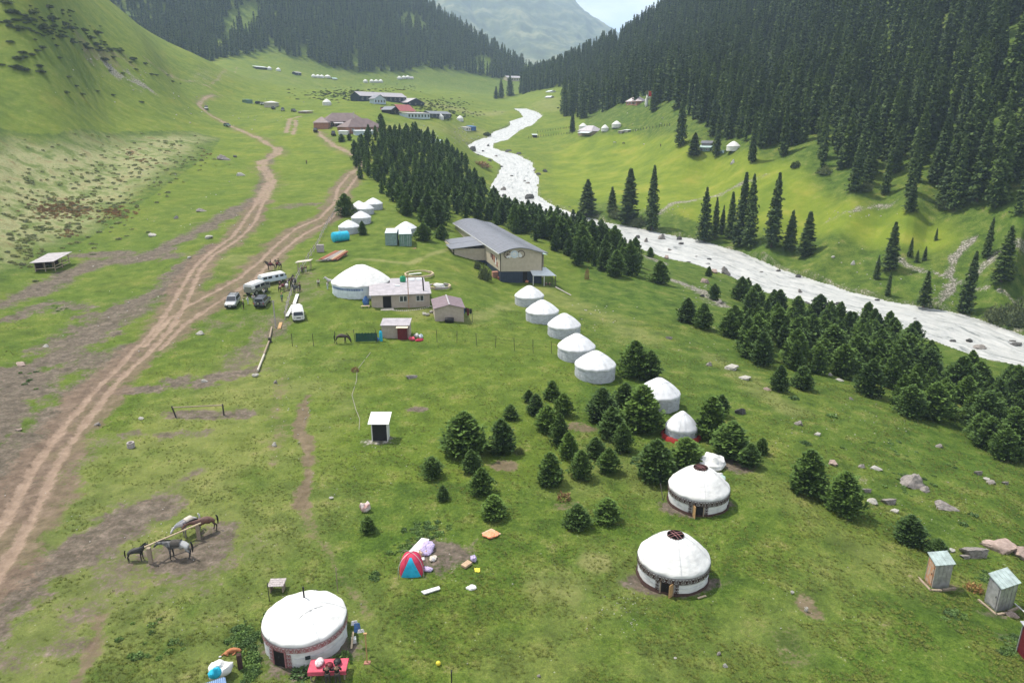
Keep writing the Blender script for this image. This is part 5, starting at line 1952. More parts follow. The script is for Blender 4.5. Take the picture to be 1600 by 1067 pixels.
# beams and logs along the left boundary
beam('log', 'long pale log at the upper end of the line of logs below the fence corner', 'log', (425, 514), (421, 533), .28, .28, K['wood'], .3, seg=8)
beam('log', 'middle pale log in the line of logs below the fence corner', 'log', (421, 535), (413, 556), .28, .28, K['wood'], .3, seg=8)
beam('log', 'lowest pale log in the line of logs, ending at the stones', 'log', (413, 557), (403, 582), .3, .3, K['concrete'], .3, seg=8)
bundle('stone', 'pale stone under the lowest log', 'stone', 399, 588, (.9, .6, .4), K['rockpale'], 31)
box_at('post_foot', 'dark stump holding up the line of logs', 'stump', 422, 535, (.5, .5, .8), .4, K['iron'])
beam('plank', 'broad white plank leaning beside the white van, upper one', 'plank', (465, 463), (460, 478), .55, .08, K['white'], .4)
beam('plank', 'broad white plank leaning beside the white van, lower one', 'plank', (458, 479), (448, 497), .55, .08, K['white'], .3)
beam('plank', 'short orange plank on the grass behind the wire fence corner', 'plank', (439, 505), (436, 515), .5, .15, K['doorwood'], .1)
p = hit(431, 513)
t = thing('utility_pole', 'grey wooden utility pole beside the parked cars', 'pole', p)
MB().cyl((0, 0, -.3), .12, 5.0, 10, r2=.09).build('shaft', K['greywood'], t, smooth='auto')
MB().box((0, 0, 4.5), (.5, .08, .08)).build('crossbar', K['greywood'], t)
# paling fence from the parked cars up to the rear yurts
FP = [(446, 500), (449, 484), (453, 470), (458, 452), (468, 430), (474, 420), (482, 406), (491, 394), (497, 384), (503, 370), (508, 360), (512, 352), (518, 344), (522, 336), (526, 328)]
A = hit(*FP[0])
t = thing('paling_fence', 'old grey fence of thin posts running beside the road to the rear yurts', 'fence', A)
pm = MB().box((0, 0, .75), (.12, .12, 1.7)).build('post', K['greywood'], t)
last = None
mb = None
for i in range(len(FP) * 2 - 1):
    f_ = i / 2
    i0 = int(f_)
    i1 = min(i0 + 1, len(FP) - 1)
    u = FP[i0][0] + (FP[i1][0] - FP[i0][0]) * (f_ - i0)
    v = FP[i0][1] + (FP[i1][1] - FP[i0][1]) * (f_ - i0)
    p = hit(u, v) - A
    o = pm if i == 0 else pm.copy()
    if i:
        link(o, t)
    o.location = p
    o.rotation_euler = (R(rnd.uniform(-6, 6)), R(rnd.uniform(-6, 6)), rnd.random())
    if last is not None:
        for z_ in (.55, 1.15):
            MB().bar(last + Vector((0, 0, z_)), p + Vector((0, 0, z_ + rnd.uniform(-.1, .1))), .04, .12).build('rail', K['greywood'], t)
    last = p
box_at('crate', 'grey wooden box standing in the paling fence near the turquoise tank', 'box', 501, 394, (1.6, .8, 1.7), .2, K['greywood'])
# horse shelter on the fence line
p = hit(475, 424)
t = thing('hitching_shelter', 'narrow pale roof on posts by the paling fence above the vans', 'shelter', p)
for x_, y_ in ((-1.1, -.4), (1.1, .9), (-1.1, .4), (1.1, 1.7)):
    MB().box((x_, y_, .9), (.1, .1, 2.0)).build('post', K['wood'], t)
MB().add([(-1.5, -.7, 1.85), (-1.3, .6, 2.0), (1.5, 2.0, 2.15), (1.3, .6, 2.0), (-1.5, -.7, 1.93), (-1.3, .6, 2.08), (1.5, 2.0, 2.23), (1.3, .6, 2.08)], [(0, 3, 2, 1), (4, 5, 6, 7), (0, 1, 5, 4), (1, 2, 6, 5), (2, 3, 7, 6), (3, 0, 4, 7)]).build('roof', K['concrete'], t)

# --- containers
for A_, B_, lab, m_, doors in [((602.5, 384), (620.5, 384), 'grey green shipping container, left one of the two, plain end wall', 'contA', False), ((624.5, 385), (643.5, 385.5), 'green shipping container with locking bars on its doors, right one of the two', 'green', True)]:
    fr = gf(*A_, *B_)
    W_, H_, D_ = fr.w, 2.95, 6.1
    fr.e2 = (-.10 if not doors else -.16, .99)
    h = building('shipping_container', lab, 'container', fr)
    fb = fr.fb().hexa(0, W_, 0, D_, -.3, H_)
    bd = fb.build('body', K[m_], h)
    fb = fr.fb()
    seams(fb, .15, W_ - .15, 0, .1, H_ - .15, 9 if not doors else 5, .05, .12)
    for k in range(20):
        t_ = .1 + k * .3
        fb.hexa(-.05, 0, t_, t_ + .14, .1, H_ - .1)
        fb.hexa(W_, W_ + .05, t_, t_ + .14, .1, H_ - .1)
    fb.build('corrugation', K[m_], bd, kind='stuff')
    fr.fb().slab([(-.06, -.08, H_ + .01), (W_ + .06, -.08, H_ + .01), (W_ + .06, D_, H_ + .2), (-.06, D_, H_ + .2)], .04).build('roof', K['whitetin'], h)
    if doors:
        for k in range(2):
            dr = fr.fb().hexa(.1 + k * (W_ / 2 - .05), W_ / 2 - .05 + k * (W_ / 2 - .05), -.09, -.055, .1, H_ - .15).build('door', K[m_], h)
            for q_ in (.35, .7):
                s_ = .1 + (W_ / 2 - .15) * q_ + k * (W_ / 2 - .05)
                fr.fb().rod((s_, -.12, .12), (s_, -.12, H_ - .2), .06).build('locking_bar', K['tin'], dr)
fr = gf(618, 388, 650, 388)
o = fr.fb().hexa(0, fr.w, -.5, .6, -.2, .06).build('doorstep', K['brick'])
o.location = fr.o
tag(o, 'reddish ground slab before the container doors', 'slab')

# --- turquoise tank
A, B = hit(521, 379), hit(541, 377)
t = thing('water_tank', 'turquoise steel tank lying on the grass in front of the rear yurts', 'tank', (A + B) / 2 + Vector((0, .8, 1.15)))
t.rotation_euler = (0, 0, math.atan2(B.y - A.y, B.x - A.x) + .35)
bd = MB()
bd.lathe([(.01, -1.9), (1.1, -1.9), (1.18, -1.84), (1.18, 1.84), (1.1, 1.9), (.01, 1.9)], 36)
for x_ in (-1.0, 0, 1.0):
    bd.lathe([(1.19, x_ - .05), (1.215, x_), (1.19, x_ + .05)], 36)
o = bd.build('tank_body', K['turq'], t, smooth='auto')
o.rotation_euler = (0, R(90), 0)
MB().cyl((0, 0, 1.1), .25, .18, 14).build('hatch', K['turq'], t)
for x_ in (-1.2, 1.2):
    MB().box((x_, 0, -1.1), (.2, 1.4, .25)).build('cradle', K['wood'], t)

# --- timber pile: every plank its own
A = hit(523, 404)
t = thing('timber_pile', 'fan of red brown and grey planks laid on the grass above the large yurt', 'timber', A)
for k in range(13):
    lay = k // 7
    off = (k % 7 - 3) * .56 + (.3 if lay else 0)
    m_ = K[['redwood', 'redwood', 'greywood', 'greywood', 'newwood', 'redwood', 'redwood'][k % 7]]
    o = MB().box((0, 0, 0), (.34, 6.2 - abs(off) * .4, .12)).build('plank', m_, t)
    o.location = (off, rnd.uniform(-.4, .4), .62 + lay * .16 + .02 * (k % 3))
    o.rotation_euler = (R(9 + rnd.uniform(-1, 1)), 0, R(-20 + off * 3 + rnd.uniform(-3, 3)))
for x_ in (-1.6, -.2, 1.4):
    MB().box((x_ + .6, 2.0, .42), (.5, .5, .95)).build('trestle', K['wood'], t)
o = MB().box((0, 0, 0), (4.5, .25, .12)).build('plank', K['greywood'], t)
o.location = (-1.2, -2.3, .05)
o.rotation_euler = (0, 0, R(12))

# --- round timber foundations for yurts
for u, v, r_, lab, m_, gap in [(655, 430, 2.9, 'round wooden ring frame on the grass behind the beige house', 'newwood', None), (687, 449, 2.1, 'low round pile ring with white sacks, right of the beige house', 'greywood', 2)]:
    c = hit(u, v)
    t = thing('yurt_foundation', lab, 'foundation', c)
    n_ = 10
    for k in range(n_):
        if gap is not None and k in (gap,):
            continue
        a, b_ = k / n_ * 2 * math.pi, (k + 1) / n_ * 2 * math.pi
        MB().bar((r_ * math.cos(a), r_ * math.sin(a), .22), (r_ * math.cos(b_), r_ * math.sin(b_), .22), .24, .42).build('beam', K[m_] if k % 3 else K['newwood'], t)
    if r_ > 2.5:
        MB().box((-.8, -.2, .35), (2.6, .5, .12), .5).build('beam', K['white'], t)
bundle('sack', 'white sack lying inside the low round ring', 'sack', 687, 449, (2.4, 1.3, .7), K['felt'], 40)
for k, (u, v) in enumerate([(674, 489), (679, 491), (668, 493), (663, 492)]):
    bundle('stone', ['pale stone nearest the left wall of the gabled shed', 'pale stone under the left corner of the gabled shed', 'pale stone second from the gabled shed', 'small pale stone at the end of the row left of the gabled shed'][k], 'stone', u, v, (.7, .5, .4), K['rockpale'], 50 + k)

# ------------------------------------------------------------------ the stilted hall
A = hit(783, 438)
z_e = A.z + 6.2
Ae, Be, Ce = Vector(p_z(781.7, 395.5, z_e)), Vector(p_z(847.3, 395.0, z_e)), Vector(p_z(711, 349, z_e))
fr = Frame(Vector((Ae.x, Ae.y, A.z)), Vector((Be.x, Be.y, A.z)), C=Ce)
W_, D_ = fr.w, fr.d
h = building('stilted_hall', 'long sand coloured hall on a navy base with a curved blue grey roof', 'hall', fr)
FL, EV = 2.15, 6.2
arc = [(0, 0), (.08, .35), (.2, .75), (.33, 1.0), (.45, 1.1), (.58, 1.0), (.70, .75), (.82, .42), (.92, .18), (1.0, .05)]
fb = fr.fb()
fb.hexa(0, W_, 0, D_, FL, EV)
n_ = len(arc)
pts = [(a * W_, 0, EV + z_) for a, z_ in arc] + [(a * W_, D_, EV + z_) for a, z_ in arc]
fb.poly3(pts, [tuple(range(n_)), tuple(range(2 * n_ - 1, n_ - 1, -1))])
seams(fb, .02, W_ - .02, 0, FL, EV, 15, .02, .04)
hw = fb.build('wall', K['beige2'], h)
fb = fr.fb()
fb.hexa(.05, W_ - .05, .06, D_ - .1, -2.5, FL - .002)
seams(fb, .1, W_ - .1, .06, -2.2, FL - .03, 24, .03, .06)
fb.build('base_wall', K['navy'], h)
fb = fr.fb()
arc2 = [(-.055, -.16)] + [(a, z_ + .02) for a, z_ in arc] + [(1.12, -.10)]
t0, t1 = -.7, D_ + .7
V, Fc = [], []
for a, z_ in arc2:
    for t_ in (t0, t1):
        for dz in (0, .16):
            V.append((a * W_, t_, EV + z_ + dz))
for k in range(len(arc2) - 1):
    b0 = k * 4
    Fc += [(b0 + 1, b0 + 5, b0 + 7, b0 + 3), (b0, b0 + 2, b0 + 6, b0 + 4), (b0, b0 + 4, b0 + 5, b0 + 1), (b0 + 2, b0 + 3, b0 + 7, b0 + 6)]
Fc += [(0, 1, 3, 2), (len(V) - 4, len(V) - 2, len(V) - 1, len(V) - 3)]
fb.poly3(V, Fc)
hr = fb.build('roof', K['slate'], h)
fb = fr.fb()
for k in range(36):
    t_ = t0 + (t1 - t0) * k / 35
    for (a, z_), (a2, z2) in zip(arc2[:-1], arc2[1:]):
        fb.slab([(a * W_, t_, EV + z_ + .16), (a2 * W_, t_, EV + z2 + .16), (a2 * W_, t_ + .05, EV + z2 + .16), (a * W_, t_ + .05, EV + z_ + .16)], .025)
fb.build('seam', K['slate'], hr, kind='stuff')
fb = fr.fb()
fb.hexa(-.058 * W_ - .03, -.058 * W_, t0, t1, EV - .22, EV + .02)
fb.build('gutter', K['white'], h)
for s_ in (-.02, W_ - .08):
    fr.fb().hexa(s_, s_ + .12, -.06, .12, FL, EV).build('corner_trim', K['black'], h)
# emblem: a wheel, a pale medallion and a second ring
fb = fr.fb()


def ringf(fb, cs, cz, r0, r1, y, n=28):
    V, Fc = [], []
    for k in range(n):
        a = k / n * 2 * math.pi
        for r_ in (r0, r1):
            for yy in (y, y + .05):
                V.append((cs + r_ * math.cos(a), yy, cz + r_ * math.sin(a)))
    for k in range(n):
        b0, b1 = k * 4, ((k + 1) % n) * 4
        Fc += [(b0, b0 + 2, b1 + 2, b1), (b0 + 1, b1 + 1, b1 + 3, b0 + 3), (b0 + 2, b0 + 3, b1 + 3, b1 + 2), (b0, b1, b1 + 1, b0 + 1)]
    fb.poly3(V, Fc)


ringf(fb, 1.55, EV - .35, .72, .84, -.10)
ringf(fb, 4.45, EV - .25, .70, .82, -.10)
for k in range(4):
    a = k * math.pi / 4
    fb.rod((1.55 - .72 * math.cos(a), -.08, EV - .35 - .72 * math.sin(a)), (1.55 + .72 * math.cos(a), -.08, EV - .35 + .72 * math.sin(a)), .05, 4)
em = fb.build('emblem', K['brown'], h)
fb = fr.fb()
ringf(fb, 3.0, EV - .25, .0, .78, -.13)
fb.build('medallion', K['bluegrey'], em)
fb = fr.fb()
ringf(fb, 3.0, EV - .25, .80, .90, -.12)
ringf(fb, 3.0, EV - .25, .25, .45, -.17)
for cs, cz, r_ in ((1.95, EV - .75, .34), (1.5, EV - .85, .25), (2.25, EV - .2, .2), (4.3, EV - .6, .38), (4.15, EV - .15, .22), (3.0, EV - .05, .3), (3.75, EV - .8, .18)):
    ringf(fb, cs, cz, 0, r_, -.15, 10)
fb.build('white_figures', K['white'], em)
fr.fb().hexa(W_ * .54, W_ * .645, .0, .05, -2.0, FL - .05).build('door', K['dark'], h)
# coloured panels on the long side
fb = fr.fb()
for k, (t_, z_, w_, hh, m_) in enumerate([(2.2, 3.0, .9, 1.1, 'brick'), (3.4, 3.3, .8, 1.3, 'white'), (4.6, 3.6, .9, 1.5, 'redwood'), (6.0, 3.9, .9, 1.2, 'maroon'), (7.4, 4.2, .8, .9, 'brown'), (3.0, 4.4, .6, .5, 'iron'), (1.2, 3.1, .5, .6, 'concrete')]):
    fr.fb().hexa(-.06, -.002, t_, t_ + w_, z_ - .3, z_ + hh - .3).build('wall_picture', K[m_], h)
# side wing
t1_, t2_ = 13.5, 25.0
fb = fr.fb()
fb.hexa(-7.2, -.01, t1_, t2_, FL, FL + 2.75)
for s_ in (-7.2, -3.75, -.25):
    fb.hexa(s_, s_ + .1, t1_ - .05, t1_, FL, FL + 2.74)
fb.hexa(-7.2, -.01, t1_ - .03, t1_, FL + 1.4, FL + 1.46)
wg = fb.build('wing_wall', K['beige2'], h)
fr.fb().hexa(-7.1, -.05, t1_ + .05, t2_ - .1, -2.5 + 2.5 * .2, FL - .002).build('wing_base', K['navy'], h)
fb = fr.fb()
fb.slab([(-8.1, t1_ - .8, FL + 2.72), (-.02, t1_ - .8, FL + 3.7), (-.02, t1_ + 5.5, FL + 3.7), (-8.1, t1_ + 5.5, FL + 2.72)], .12)
fb.slab([(-7.0, t1_ + 5.52, FL + 2.9), (-.02, t1_ + 5.52, FL + 3.72), (-.02, t2_ + .6, FL + 3.72), (-7.0, t2_ + .6, FL + 2.9)], .12)
fb.build('wing_roof', K['slate'], h)
fr.fb().hexa(-7.35, -7.2, t1_ - .1, t1_ + .1, FL - .3, FL + 2.7).build('corner_trim', K['black'], h)
# mint lean-to roof on the far side and the white porch roof
fr.fb().slab([(W_ + .3, 4.5, EV - .9), (W_ + 2.6, 4.5, EV - 1.35), (W_ + 2.6, 22, EV - 1.35), (W_ + .3, 22, EV - .9)], .1).build('lean_to_roof', K['minttin'], h)
fr.fb().hexa(W_ + .02, W_ + 2.3, 6, 21.5, -2.5, EV - 1.42).build('lean_to_wall', K['beige2'], h)
fb = fr.fb()
fb.slab([(W_ * .70, -2.2, FL - .55), (W_ + 2.4, -2.2, FL - .62), (W_ + 1.3, 1.6, FL + .5), (W_ + .05, 1.6, FL + .5)], .08)
fb.slab([(W_ * .70, -2.2, FL - .55), (W_ + .05, 1.6, FL + .5), (W_ + .03, -.02, FL + .1), (W_ * .72, -.02, FL + .1)], .08)
fb.build('porch_roof', K['whitetin'], h)
fr.fb().hexa(W_ * .58, W_ + 2.3, -2.1, -.02, -1.75, -1.6).build('porch_deck', K['greywood'], h)
for s_, t_ in ((W_ + 2.25, -2.05), (W_ + 2.2, -.1), (W_ * .98, -2.05), (W_ * .72, -2.05)):
    fr.fb().hexa(s_ - .06, s_ + .06, t_ - .06, t_ + .06, -2.8, FL - .6).build('porch_post', K['iron'] if s_ > W_ else K['white'], h)
for z_ in (-1.1, -.75):
    fr.fb().rod((W_ * .72, -2.08, z_), (W_ + 2.25, -2.08, z_), .06, 6).build('railing', K['iron'], h)
HALL_FR, HALL_Z = fr, A.z
beam('handrail', 'long pale rail sloping down from the hall porch over the grass', 'rail', (868, 452), (892, 462), .25, .1, K['greywood'], .5, .1)
box_at('crate', 'brown crate under the front left corner of the hall', 'crate', 775, 434, (1.7, 1.1, 1.4), .3, K['brick'])
box_at('crate', 'small red brown crate in front of the hall base', 'crate', 781, 437, (1.0, .6, .6), .1, K['redwood'])
bundle('cloth_bundle', 'orange red bundle at the dark door of the hall', 'bundle', 823, 441.5, (1.2, .7, .6), K['orange'], 61)

# ------------------------------------------------------------------ tin toilets and the black outhouse


K['tinroof2'] = mat('grey_mint_roof', (.36, .43, .42), .45, .2, scale=2, var=.12)


def toilet(label, Apx, Bpx, Cpx, hgt, mats_, roofm, dz=0.0, tilt=.25):
    B_, A_, C_ = hit(*Bpx), hit(*Apx), hit(*Cpx)
    fr = Frame(B_, C_, C=A_)
    t = thing('tin_toilet', label, 'toilet', B_)
    fb = fr.fb()
    fb.hexa(0, fr.w, 0, fr.d, -.3, hgt)
    fb.m = [0, 0, 0, 1, 0, 2]
    fb.build('wall', [K['tin'], mats_[0], mats_[1]], t)
    fb = fr.fb()
    for k in range(5):
        s_ = fr.w * k / 4
        fb.hexa(s_ - .02, s_ + .02, -.025, 0, 0, hgt)
        t_ = fr.d * k / 4
        fb.hexa(-.025, 0, t_ - .02, t_ + .02, 0, hgt)
    fb.build('seam', mats_[0], t, kind='stuff')
    fb = fr.fb()
    fb.slab([(-.15, -.15, hgt), (fr.w + .15, -.15, hgt), (fr.w + .15, fr.d + .15, hgt + tilt), (-.15, fr.d + .15, hgt + tilt)], .05)
    rf = fb.build('roof', roofm, t)
    ribs(fr.fb(), -.1, fr.w + .1, -.15, fr.d + .15, hgt + .05, hgt + tilt + .05, 5, .03, .05).build('seam', roofm, rf, kind='stuff')
    d = fr.fb().hexa(-.045, -.026, .15, fr.d - .15, .1, hgt - .12).build('door', mats_[1], t)
    fr.fb().hexa(-.08, -.046, .25, .32, 1.0, 1.15).build('handle', K['iron'], d)
    for q0, q1 in (((-.35, -.3), (fr.w * .4, -.45)), ((-.3, -.4), (-.5, fr.d + .2)), ((fr.w * .5, -.4), (fr.w + .4, -.35))):
        fr.fb().rod((*q0, .03), (*q1, .03), .16, 4).build('plank', K['wood'], t)
    return fr


toilet('rusty tin toilet with an orange side, left of the two on the right slope', (1445, 904), (1456, 918), (1481, 920), 2.05, (K['tin'], K['rust']), K['tinroof2'])
toilet('clean grey tin toilet with a mint green roof, right one of the two', (1538, 939), (1556.5, 955), (1581, 951), 2.05, (K['tin'], K['tin']), K['tinroof2'])
A_, B_ = hit(1589, 1018), hit(1625, 1062)
fr = Frame(A_, B_)
t = thing('maroon_shed', 'maroon shed cut by the right edge of the picture', 'shed', A_)
fr.fb().hexa(0, 3, 0, 2.2, -.5, 2.3).build('wall', K['maroon'], t)
fr.fb().hexa(-.06, 0, -.06, .06, -.5, 2.35).build('corner_trim', K['tin'], t)
fr.fb().slab([(-.15, -.2, 2.32), (3.2, -.2, 2.32), (3.2, 2.4, 2.5), (-.15, 2.4, 2.5)], .06).build('roof', K['tin'], t)
beam('rail', 'thin white rail between the clean tin toilet and the maroon shed', 'rail', (1583, 953), (1600, 968), .06, .06, K['white'], .6)

fr = gf(582, 689, 606, 689)
W_ = fr.w
t = building('outhouse', 'white outhouse with a black curtain front and a tilted white roof', 'outhouse', fr)
fb = fr.fb()
fb.hexa(0, .06, .04, 1.4, -.2, 2.1)
fb.hexa(W_ - .06, W_, .04, 1.4, -.2, 2.1)
fb.hexa(0.06, W_ - .06, 1.34, 1.4, -.2, 2.1)
fb.build('wall', K['white'], t)
for s_ in (-.05, W_ - .05):
    fr.fb().hexa(s_, s_ + .1, -.06, .04, -.2, 2.15).build('post', K['white'], t)
fr.fb().hexa(.07, W_ - .07, -.02, .02, .05, 2.1).build('curtain', K['black'], t)
fr.fb().slab([(-.32, -.42, 2.12), (W_ + .28, -.42, 2.12), (W_ + .28, 1.75, 2.62), (-.32, 1.75, 2.62)], .06).build('roof', K['white'], t)

# --- open shelter on the left
Ag, Bg, Cg = hit(56, 424.5), hit(87, 424.5), hit(79, 412)
fr = Frame(Ag, Bg, C=Cg)
W_, D_ = fr.w, min(fr.d, 9)
t = building('open_shelter', 'open wooden shelter with a pale tin roof at the left edge of the camp', 'shelter', fr)
for s_ in (0, W_ * .5, W_):
    for t_ in (0, D_ * .5, D_):
        fr.fb().hexa(s_ - .07, s_ + .07, t_ - .07, t_ + .07, -.4, 1.9 + .35 * t_ / D_).build('post', K['wood'], t)
fb = fr.fb()
fb.hexa(.0, W_ * .45, D_ - .05, D_, 0, 2.1)
fb.hexa(-.03, .03, 0, D_, 0, 1.9)
fb.build('back_wall', K['brown'], t)
fr.fb().slab([(-.6, -.6, 1.9), (W_ + .2, -.6, 1.9), (W_ + .7, D_ + .6, 2.45), (-.3, D_ + .6, 2.45)], .08).build('roof', K['tinroof'], t)
for a, b_, z_ in (((W_, 0), (W_, D_), .9), ((0, 0), (W_, 0), .5), ((W_, 0), (W_ + .2, D_), .35)):
    fr.fb().rod((*a, z_), (*b_, z_), .14, 6).build('rail', K['newwood'], t)

# ------------------------------------------------------------------ houses and cabins up the valley


def far_house(name, label, cat, u0, v0, u1, v1, wall_px, roof_px, depth, wm, rm, kind='gable', nwin=3, wmat=None, over=.5, door=False, group=None, skew=0.0, parent=None, base=1.5, ridge_in=.0):
    fr = gf(u0, v0, u1, v1)
    mp_ = m_per_px(fr.o)
    fr.e2 = (-skew, math.sqrt(1 - skew * skew)) if skew else fr.e2
    Hh, Rr, W_ = wall_px * mp_, roof_px * mp_, fr.w
    h = building(name, label, cat, fr, group)
    fb = fr.fb().hexa(0, W_, 0, depth, -base, Hh)
    o_ = over
    if kind == 'gable_front':
        fb.poly3([(0, 0, Hh), (W_, 0, Hh), (W_ / 2, 0, Hh + Rr * .95)], [(0, 1, 2)])
    fb.build('wall', wm, h)
    fb = fr.fb()
    if kind == 'gable':
        fb.slab([(-o_, -o_, Hh - .1), (W_ + o_, -o_, Hh - .1), (W_ + o_, depth / 2, Hh + Rr), (-o_, depth / 2, Hh + Rr)], .15)
        fb.slab([(-o_, depth / 2, Hh + Rr), (W_ + o_, depth / 2, Hh + Rr), (W_ + o_, depth + o_, Hh - .1), (-o_, depth + o_, Hh - .1)], .15)
        g2 = fr.fb().poly3([(0, 0, Hh), (0, depth, Hh), (0, depth / 2, Hh + Rr), (W_, 0, Hh), (W_, depth, Hh), (W_, depth / 2, Hh + Rr)], [(0, 2, 1), (3, 4, 5)])
        g2.build('gable', wm, h)
    elif kind == 'gable_front':
        fb.slab([(-o_, -o_, Hh - .2), (W_ / 2, -o_, Hh + Rr), (W_ / 2, depth + o_, Hh + Rr), (-o_, depth + o_, Hh - .2)], .15)
        fb.slab([(W_ / 2, -o_, Hh + Rr), (W_ + o_, -o_, Hh - .2), (W_ + o_, depth + o_, Hh - .2), (W_ / 2, depth + o_, Hh + Rr)], .15)
    elif kind == 'hip':
        a = min(W_, depth) * .48 if not ridge_in else ridge_in
        fb.poly3([(-o_, -o_, Hh), (W_ + o_, -o_, Hh), (W_ + o_, depth + o_, Hh), (-o_, depth + o_, Hh), (a, depth / 2, Hh + Rr), (W_ - a, depth / 2, Hh + Rr)], [(0, 1, 5, 4), (1, 2, 5), (2, 3, 4, 5), (3, 0, 4), (3, 2, 1, 0)])
    elif kind == 'mono':
        fb.slab([(-o_, -o_, Hh), (W_ + o_, -o_, Hh), (W_ + o_, depth + o_, Hh + Rr), (-o_, depth + o_, Hh + Rr)], .12)
    fb.build('roof', rm, h)
    if nwin:
        for k in range(nwin):
            c_ = W_ * (k + .5) / nwin
            ww = min(1.3, W_ / nwin * .5)
            window(fr.fb(), h, c_ - ww / 2, c_ + ww / 2, -.0, Hh * .35, Hh * .78, wmat or K['white'], 2)
    if door:
        fr.fb().hexa(W_ * .46, W_ * .54, -.06, -.003, 0, Hh * .72).build('door', K['dark'], h)
    return h, fr, Hh


far_house('guest_house', 'left block of the red brown roofed guest house, with a rust red wall', 'house', 490.5, 202, 513, 202, 9.5, 9, 9, K['brick'], K['browntin'], 'hip', 0, skew=.1)
h, fr, Hh = far_house('guest_house', 'long middle block of the guest house under a broad red brown roof', 'house', 509, 199, 572, 196, 8.5, 13, 12, mat('dark_timber_wall', (.08, .05, .045), .7), K['browntin'], 'hip', 4, ridge_in=5)
for k in range(2):
    fr.fb().slab([(fr.w * (.18 + .36 * k), -3.2, Hh - 1.0), (fr.w * (.42 + .36 * k), -3.2, Hh - 1.0), (fr.w * (.42 + .36 * k), -.02, Hh - .3), (fr.w * (.18 + .36 * k), -.02, Hh - .3)], .12).build('porch_roof', K['tinroof'], h)
    for s_ in (.19, .41):
        fr.fb().hexa(fr.w * (s_ + .36 * k), fr.w * (s_ + .36 * k) + .2, -3.1, -2.9, -1.5, Hh - 1).build('porch_post', K['wood'], h)
h, fr, Hh = far_house('guest_house', 'front block of the guest house with a hipped brown roof and brick red end wall', 'house', 545, 209.5, 599, 207, 10, 13, 11, K['brick'], K['browntin'], 'hip', 4)
fr.fb().rod((fr.w * .35, 6, Hh), (fr.w * .35, 6, Hh + 7), .5, 6).build('chimney', K['concrete'], h)
far_house('tin_shed', 'pale blue tin shed in front of the brown guest house', 'shed', 556, 212, 585, 211, 6.5, 1.2, 4, K['bluegrey'], K['whitetin'], 'mono', 0, over=.3)
far_house('tin_shed', 'small white fronted shed at the foot of the guest house', 'shed', 529, 211, 543, 211, 5, 1.2, 3, K['white'], K['whitetin'], 'mono', 0, over=.3)
h, fr, Hh = far_house('lodge', 'long navy lodge with a pale grey roof on the slope, left of the red roofs', 'lodge', 563, 159, 635, 161, 8.5, 6.5, 9, K['navy'], K['tinroof'], 'gable', 10)
h, fr, Hh = far_house('lodge', 'white and blue gabled porch block in the middle of the long navy lodge', 'porch', 585, 163, 603, 163, 8, 6, 4, K['bluegrey'], K['slate'], 'gable_front', 4, K['white'])
far_house('lodge', 'low navy house with a white eave, at the right end of the long lodge', 'lodge', 636, 165, 663, 165, 4.5, 6.5, 8, K['navy'], K['tinroof'], 'gable_front', 3)
h, fr, Hh = far_house('lodge', 'white and grey lodge with a red upper roof below the long navy lodge', 'lodge', 637, 185, 672, 186, 8, 2, 6, K['bluegrey'], K['tinroof'], 'mono', 7, K['iron'])
fr.fb().slab([(.2, 5.5, Hh + 1.2), (fr.w * .72, 5.5, Hh + 1.2), (fr.w * .68, 10, Hh + 5.2), (1.0, 10, Hh + 5.2)], .15).build('upper_roof', K['redtin'], h)
far_house('lodge', 'dark low wing with a grey roof behind a white yurt, right of the red roof', 'lodge', 672, 184, 705, 184.5, 6, 4, 6, K['navy'], K['slate'], 'gable', 5)
far_house('black_cabin', 'black cabin between the navy lodge and the guest house', 'cabin', 611, 179, 624, 178, 7, 5, 6, K['black'], K['slate'], 'gable_front', 1)
far_house('blue_hut', 'white hut beside the blue roofed one near the river', 'hut', 728, 205, 736, 205, 5, 1.5, 4, K['white'], K['tinroof'], 'mono', 2)
far_house('blue_hut', 'hut with a bright blue wall near the river bend', 'hut', 737, 204.5, 744, 204.5, 6, 1.5, 4, mat('bright_blue_paint', (.04, .12, .34), .6), mat('blue_roof', (.06, .16, .38), .6), 'mono', 0)
far_house('mint_shed', 'small shed with a pale mint roof above the middle plantation', 'shed', 678, 225, 692, 225, 5, 3, 4, K['bluegrey'], K['minttin'], 'mono', 0)
far_house('green_container', 'dark green container beside the upper road', 'container', 385, 162, 395, 162, 5.5, 1, 5, K['green'], K['green'], 'mono', 0, over=.1)
far_house('field_kitchen', 'white canopy tent with grey side walls beside parked cars up the valley', 'tent', 413, 168, 430, 168, 7, 2.5, 7, K['concrete'], K['felt'], 'hip', 0)
far_house('flat_shed', 'flat grey shed at the right end of the parked cars up the valley', 'shed', 466, 177, 479, 178, 3, 1.6, 5, K['wood'], K['tinroof'], 'mono', 0)
far_house('long_shed', 'long low white roofed shed on the high meadow, leftmost building there', 'shed', 400, 108, 418, 109, 3, 2, 5, K['iron'], K['whitetin'], 'mono', 0)
far_house('dark_shed', 'small dark shed on the high meadow beside a single spruce', 'shed', 462, 118, 471, 118, 4, 1.5, 5, K['navy'], K['tinroof'], 'gable', 1)
far_house('mint_hut', 'tiny mint roofed hut right of the tight yurt row', 'hut', 520, 125, 527, 125, 1.6, 1.6, 4, K['greywood'], K['minttin'], 'gable', 0)
far_house('long_shed', 'white roofed shed at the right end of the far yurt row', 'shed', 638, 124, 646, 124, 2, 2, 5, K['white'], K['tinroof'], 'gable', 0)
far_house('valley_hotel', 'cream building at the valley end beyond the river bend', 'building', 792, 127, 817, 127, 5, 3, 12, mat('cream_wall', (.50, .44, .32), .8), K['tinroof'], 'gable', 7, K['iron'])
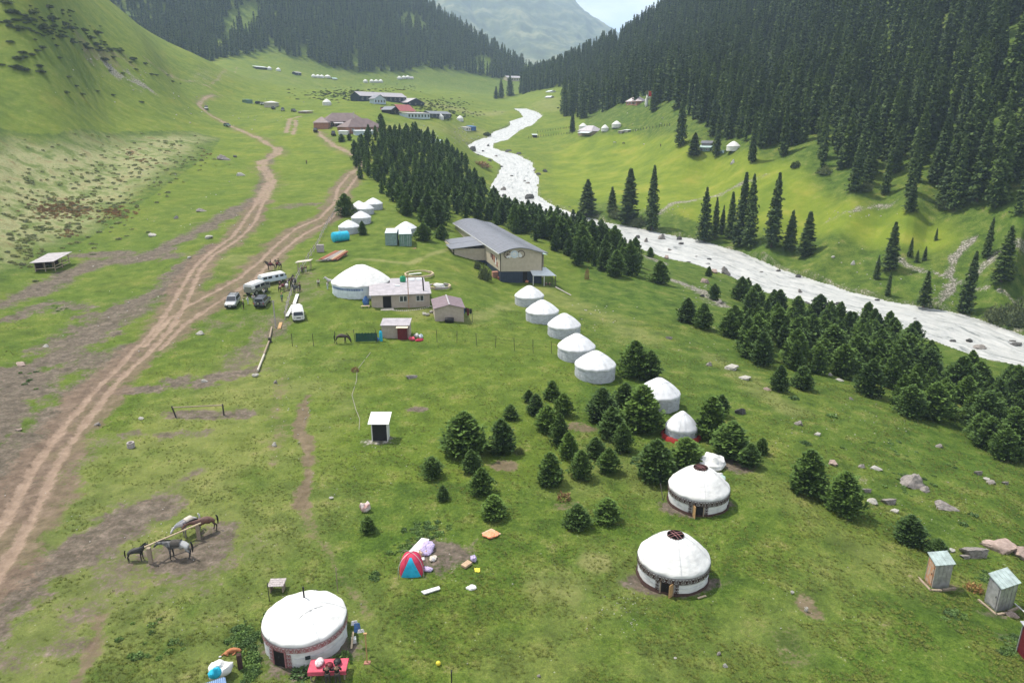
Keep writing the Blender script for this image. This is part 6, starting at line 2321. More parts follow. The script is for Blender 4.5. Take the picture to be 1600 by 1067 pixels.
far_house('far_cabin', 'white roofed cabin on the far right meadow, upper of two', 'cabin', 853, 145, 861, 145, 1.6, 1.8, 5, K['white'], K['whitetin'], 'gable', 0)
far_house('far_cabin', 'white roofed cabin on the far right meadow, lower of two', 'cabin', 852, 154, 860, 154, 1.6, 2, 5, K['greywood'], K['whitetin'], 'gable', 0)
h, fr, Hh = far_house('farmhouse', 'grey roofed farmhouse with a white porch across the river', 'farmhouse', 903, 212, 924, 212, 7, 8, 9, K['wood'], K['tinroof'], 'hip', 3)
fr.fb().slab([(fr.w * .25, -3, Hh - 1.2), (fr.w + 1, -3, Hh - 1.2), (fr.w + 1, -.02, Hh - .3), (fr.w * .25, -.02, Hh - .3)], .12).build('porch_roof', K['whitetin'], h)
h, fr, Hh = far_house('log_cabin', 'red brown log cabin with a pale hipped roof against the forest', 'cabin', 978, 165, 995, 165.5, 6.5, 7, 7, K['brick'], mat('pale_pink_roof', (.56, .48, .50), .6), 'hip', 3)
far_house('green_cabin', 'green cabin with a mint front roof between two spruces', 'cabin', 1093, 237, 1109, 237, 6, 4, 6, K['green'], K['minttin'], 'mono', 2)
far_house('green_cabin', 'grey roofed block just behind the green cabin', 'cabin', 1096, 229, 1111, 229, 5, 3, 5, K['greywood'], K['slate'], 'gable', 0)
far_house('green_tent', 'small teal ridge tent at the foot of the spruce by the green cabin', 'tent', 1122, 240, 1131, 240, .6, 4, 4, K['green'], K['minttin'], 'gable_front', 0, over=.1)
far_house('wood_store', 'low grey wood store below the yurts across the river', 'store', 966, 209, 972, 209, 3.5, 1, 3, K['greywood'], K['tinroof'], 'mono', 0)
far_house('wood_store', 'pale wood store right of the grey one across the river', 'store', 974, 207, 981, 207, 3, 1, 3, K['concrete'], K['whitetin'], 'mono', 0)
far_house('river_hut', 'little dark hut in the fence line close to the river bend', 'hut', 833, 215, 839, 215, 3.6, 1.2, 3, K['iron'], K['whitetin'], 'mono', 0)
# the red flag
p = hit(1012, 165)
mp_ = m_per_px(p)
t = thing('flag', 'red flag with a yellow sun on a white pole against the forest', 'flag', p)
MB().cyl((0, 0, -.5), .09, 22 * mp_, 8).build('pole', K['white'], t)
cl = MB()
V = []
for k in range(7):
    for z_ in (0, 1):
        V.append((k * .42, .25 * math.sin(k * 1.3), 21.5 * mp_ - 3.0 * z_ - .1 * k))
V += [(x, y + .03, z) for x, y, z in V]
cl.add(V, [(2 * k, 2 * k + 1, 2 * k + 3, 2 * k + 2) for k in range(6)] + [(14 + 2 * k + 2, 14 + 2 * k + 3, 14 + 2 * k + 1, 14 + 2 * k) for k in range(6)])
f_ = cl.build('cloth', mat('flag_red', (.55, .02, .02), .8), t)
MB().cyl((1.25, -.0, 20.0 * mp_), .5, .3, 16, axis='y').build('sun_emblem', K['yellow'], f_)
bundle('white_stone', 'tall white painted rock under the red flag', 'rock', 1010, 167, (2.4, 2, 6), K['felt'], 71)

# ------------------------------------------------------------------ vehicles
def wheel(parent, x, y, r, w=.22, rim='rim'):
    o = MB().lathe([(.01, -w / 2), (r * .62, -w / 2), (r * .92, -w / 2), (r, -w * .3), (r, w * .3), (r * .92, w / 2), (r * .62, w / 2), (.01, w / 2)], 20).build('wheel', K['tyre'], parent, smooth='auto')
    o.rotation_euler = (R(90), 0, 0)
    o.location = (x, y, r)
    MB().lathe([(.01, -w / 2 - .012), (r * .5, -w / 2 - .012), (r * .58, -w / 2 + .01)], 16).build('rim', K[rim], o)
    MB().lathe([(.01, w / 2 + .012), (r * .5, w / 2 + .012), (r * .58, w / 2 - .01)], 16).build('rim', K[rim], o)
    return o


def loft(mb, secs, mi=0):
    """secs: list of (x, [(y, z), ...]) rings of equal length, closed and capped"""
    n = len(secs[0][1])
    V = [(x, y, z) for x, ring in secs for y, z in ring]
    Fc = []
    for k in range(len(secs) - 1):
        for j in range(n):
            Fc.append((k * n + j, k * n + (j + 1) % n, (k + 1) * n + (j + 1) % n, (k + 1) * n + j))
    Fc += [tuple(range(n - 1, -1, -1)), tuple((len(secs) - 1) * n + j for j in range(n))]
    return mb.add(V, Fc, mi)


def boxring(hw, z0, z1, tw=None, r=.08):
    tw = hw if tw is None else tw
    return [(-hw + r, z0), (hw - r, z0), (hw, z0 + r), (tw, z1 - r), (tw - r, z1), (-tw + r, z1), (-tw, z1 - r), (-hw, z0 + r)]


def place_vehicle(name, label, rear, front, group=None, cat='car', v=None):
    A, B = hit(*rear), hit(*front)
    m_ = (A + B) / 2
    t = thing(name, label, cat, m_, math.atan2(B.y - A.y, B.x - A.x), group)
    d = (B - A)
    t.rotation_euler = (0, -math.atan2(d.z, math.hypot(d.x, d.y)) * .7, math.atan2(d.y, d.x))
    return t


def suv(label, rear, front, paint, spare=False, rack=True):
    t = place_vehicle('parked_car', label, rear, front)
    L_, hw = 4.7, .93
    b = MB()
    loft(b, [(-L_ / 2, boxring(hw * .94, .45, .95, r=.1)), (-L_ / 2 + .15, boxring(hw, .35, 1.08, r=.1)), (.95, boxring(hw, .32, 1.08, r=.1)), (1.25, boxring(hw, .32, 1.06, r=.1)), (L_ / 2 - .35, boxring(hw, .35, .98, r=.12)), (L_ / 2, boxring(hw * .9, .42, .82, r=.12))])
    b.build('body', paint, t, smooth='auto')
    c = MB()
    loft(c, [(-L_ / 2 + .12, boxring(hw * .96, 1.06, 1.10, hw * .96, .01)), (-L_ / 2 + .30, boxring(hw * .95, 1.06, 1.74, hw * .80, .06)), (-.8, boxring(hw * .95, 1.06, 1.82, hw * .80, .06)), (.35, boxring(hw * .95, 1.06, 1.78, hw * .80, .06)), (1.1, boxring(hw * .95, 1.06, 1.10, hw * .94, .01))])
    c.build('cabin', paint, t, smooth='auto')
    MB().add([(.45, -.68, 1.73), (.45, .68, 1.73), (1.08, .80, 1.14), (1.08, -.80, 1.14), (.47, -.68, 1.76), (.47, .68, 1.76), (1.11, .80, 1.17), (1.11, -.80, 1.17)], [(4, 5, 6, 7), (0, 3, 2, 1), (0, 1, 5, 4), (1, 2, 6, 5), (2, 3, 7, 6), (3, 0, 4, 7)]).build('windscreen', K['glass'], t)
    for sy in (-1, 1):
        for x0, x1 in ((-1.95, -1.15), (-1.08, -.25), (-.18, .72)):
            y0, y1 = sy * hw * .955, sy * hw * .83
            MB().add([(x0, y0, 1.15), (x1 + (.0 if x1 < .5 else .1), y0, 1.15), (x1 - (.28 if x1 > .5 else 0), y1, 1.66), (x0, y1, 1.66), (x0, y0 + sy * .02, 1.15), (x1 + (.0 if x1 < .5 else .1), y0 + sy * .02, 1.15), (x1 - (.28 if x1 > .5 else 0), y1 + sy * .02, 1.66), (x0, y1 + sy * .02, 1.66)],
                     [(0, 1, 2, 3), (7, 6, 5, 4), (0, 4, 5, 1), (1, 5, 6, 2), (2, 6, 7, 3), (3, 7, 4, 0)]).build('side_window', K['glass'], t)
        for x_ in (-1.45, 1.42):
            wheel(t, x_, sy * (hw - .12), .39)
        MB().box((L_ / 2 - .06, sy * .66, .80), (.10, .30, .16)).build('headlight', K['white'], t, bevel=.02)
        MB().box((-L_ / 2 + .02, sy * .80, .92), (.08, .14, .28)).build('tail_light', K['redpaint'], t)
        MB().box((.75, sy * 1.03, 1.16), (.12, .18, .16)).build('mirror', K['black'], t, bevel=.03)
    MB().box((-L_ / 2 + .17, 0, 1.38), (.03, 1.3, .50)).build('rear_window', K['glass'], t)
    MB().box((L_ / 2, 0, .48), (.22, 1.75, .24)).build('bumper', K['black'], t, bevel=.04)
    MB().box((-L_ / 2, 0, .48), (.20, 1.75, .22)).build('bumper', K['black'], t, bevel=.04)
    MB().box((L_ / 2 + .0, 0, .76), (.06, .8, .16)).build('grille', K['black'], t)
    MB().box((L_ / 2 + .115, 0, .52), (.02, .5, .11)).build('number_plate', K['white'], t)
    if rack:
        rk = MB()
        for sy in (-1, 1):
            rk.bar((-1.8, sy * .62, 1.92), (.2, sy * .62, 1.90), .05)
        for x_ in (-1.7, -1.1, -.5, .1):
            rk.bar((x_, -.62, 1.92), (x_, .62, 1.92), .04)
            rk.bar((x_, -.62, 1.76), (x_, -.62, 1.93), .04)
            rk.bar((x_, .62, 1.76), (x_, .62, 1.93), .04)
        rk.build('roof_rack', K['black'], t)
    if spare:
        o = MB().cyl((0, 0, 0), .36, .2, 20).build('spare_wheel', K['black'], t, bevel=.03)
        o.rotation_euler = (0, R(-90), 0)
        o.location = (-L_ / 2 - .02, .05, .98)
        MB().cyl((0, 0, .2), .2, .02, 16).build('cover_disc', K['rim'], o)
    return t


def van(label, rear, front, body, top, L_=4.4, windows=((-1.9, -1.2), (-1.05, -.35), (.55, 1.25)), cat='van', name='parked_van', h_=2.05):
    t = place_vehicle(name, label, rear, front, cat=cat)
    hw = .97
    b = MB()
    loft(b, [(-L_ / 2, boxring(hw * .95, .5, 1.55, hw * .90, .12)), (-L_ / 2 + .12, boxring(hw, .42, 1.62, hw * .95, .12)), (L_ / 2 - .3, boxring(hw, .42, 1.60, hw * .95, .12)), (L_ / 2 - .02, boxring(hw * .93, .45, 1.25, hw * .90, .14)), (L_ / 2 + .05, boxring(hw * .86, .5, 1.0, hw * .82, .12))])
    b.build('body', body, t, smooth='auto')
    c = MB()
    loft(c, [(-L_ / 2 + .02, boxring(hw * .93, 1.54, 1.62, hw * .90, .03)), (-L_ / 2 + .1, boxring(hw * .94, 1.56, h_ - .06, hw * .74, .16)), (-.2, boxring(hw * .94, 1.56, h_, hw * .74, .16)), (L_ / 2 - .55, boxring(hw * .94, 1.56, h_ - .04, hw * .74, .16)), (L_ / 2 - .2, boxring(hw * .92, 1.52, 1.66, hw * .84, .05))])
    c.build('roof', top, t, smooth='auto')
    MB().add([(L_ / 2 + .015, -.78, 1.18), (L_ / 2 + .015, .78, 1.18), (L_ / 2 - .25, .70, 1.70), (L_ / 2 - .25, -.70, 1.70), (L_ / 2 + .045, -.78, 1.18), (L_ / 2 + .045, .78, 1.18), (L_ / 2 - .22, .70, 1.72), (L_ / 2 - .22, -.70, 1.72)],
             [(4, 5, 6, 7), (3, 2, 1, 0), (0, 1, 5, 4), (1, 2, 6, 5), (2, 3, 7, 6), (3, 0, 4, 7)]).build('windscreen', K['glass'], t)
    for sy in (-1, 1):
        for x0, x1 in windows:
            MB().box(((x0 + x1) / 2, sy * hw * .975, 1.38), (x1 - x0, .05, .40)).build('side_window', K['glass'], t)
        for x_ in (-1.25, 1.30):
            wheel(t, x_, sy * (hw - .13), .38)
        MB().cyl((L_ / 2 + .02, sy * .62, .86), .11, .05, 12, axis='x').build('headlight', K['rim'], t)
        MB().box((L_ / 2 - .35, sy * 1.08, 1.45), (.08, .16, .24)).build('mirror', K['black'], t)
    MB().box((L_ / 2 + .08, 0, .48), (.14, 1.7, .16)).build('bumper', K['rim'], t, bevel=.03)
    MB().box((L_ / 2 + .055, 0, .80), (.03, .7, .16)).build('grille', K['black'], t)
    MB().box((L_ / 2 + .16, 0, .5), (.02, .5, .11)).build('number_plate', K['white'], t)
    return t


suv('silver off road car facing the camera, leftmost of the parked vehicles', (371, 467), (357, 487), K['silver'])
suv('dark grey off road car seen from behind with a spare wheel on its tail', (401, 487), (420, 466), K['gun'], spare=True)
van('white minibus with a blue tint standing on the track behind the khaki truck', (408, 446), (445, 438), K['bluegrey'], K['white'], L_=5.2, windows=((-2.3, -1.5), (-1.3, -.5), (.2, .8), (1.2, 1.9)), name='minibus', cat='minibus')
van('white boxy van facing the camera beside the white planks', (464, 489), (468, 507), K['white'], K['white'])
# the khaki truck with its white cabin roof and an open door
t = place_vehicle('truck', 'khaki off road truck with a white cabin top and an open side door', (385, 466), (418, 452), cat='truck')
b = MB()
loft(b, [(-2.4, boxring(1.0, .75, 1.45, r=.08)), (1.5, boxring(1.0, .75, 1.45, r=.08)), (1.9, boxring(1.0, .75, 1.40, r=.1)), (2.5, boxring(.92, .8, 1.25, r=.12))])
b.build('body', K['khaki'], t, smooth='auto')
b = MB()
loft(b, [(-2.4, boxring(1.0, 1.45, 1.9, .97, r=.02)), (1.45, boxring(1.0, 1.45, 1.9, .97, r=.02))])
b.build('upper_body', K['white'], t, smooth='auto')
b = MB()
loft(b, [(-2.45, boxring(.99, 1.9, 2.35, .85, r=.1)), (-.5, boxring(.99, 1.9, 2.42, .85, r=.1)), (1.2, boxring(.99, 1.9, 2.35, .85, r=.1)), (1.5, boxring(.97, 1.88, 1.95, .93, r=.02))])
b.build('cabin_roof', K['white'], t, smooth='auto')
for sy in (-1, 1):
    for x0, x1 in ((-1.6, -.2), (.0, 1.2)):
        MB().box(((x0 + x1) / 2, sy * .995, 1.7), (x1 - x0, .06, .5)).build('side_window', K['glass'], t)
    for x_ in (-1.4, 1.5):
        wheel(t, x_, sy * .85, .58, .32, 'khaki')
    MB().cyl((2.47, sy * .6, 1.05), .12, .06, 12, axis='x').build('headlight', K['rim'], t)
MB().box((1.50, 0, 1.72), (.05, 1.6, .36)).build('windscreen', K['glass'], t)
o = MB().box((.45, 0, 0), (.9, .06, 1.25)).build('open_door', K['khaki'], t)
o.location = (1.3, -1.0, 1.45)
o.rotation_euler = (0, 0, R(-62))
MB().box((.45, -.035, .25), (.7, .02, .5)).build('door_window', K['glass'], o)
MB().box((2.5, 0, .72), (.2, 1.9, .2)).build('bumper', K['iron'], t)
MB().box((-2.45, 0, 1.35), (.05, 1.5, 1.0)).build('tail_door', K['khaki'], t)


def far_car(label, u, v, paint, yaw, L_=4.4, hh=1.7, group=None, top=None, cat='car'):
    p = hit(u, v)
    t = thing('distant_car' if cat == 'car' else 'distant_van', label, cat, p, yaw, group)
    b = MB()
    loft(b, [(-L_ / 2, boxring(.85, .4, .95)), (-L_ / 2 + .2, boxring(.92, .35, 1.05)), (L_ / 2 - .3, boxring(.92, .35, 1.0)), (L_ / 2, boxring(.85, .4, .85))])
    b.build('body', paint, t)
    c = MB()
    loft(c, [(-L_ / 2 + .1, boxring(.86, 1.0, 1.05, .86, .01)), (-L_ / 2 + .3, boxring(.86, 1.0, hh, .72, .05)), (.5, boxring(.86, 1.0, hh, .72, .05)), (1.2, boxring(.86, 1.0, 1.04, .84, .01))])
    c.build('cabin', K['glass'], t)
    MB().box((-.7, 0, hh + .03), (2.3, 1.4, .06)).build('roof', top or paint, t)
    for sy in (-1, 1):
        for x_ in (-1.3, 1.3):
            o = MB().cyl((0, 0, -.11), .36, .22, 12).build('wheel', K['tyre'], t)
            o.rotation_euler = (R(90), 0, 0)
            o.location = (x_, sy * .82, .36)
    return t


far_car('small white car driving on the upper bend of the dirt track', 322.5, 171, K['white'], R(-70), hh=1.9)
far_car('teal car on the dirt track below the upper bend', 355, 198, K['green'], R(-40))
far_car('black car in front of the white canopy tent', 427, 171, K['black'], R(-60))
far_car('white roofed car right of the canopy tent', 442, 174, K['gun'], R(-80), top=K['white'], hh=2.1)
far_car('dark pick up at the right of the distant parked cars', 459, 175, K['gun'], R(-50))
far_car('dark car left of the canopy tent', 405, 163, K['black'], R(10), L_=5)
far_car('white car beside the canopy tent', 412, 164, K['white'], R(20))
far_car('black car on the track before the guest house wall', 493, 206, K['black'], R(-80))
far_car('black off road car beside the small tin shed', 521, 212, K['black'], R(-70), hh=2.1)
far_car('red car on the slope between the lodges', 600, 172, mat('red_car_paint', (.42, .03, .04), .4), R(30))

# ------------------------------------------------------------------ bodies grown on a skeleton
SKIN = mat('skin', (.32, .19, .13), .7, var=.03)


def skin_mesh(name, verts, edges, radii, sub=1, root=0):
    me = bpy.data.meshes.new(name)
    me.from_pydata(verts, edges, [])
    o = bpy.data.objects.new(name, me)
    COL.objects.link(o)
    md = o.modifiers.new('skin', 'SKIN')
    md.use_smooth_shade = True
    sv = me.skin_vertices[0].data if me.skin_vertices else None
    if sv is None:
        bpy.context.view_layer.update()
        me.skin_vertices.new() if hasattr(me.skin_vertices, 'new') else None
        sv = me.skin_vertices[0].data
    for i, r_ in enumerate(radii):
        sv[i].radius = r_ if isinstance(r_, tuple) else (r_, r_)
        sv[i].use_root = (i == root)
    s2 = o.modifiers.new('sub', 'SUBSURF')
    s2.levels = s2.render_levels = sub
    bpy.context.view_layer.update()
    dg = bpy.context.evaluated_depsgraph_get()
    out = bpy.data.meshes.new_from_object(o.evaluated_get(dg))
    out.name = name
    bpy.data.objects.remove(o)
    bpy.data.meshes.remove(me)
    out.polygons.foreach_set('use_smooth', [True] * len(out.polygons))
    return out


def person_meshes(pose):
    """stand: arms down; ride: legs astride; reach: one arm forward; sit"""
    st = .12 if pose != 'ride' else .28
    hipz = .92
    if pose == 'sit':
        legs = lambda s: [(s * .10, 0, .42), (s * .12, .42, .46), (s * .12, .46, .06), (s * .12, .60, .03)]
        dz = -.48
    elif pose == 'ride':
        legs = lambda s: [(s * .10, 0, .88), (s * .32, .22, .66), (s * .34, .10, .22), (s * .34, .26, .18)]
        dz = 0
    elif pose == 'walk':
        legs = lambda s: [(s * .09, 0, .90), (s * .10, .10 * s + .06, .50), (s * .10, .24 * s, .08), (s * .10, .24 * s + .14, .03)]
        dz = 0
    else:
        legs = lambda s: [(s * .09, 0, .90), (s * .12, .02, .50), (s * .13, 0, .08), (s * .14, .15, .03)]
        dz = 0
    V = [(0, 0, .94 + dz), (0, .01, 1.15 + dz), (0, 0, 1.36 + dz), (0, .01, 1.50 + dz), (0, .02, 1.60 + dz), (0, .02, 1.70 + dz)]
    Rr = [(.145, .11), (.135, .10), (.165, .10), .055, .088, .075]
    E = [(0, 1), (1, 2), (2, 3), (3, 4), (4, 5)]
    for s in (-1, 1):
        n = len(V)
        V += legs(s)
        Rr += [.095, .062, .042, .035]
        E += [(0, n), (n, n + 1), (n + 1, n + 2), (n + 2, n + 3)]
        n = len(V)
        fwd = .34 if (pose in ('reach', 'ride', 'sit')) else .06
        V += [(s * .20, 0, 1.38 + dz), (s * .26, fwd * .3 - .02, 1.12 + dz), (s * .24, fwd, .92 + dz + (.12 if fwd > .1 else 0)), (s * .23, fwd + .05, .84 + dz + (.14 if fwd > .1 else 0))]
        Rr += [.060, .042, .032, .034]
        E += [(2, n), (n, n + 1), (n + 1, n + 2), (n + 2, n + 3)]
    body = skin_mesh('body', V, E, Rr)
    ex = 1.18
    SV = [V[0], V[1], V[2], (0, .01, 1.45 + dz)]
    SR = [(.165, .125), (.155, .12), (.18, .118), .07]
    SE = [(0, 1), (1, 2), (2, 3)]
    for s in (0, 1):
        a = 10 + s * 8
        n = len(SV)
        SV += [V[a], V[a + 1], V[a + 2]]
        SR += [.075, .055, .043]
        SE += [(2, n), (n, n + 1), (n + 1, n + 2)]
    shirt = skin_mesh('shirt', SV, SE, SR)
    TV, TR, TE = [V[0]], [(.158, .12)], []
    for s in (0, 1):
        a = 6 + s * 8
        n = len(TV)
        TV += [V[a], V[a + 1], V[a + 2]]
        TR += [.108, .075, .056]
        TE += [(0, n), (n, n + 1), (n + 1, n + 2)]
    trou = skin_mesh('trousers', TV, TE, TR)
    hair = MB().ball((0, -.005, 1.675 + dz), (.093, .102, .085), 10, 6)
    me = hair.build('hair', K['black'], smooth=True)
    hm = me.data
    bpy.data.objects.remove(me)
    face = MB().ball((0, .105, 1.60 + dz), (.018, .02, .025), 6, 4)
    for s in (-1, 1):
        face.ball((s * .034, .088, 1.632 + dz), (.012, .01, .008), 6, 4, 1)
        face.ball((s * .088, .01, 1.61 + dz), (.012, .02, .03), 6, 4)
    face.box((0, .098, 1.553 + dz), (.045, .012, .012), mi=2)
    me = face.build('face', [SKIN, K['black'], K['rose']], smooth=True)
    fm = me.data
    bpy.data.objects.remove(me)
    return dict(body=body, shirt=shirt, trousers=trou, hair=hm, face=fm)


POSES = {p: person_meshes(p) for p in ('stand', 'walk', 'reach', 'ride', 'sit')}


def person(label, u=None, v=None, pose='stand', shirt='black', trousers='black', hair='black', yaw=0.0, hgt=1.72, loc=None, group=None):
    p = loc if loc is not None else hit(u, v)
    t = thing('person', label, 'person', p, R(yaw), group)
    t.scale = (hgt / 1.75,) * 3
    for k, m_ in (('body', SKIN), ('shirt', K[shirt]), ('trousers', K[trousers]), ('hair', K[hair]), ('face', None)):
        me = POSES[pose][k]
        if m_ is not None and not me.materials:
            me.materials.append(m_)
        o = link(bpy.data.objects.new(k, me), t)
        if m_ is not None:
            o.material_slots[0].link = 'OBJECT'
            o.material_slots[0].material = m_
    return t


K['shirtgreen'] = mat('green_jacket', (.02, .22, .10), .8)
person('person in a green jacket and orange cap standing below the horses', 441, 472, 'stand', 'shirtgreen', 'gun', 'orange', 160)
person('person in black standing at the right side of the silver car', 381, 483, 'stand', 'black', 'black', 'felt', 120)
person('person in a white shirt standing between the two parked off road cars', 388, 476, 'reach', 'white', 'bluegrey', 'black', 100)
person('person in a white shirt at the left rear corner of the dark grey car', 397, 474, 'stand', 'white', 'gun', 'white', 200)
person('person in white bending at the khaki truck', 413, 464, 'reach', 'felt', 'gun', 'black', 30)
person('person in dark clothes standing at the front of the white minibus', 438, 452, 'stand', 'black', 'black', 'black', 200)
person('person in black holding the grey horse at the right of the group', 469, 455, 'stand', 'black', 'black', 'black', 250)
person('person in brown walking between the horses', 455, 449, 'walk', 'brown', 'black', 'black', 90)
person('person in white shirt and black trousers standing left of the large yurt', 498, 449, 'stand', 'white', 'black', 'black', 200)
person('person in pale clothes beside the side door of the large yurt', 512, 453, 'stand', 'felt', 'bluegrey', 'black', 260)
person('person in black under the narrow pale roof by the paling fence', 473, 428, 'stand', 'black', 'iron', 'black', 180)
person('person in pale trousers beside the one in black by the paling fence', 478, 427, 'stand', 'iron', 'concrete', 'black', 200)
person('lone person in black walking on the meadow between the two dirt tracks', 479, 257, 'walk', 'black', 'black', 'black', 190)
person('lone person in dark clothes on the meadow across the river', 1032, 230, 'stand', 'iron', 'iron', 'black', 190)
fr = HALL_FR
for k, (s_, lab) in enumerate([(1.30, 'person in black standing at the railing of the hall porch'), (.55, 'person in dark clothes near the hall wall on the porch')]):
    q_ = Vector(fr.o) + Vector((fr.e1[0] * (fr.w + s_) + fr.e2[0] * -1.2, fr.e1[1] * (fr.w + s_) + fr.e2[1] * -1.2, 0))
    q_.z = HALL_Z - 1.6
    person(lab, pose='stand', shirt='black', trousers='iron', yaw=180, loc=q_)


# ------------------------------------------------------------------ horses
def coat(name, c1, c2, leg=None, scale=3.0, patch=None):
    m = bpy.data.materials.new(name)
    m.use_nodes = True
    nt = m.node_tree
    L = nt.links.new
    b = nt.nodes['Principled BSDF']
    b.inputs['Roughness'].default_value = .6
    tc = N(nt, 'ShaderNodeTexCoord')
    n1 = N(nt, 'ShaderNodeTexNoise', Scale=scale, Detail=3.0)
    L(tc.outputs['Object'], n1.inputs['Vector'])
    cr = N(nt, 'ShaderNodeValToRGB')
    e = cr.color_ramp.elements
    e[0].position, e[0].color = .40, (*c1, 1)
    e[1].position, e[1].color = .60, (*c2, 1)
    L(n1.outputs['Fac'], cr.inputs['Fac'])
    last = cr.outputs['Color']
    sp = N(nt, 'ShaderNodeSeparateXYZ')
    L(tc.outputs['Object'], sp.inputs['Vector'])
    if patch:      # colour of the hindquarters
        mr = N(nt, 'ShaderNodeMapRange')
        mr.inputs['From Min'].default_value, mr.inputs['From Max'].default_value = -.55, .15
        mr.inputs['To Min'].default_value, mr.inputs['To Max'].default_value = 1, 0
        L(sp.outputs['X'], mr.inputs['Value'])
        ml = N(nt, 'ShaderNodeMath', _operation='MULTIPLY')
        L(mr.outputs['Result'], ml.inputs[0])
        L(cr.outputs['Alpha'], ml.inputs[1])
        x = N(nt, 'ShaderNodeMix', _data_type='RGBA')
        L(ml.outputs[0], x.inputs['Factor'])
        L(last, x.inputs['A'])
        x.inputs['B'].default_value = (*patch, 1)
        last = x.outputs['Result']
    if leg:
        mr = N(nt, 'ShaderNodeMapRange')
        mr.inputs['From Min'].default_value, mr.inputs['From Max'].default_value = .55, .95
        L(sp.outputs['Z'], mr.inputs['Value'])
        x = N(nt, 'ShaderNodeMix', _data_type='RGBA')
        L(mr.outputs['Result'], x.inputs['Factor'])
        x.inputs['A'].default_value = (*leg, 1)
        L(last, x.inputs['B'])
        last = x.outputs['Result']
    L(last, b.inputs['Base Color'])
    return m


def horse_meshes(pose):
    V = [(-.62, 0, 1.22), (-.25, 0, 1.18), (.20, 0, 1.15), (.55, 0, 1.22)]
    Rr = [(.27, .26), (.27, .30), (.28, .31), (.22, .27)]
    E = [(0, 1), (1, 2), (2, 3)]
    if pose == 'graze':
        nk = [(.85, 0, 1.05), (1.08, 0, .72), (1.22, 0, .42), (1.28, 0, .18), (1.30, 0, .08)]
    elif pose == 'low':
        nk = [(.86, 0, 1.28), (1.15, 0, 1.30), (1.38, 0, 1.24), (1.58, 0, 1.05), (1.66, 0, .95)]
    else:
        nk = [(.80, 0, 1.45), (1.00, 0, 1.68), (1.14, 0, 1.78), (1.36, 0, 1.58), (1.45, 0, 1.48)]
    n = len(V)
    V += nk
    Rr += [(.13, .20), (.10, .14), (.095, .115), (.07, .075), (.055, .05)]
    E += [(3, n), (n, n + 1), (n + 1, n + 2), (n + 2, n + 3), (n + 3, n + 4)]
    for s in (-1, 1):
        n = len(V)
        V += [(.52, s * .16, .95), (.50 + .03 * s, s * .16, .58), (.50 + .05 * s, s * .16, .16), (.55 + .05 * s, s * .16, .04)]
        Rr += [.115, .062, .045, .055]
        E += [(3, n), (n, n + 1), (n + 1, n + 2), (n + 2, n + 3)]
        n = len(V)
        V += [(-.62, s * .17, .98), (-.58, s * .17, .80), (-.78 - .04 * s, s * .17, .55), (-.72 - .04 * s, s * .17, .16), (-.66 - .04 * s, s * .17, .04)]
        Rr += [(.15, .15), .10, .06, .045, .055]
        E += [(0, n), (n, n + 1), (n + 1, n + 2), (n + 2, n + 3), (n + 3, n + 4)]
    body = skin_mesh('body', V, E, Rr)
    tail = skin_mesh('tail', [(-.86, 0, 1.32), (-.96, 0, 1.15), (-.98, 0, .80), (-.95, 0, .45)], [(0, 1), (1, 2), (2, 3)], [.05, .07, .075, .03])
    mp_ = MB()
    pts = [V[3]] + nk[:3]
    tops = []
    for i, p in enumerate(pts):
        q_ = Vector(p)
        up = Vector((-.45, 0, .9)) if pose != 'graze' else Vector((.55, 0, .85))
        rad = [.24, .19, .14, .11][i]
        tops.append((q_ + up * rad * .9, q_ + up * (rad + .10)))
    for (a, b_), (c, d) in zip(tops[:-1], tops[1:]):
        for s in (-1, 1):
            mp_.add([tuple(a + Vector((0, s * .035, 0))), tuple(c + Vector((0, s * .035, 0))), tuple(d), tuple(b_)], [(0, 1, 2, 3)])
    o = mp_.build('mane', K['black'])
    mm = o.data
    bpy.data.objects.remove(o)
    e = MB()
    hd = Vector(nk[2])
    ax = (Vector(nk[3]) - hd).normalized()
    up = Vector((-ax.z, 0, ax.x))
    for s in (-1, 1):
        b0 = hd + up * .08 + Vector((0, s * .06, 0)) - ax * .02
        e.add([tuple(b0 - ax * .03), tuple(b0 + ax * .04), tuple(b0 + Vector((0, s * .03, 0))), tuple(b0 + up * .15 + Vector((0, s * .02, 0)))], [(0, 1, 3), (1, 2, 3), (2, 0, 3), (0, 2, 1)])
    o = e.build('ear', K['black'])
    em_ = o.data
    bpy.data.objects.remove(o)
    return dict(body=body, tail=tail, mane=mm, ear=em_)


HP = {p: horse_meshes(p) for p in ('up', 'low', 'graze')}


def horse(label, u, v, yaw, pose, coatm, hairm, scale=1.0, saddle=None, cat='horse', name='horse', loc=None):
    p = loc if loc is not None else hit(u, v)
    t = thing(name, label, cat, p, R(yaw))
    t.scale = (scale,) * 3
    for k, m_ in (('body', coatm), ('tail', hairm), ('mane', hairm), ('ear', coatm)):
        me = HP[pose][k]
        if not me.materials:
            me.materials.append(m_)
        o = link(bpy.data.objects.new(k, me), t)
        o.material_slots[0].link = 'OBJECT'
        o.material_slots[0].material = m_
    if saddle:
        s_ = MB()
        s_.lathe([(.325, -.32), (.345, 0), (.325, .32)], 16, a0=R(-95), a1=R(95))
        o = s_.build('saddle', K[saddle], t)
        o.rotation_euler = (0, R(-90), 0)
        o.location = (.08, 0, 1.15)
    return t


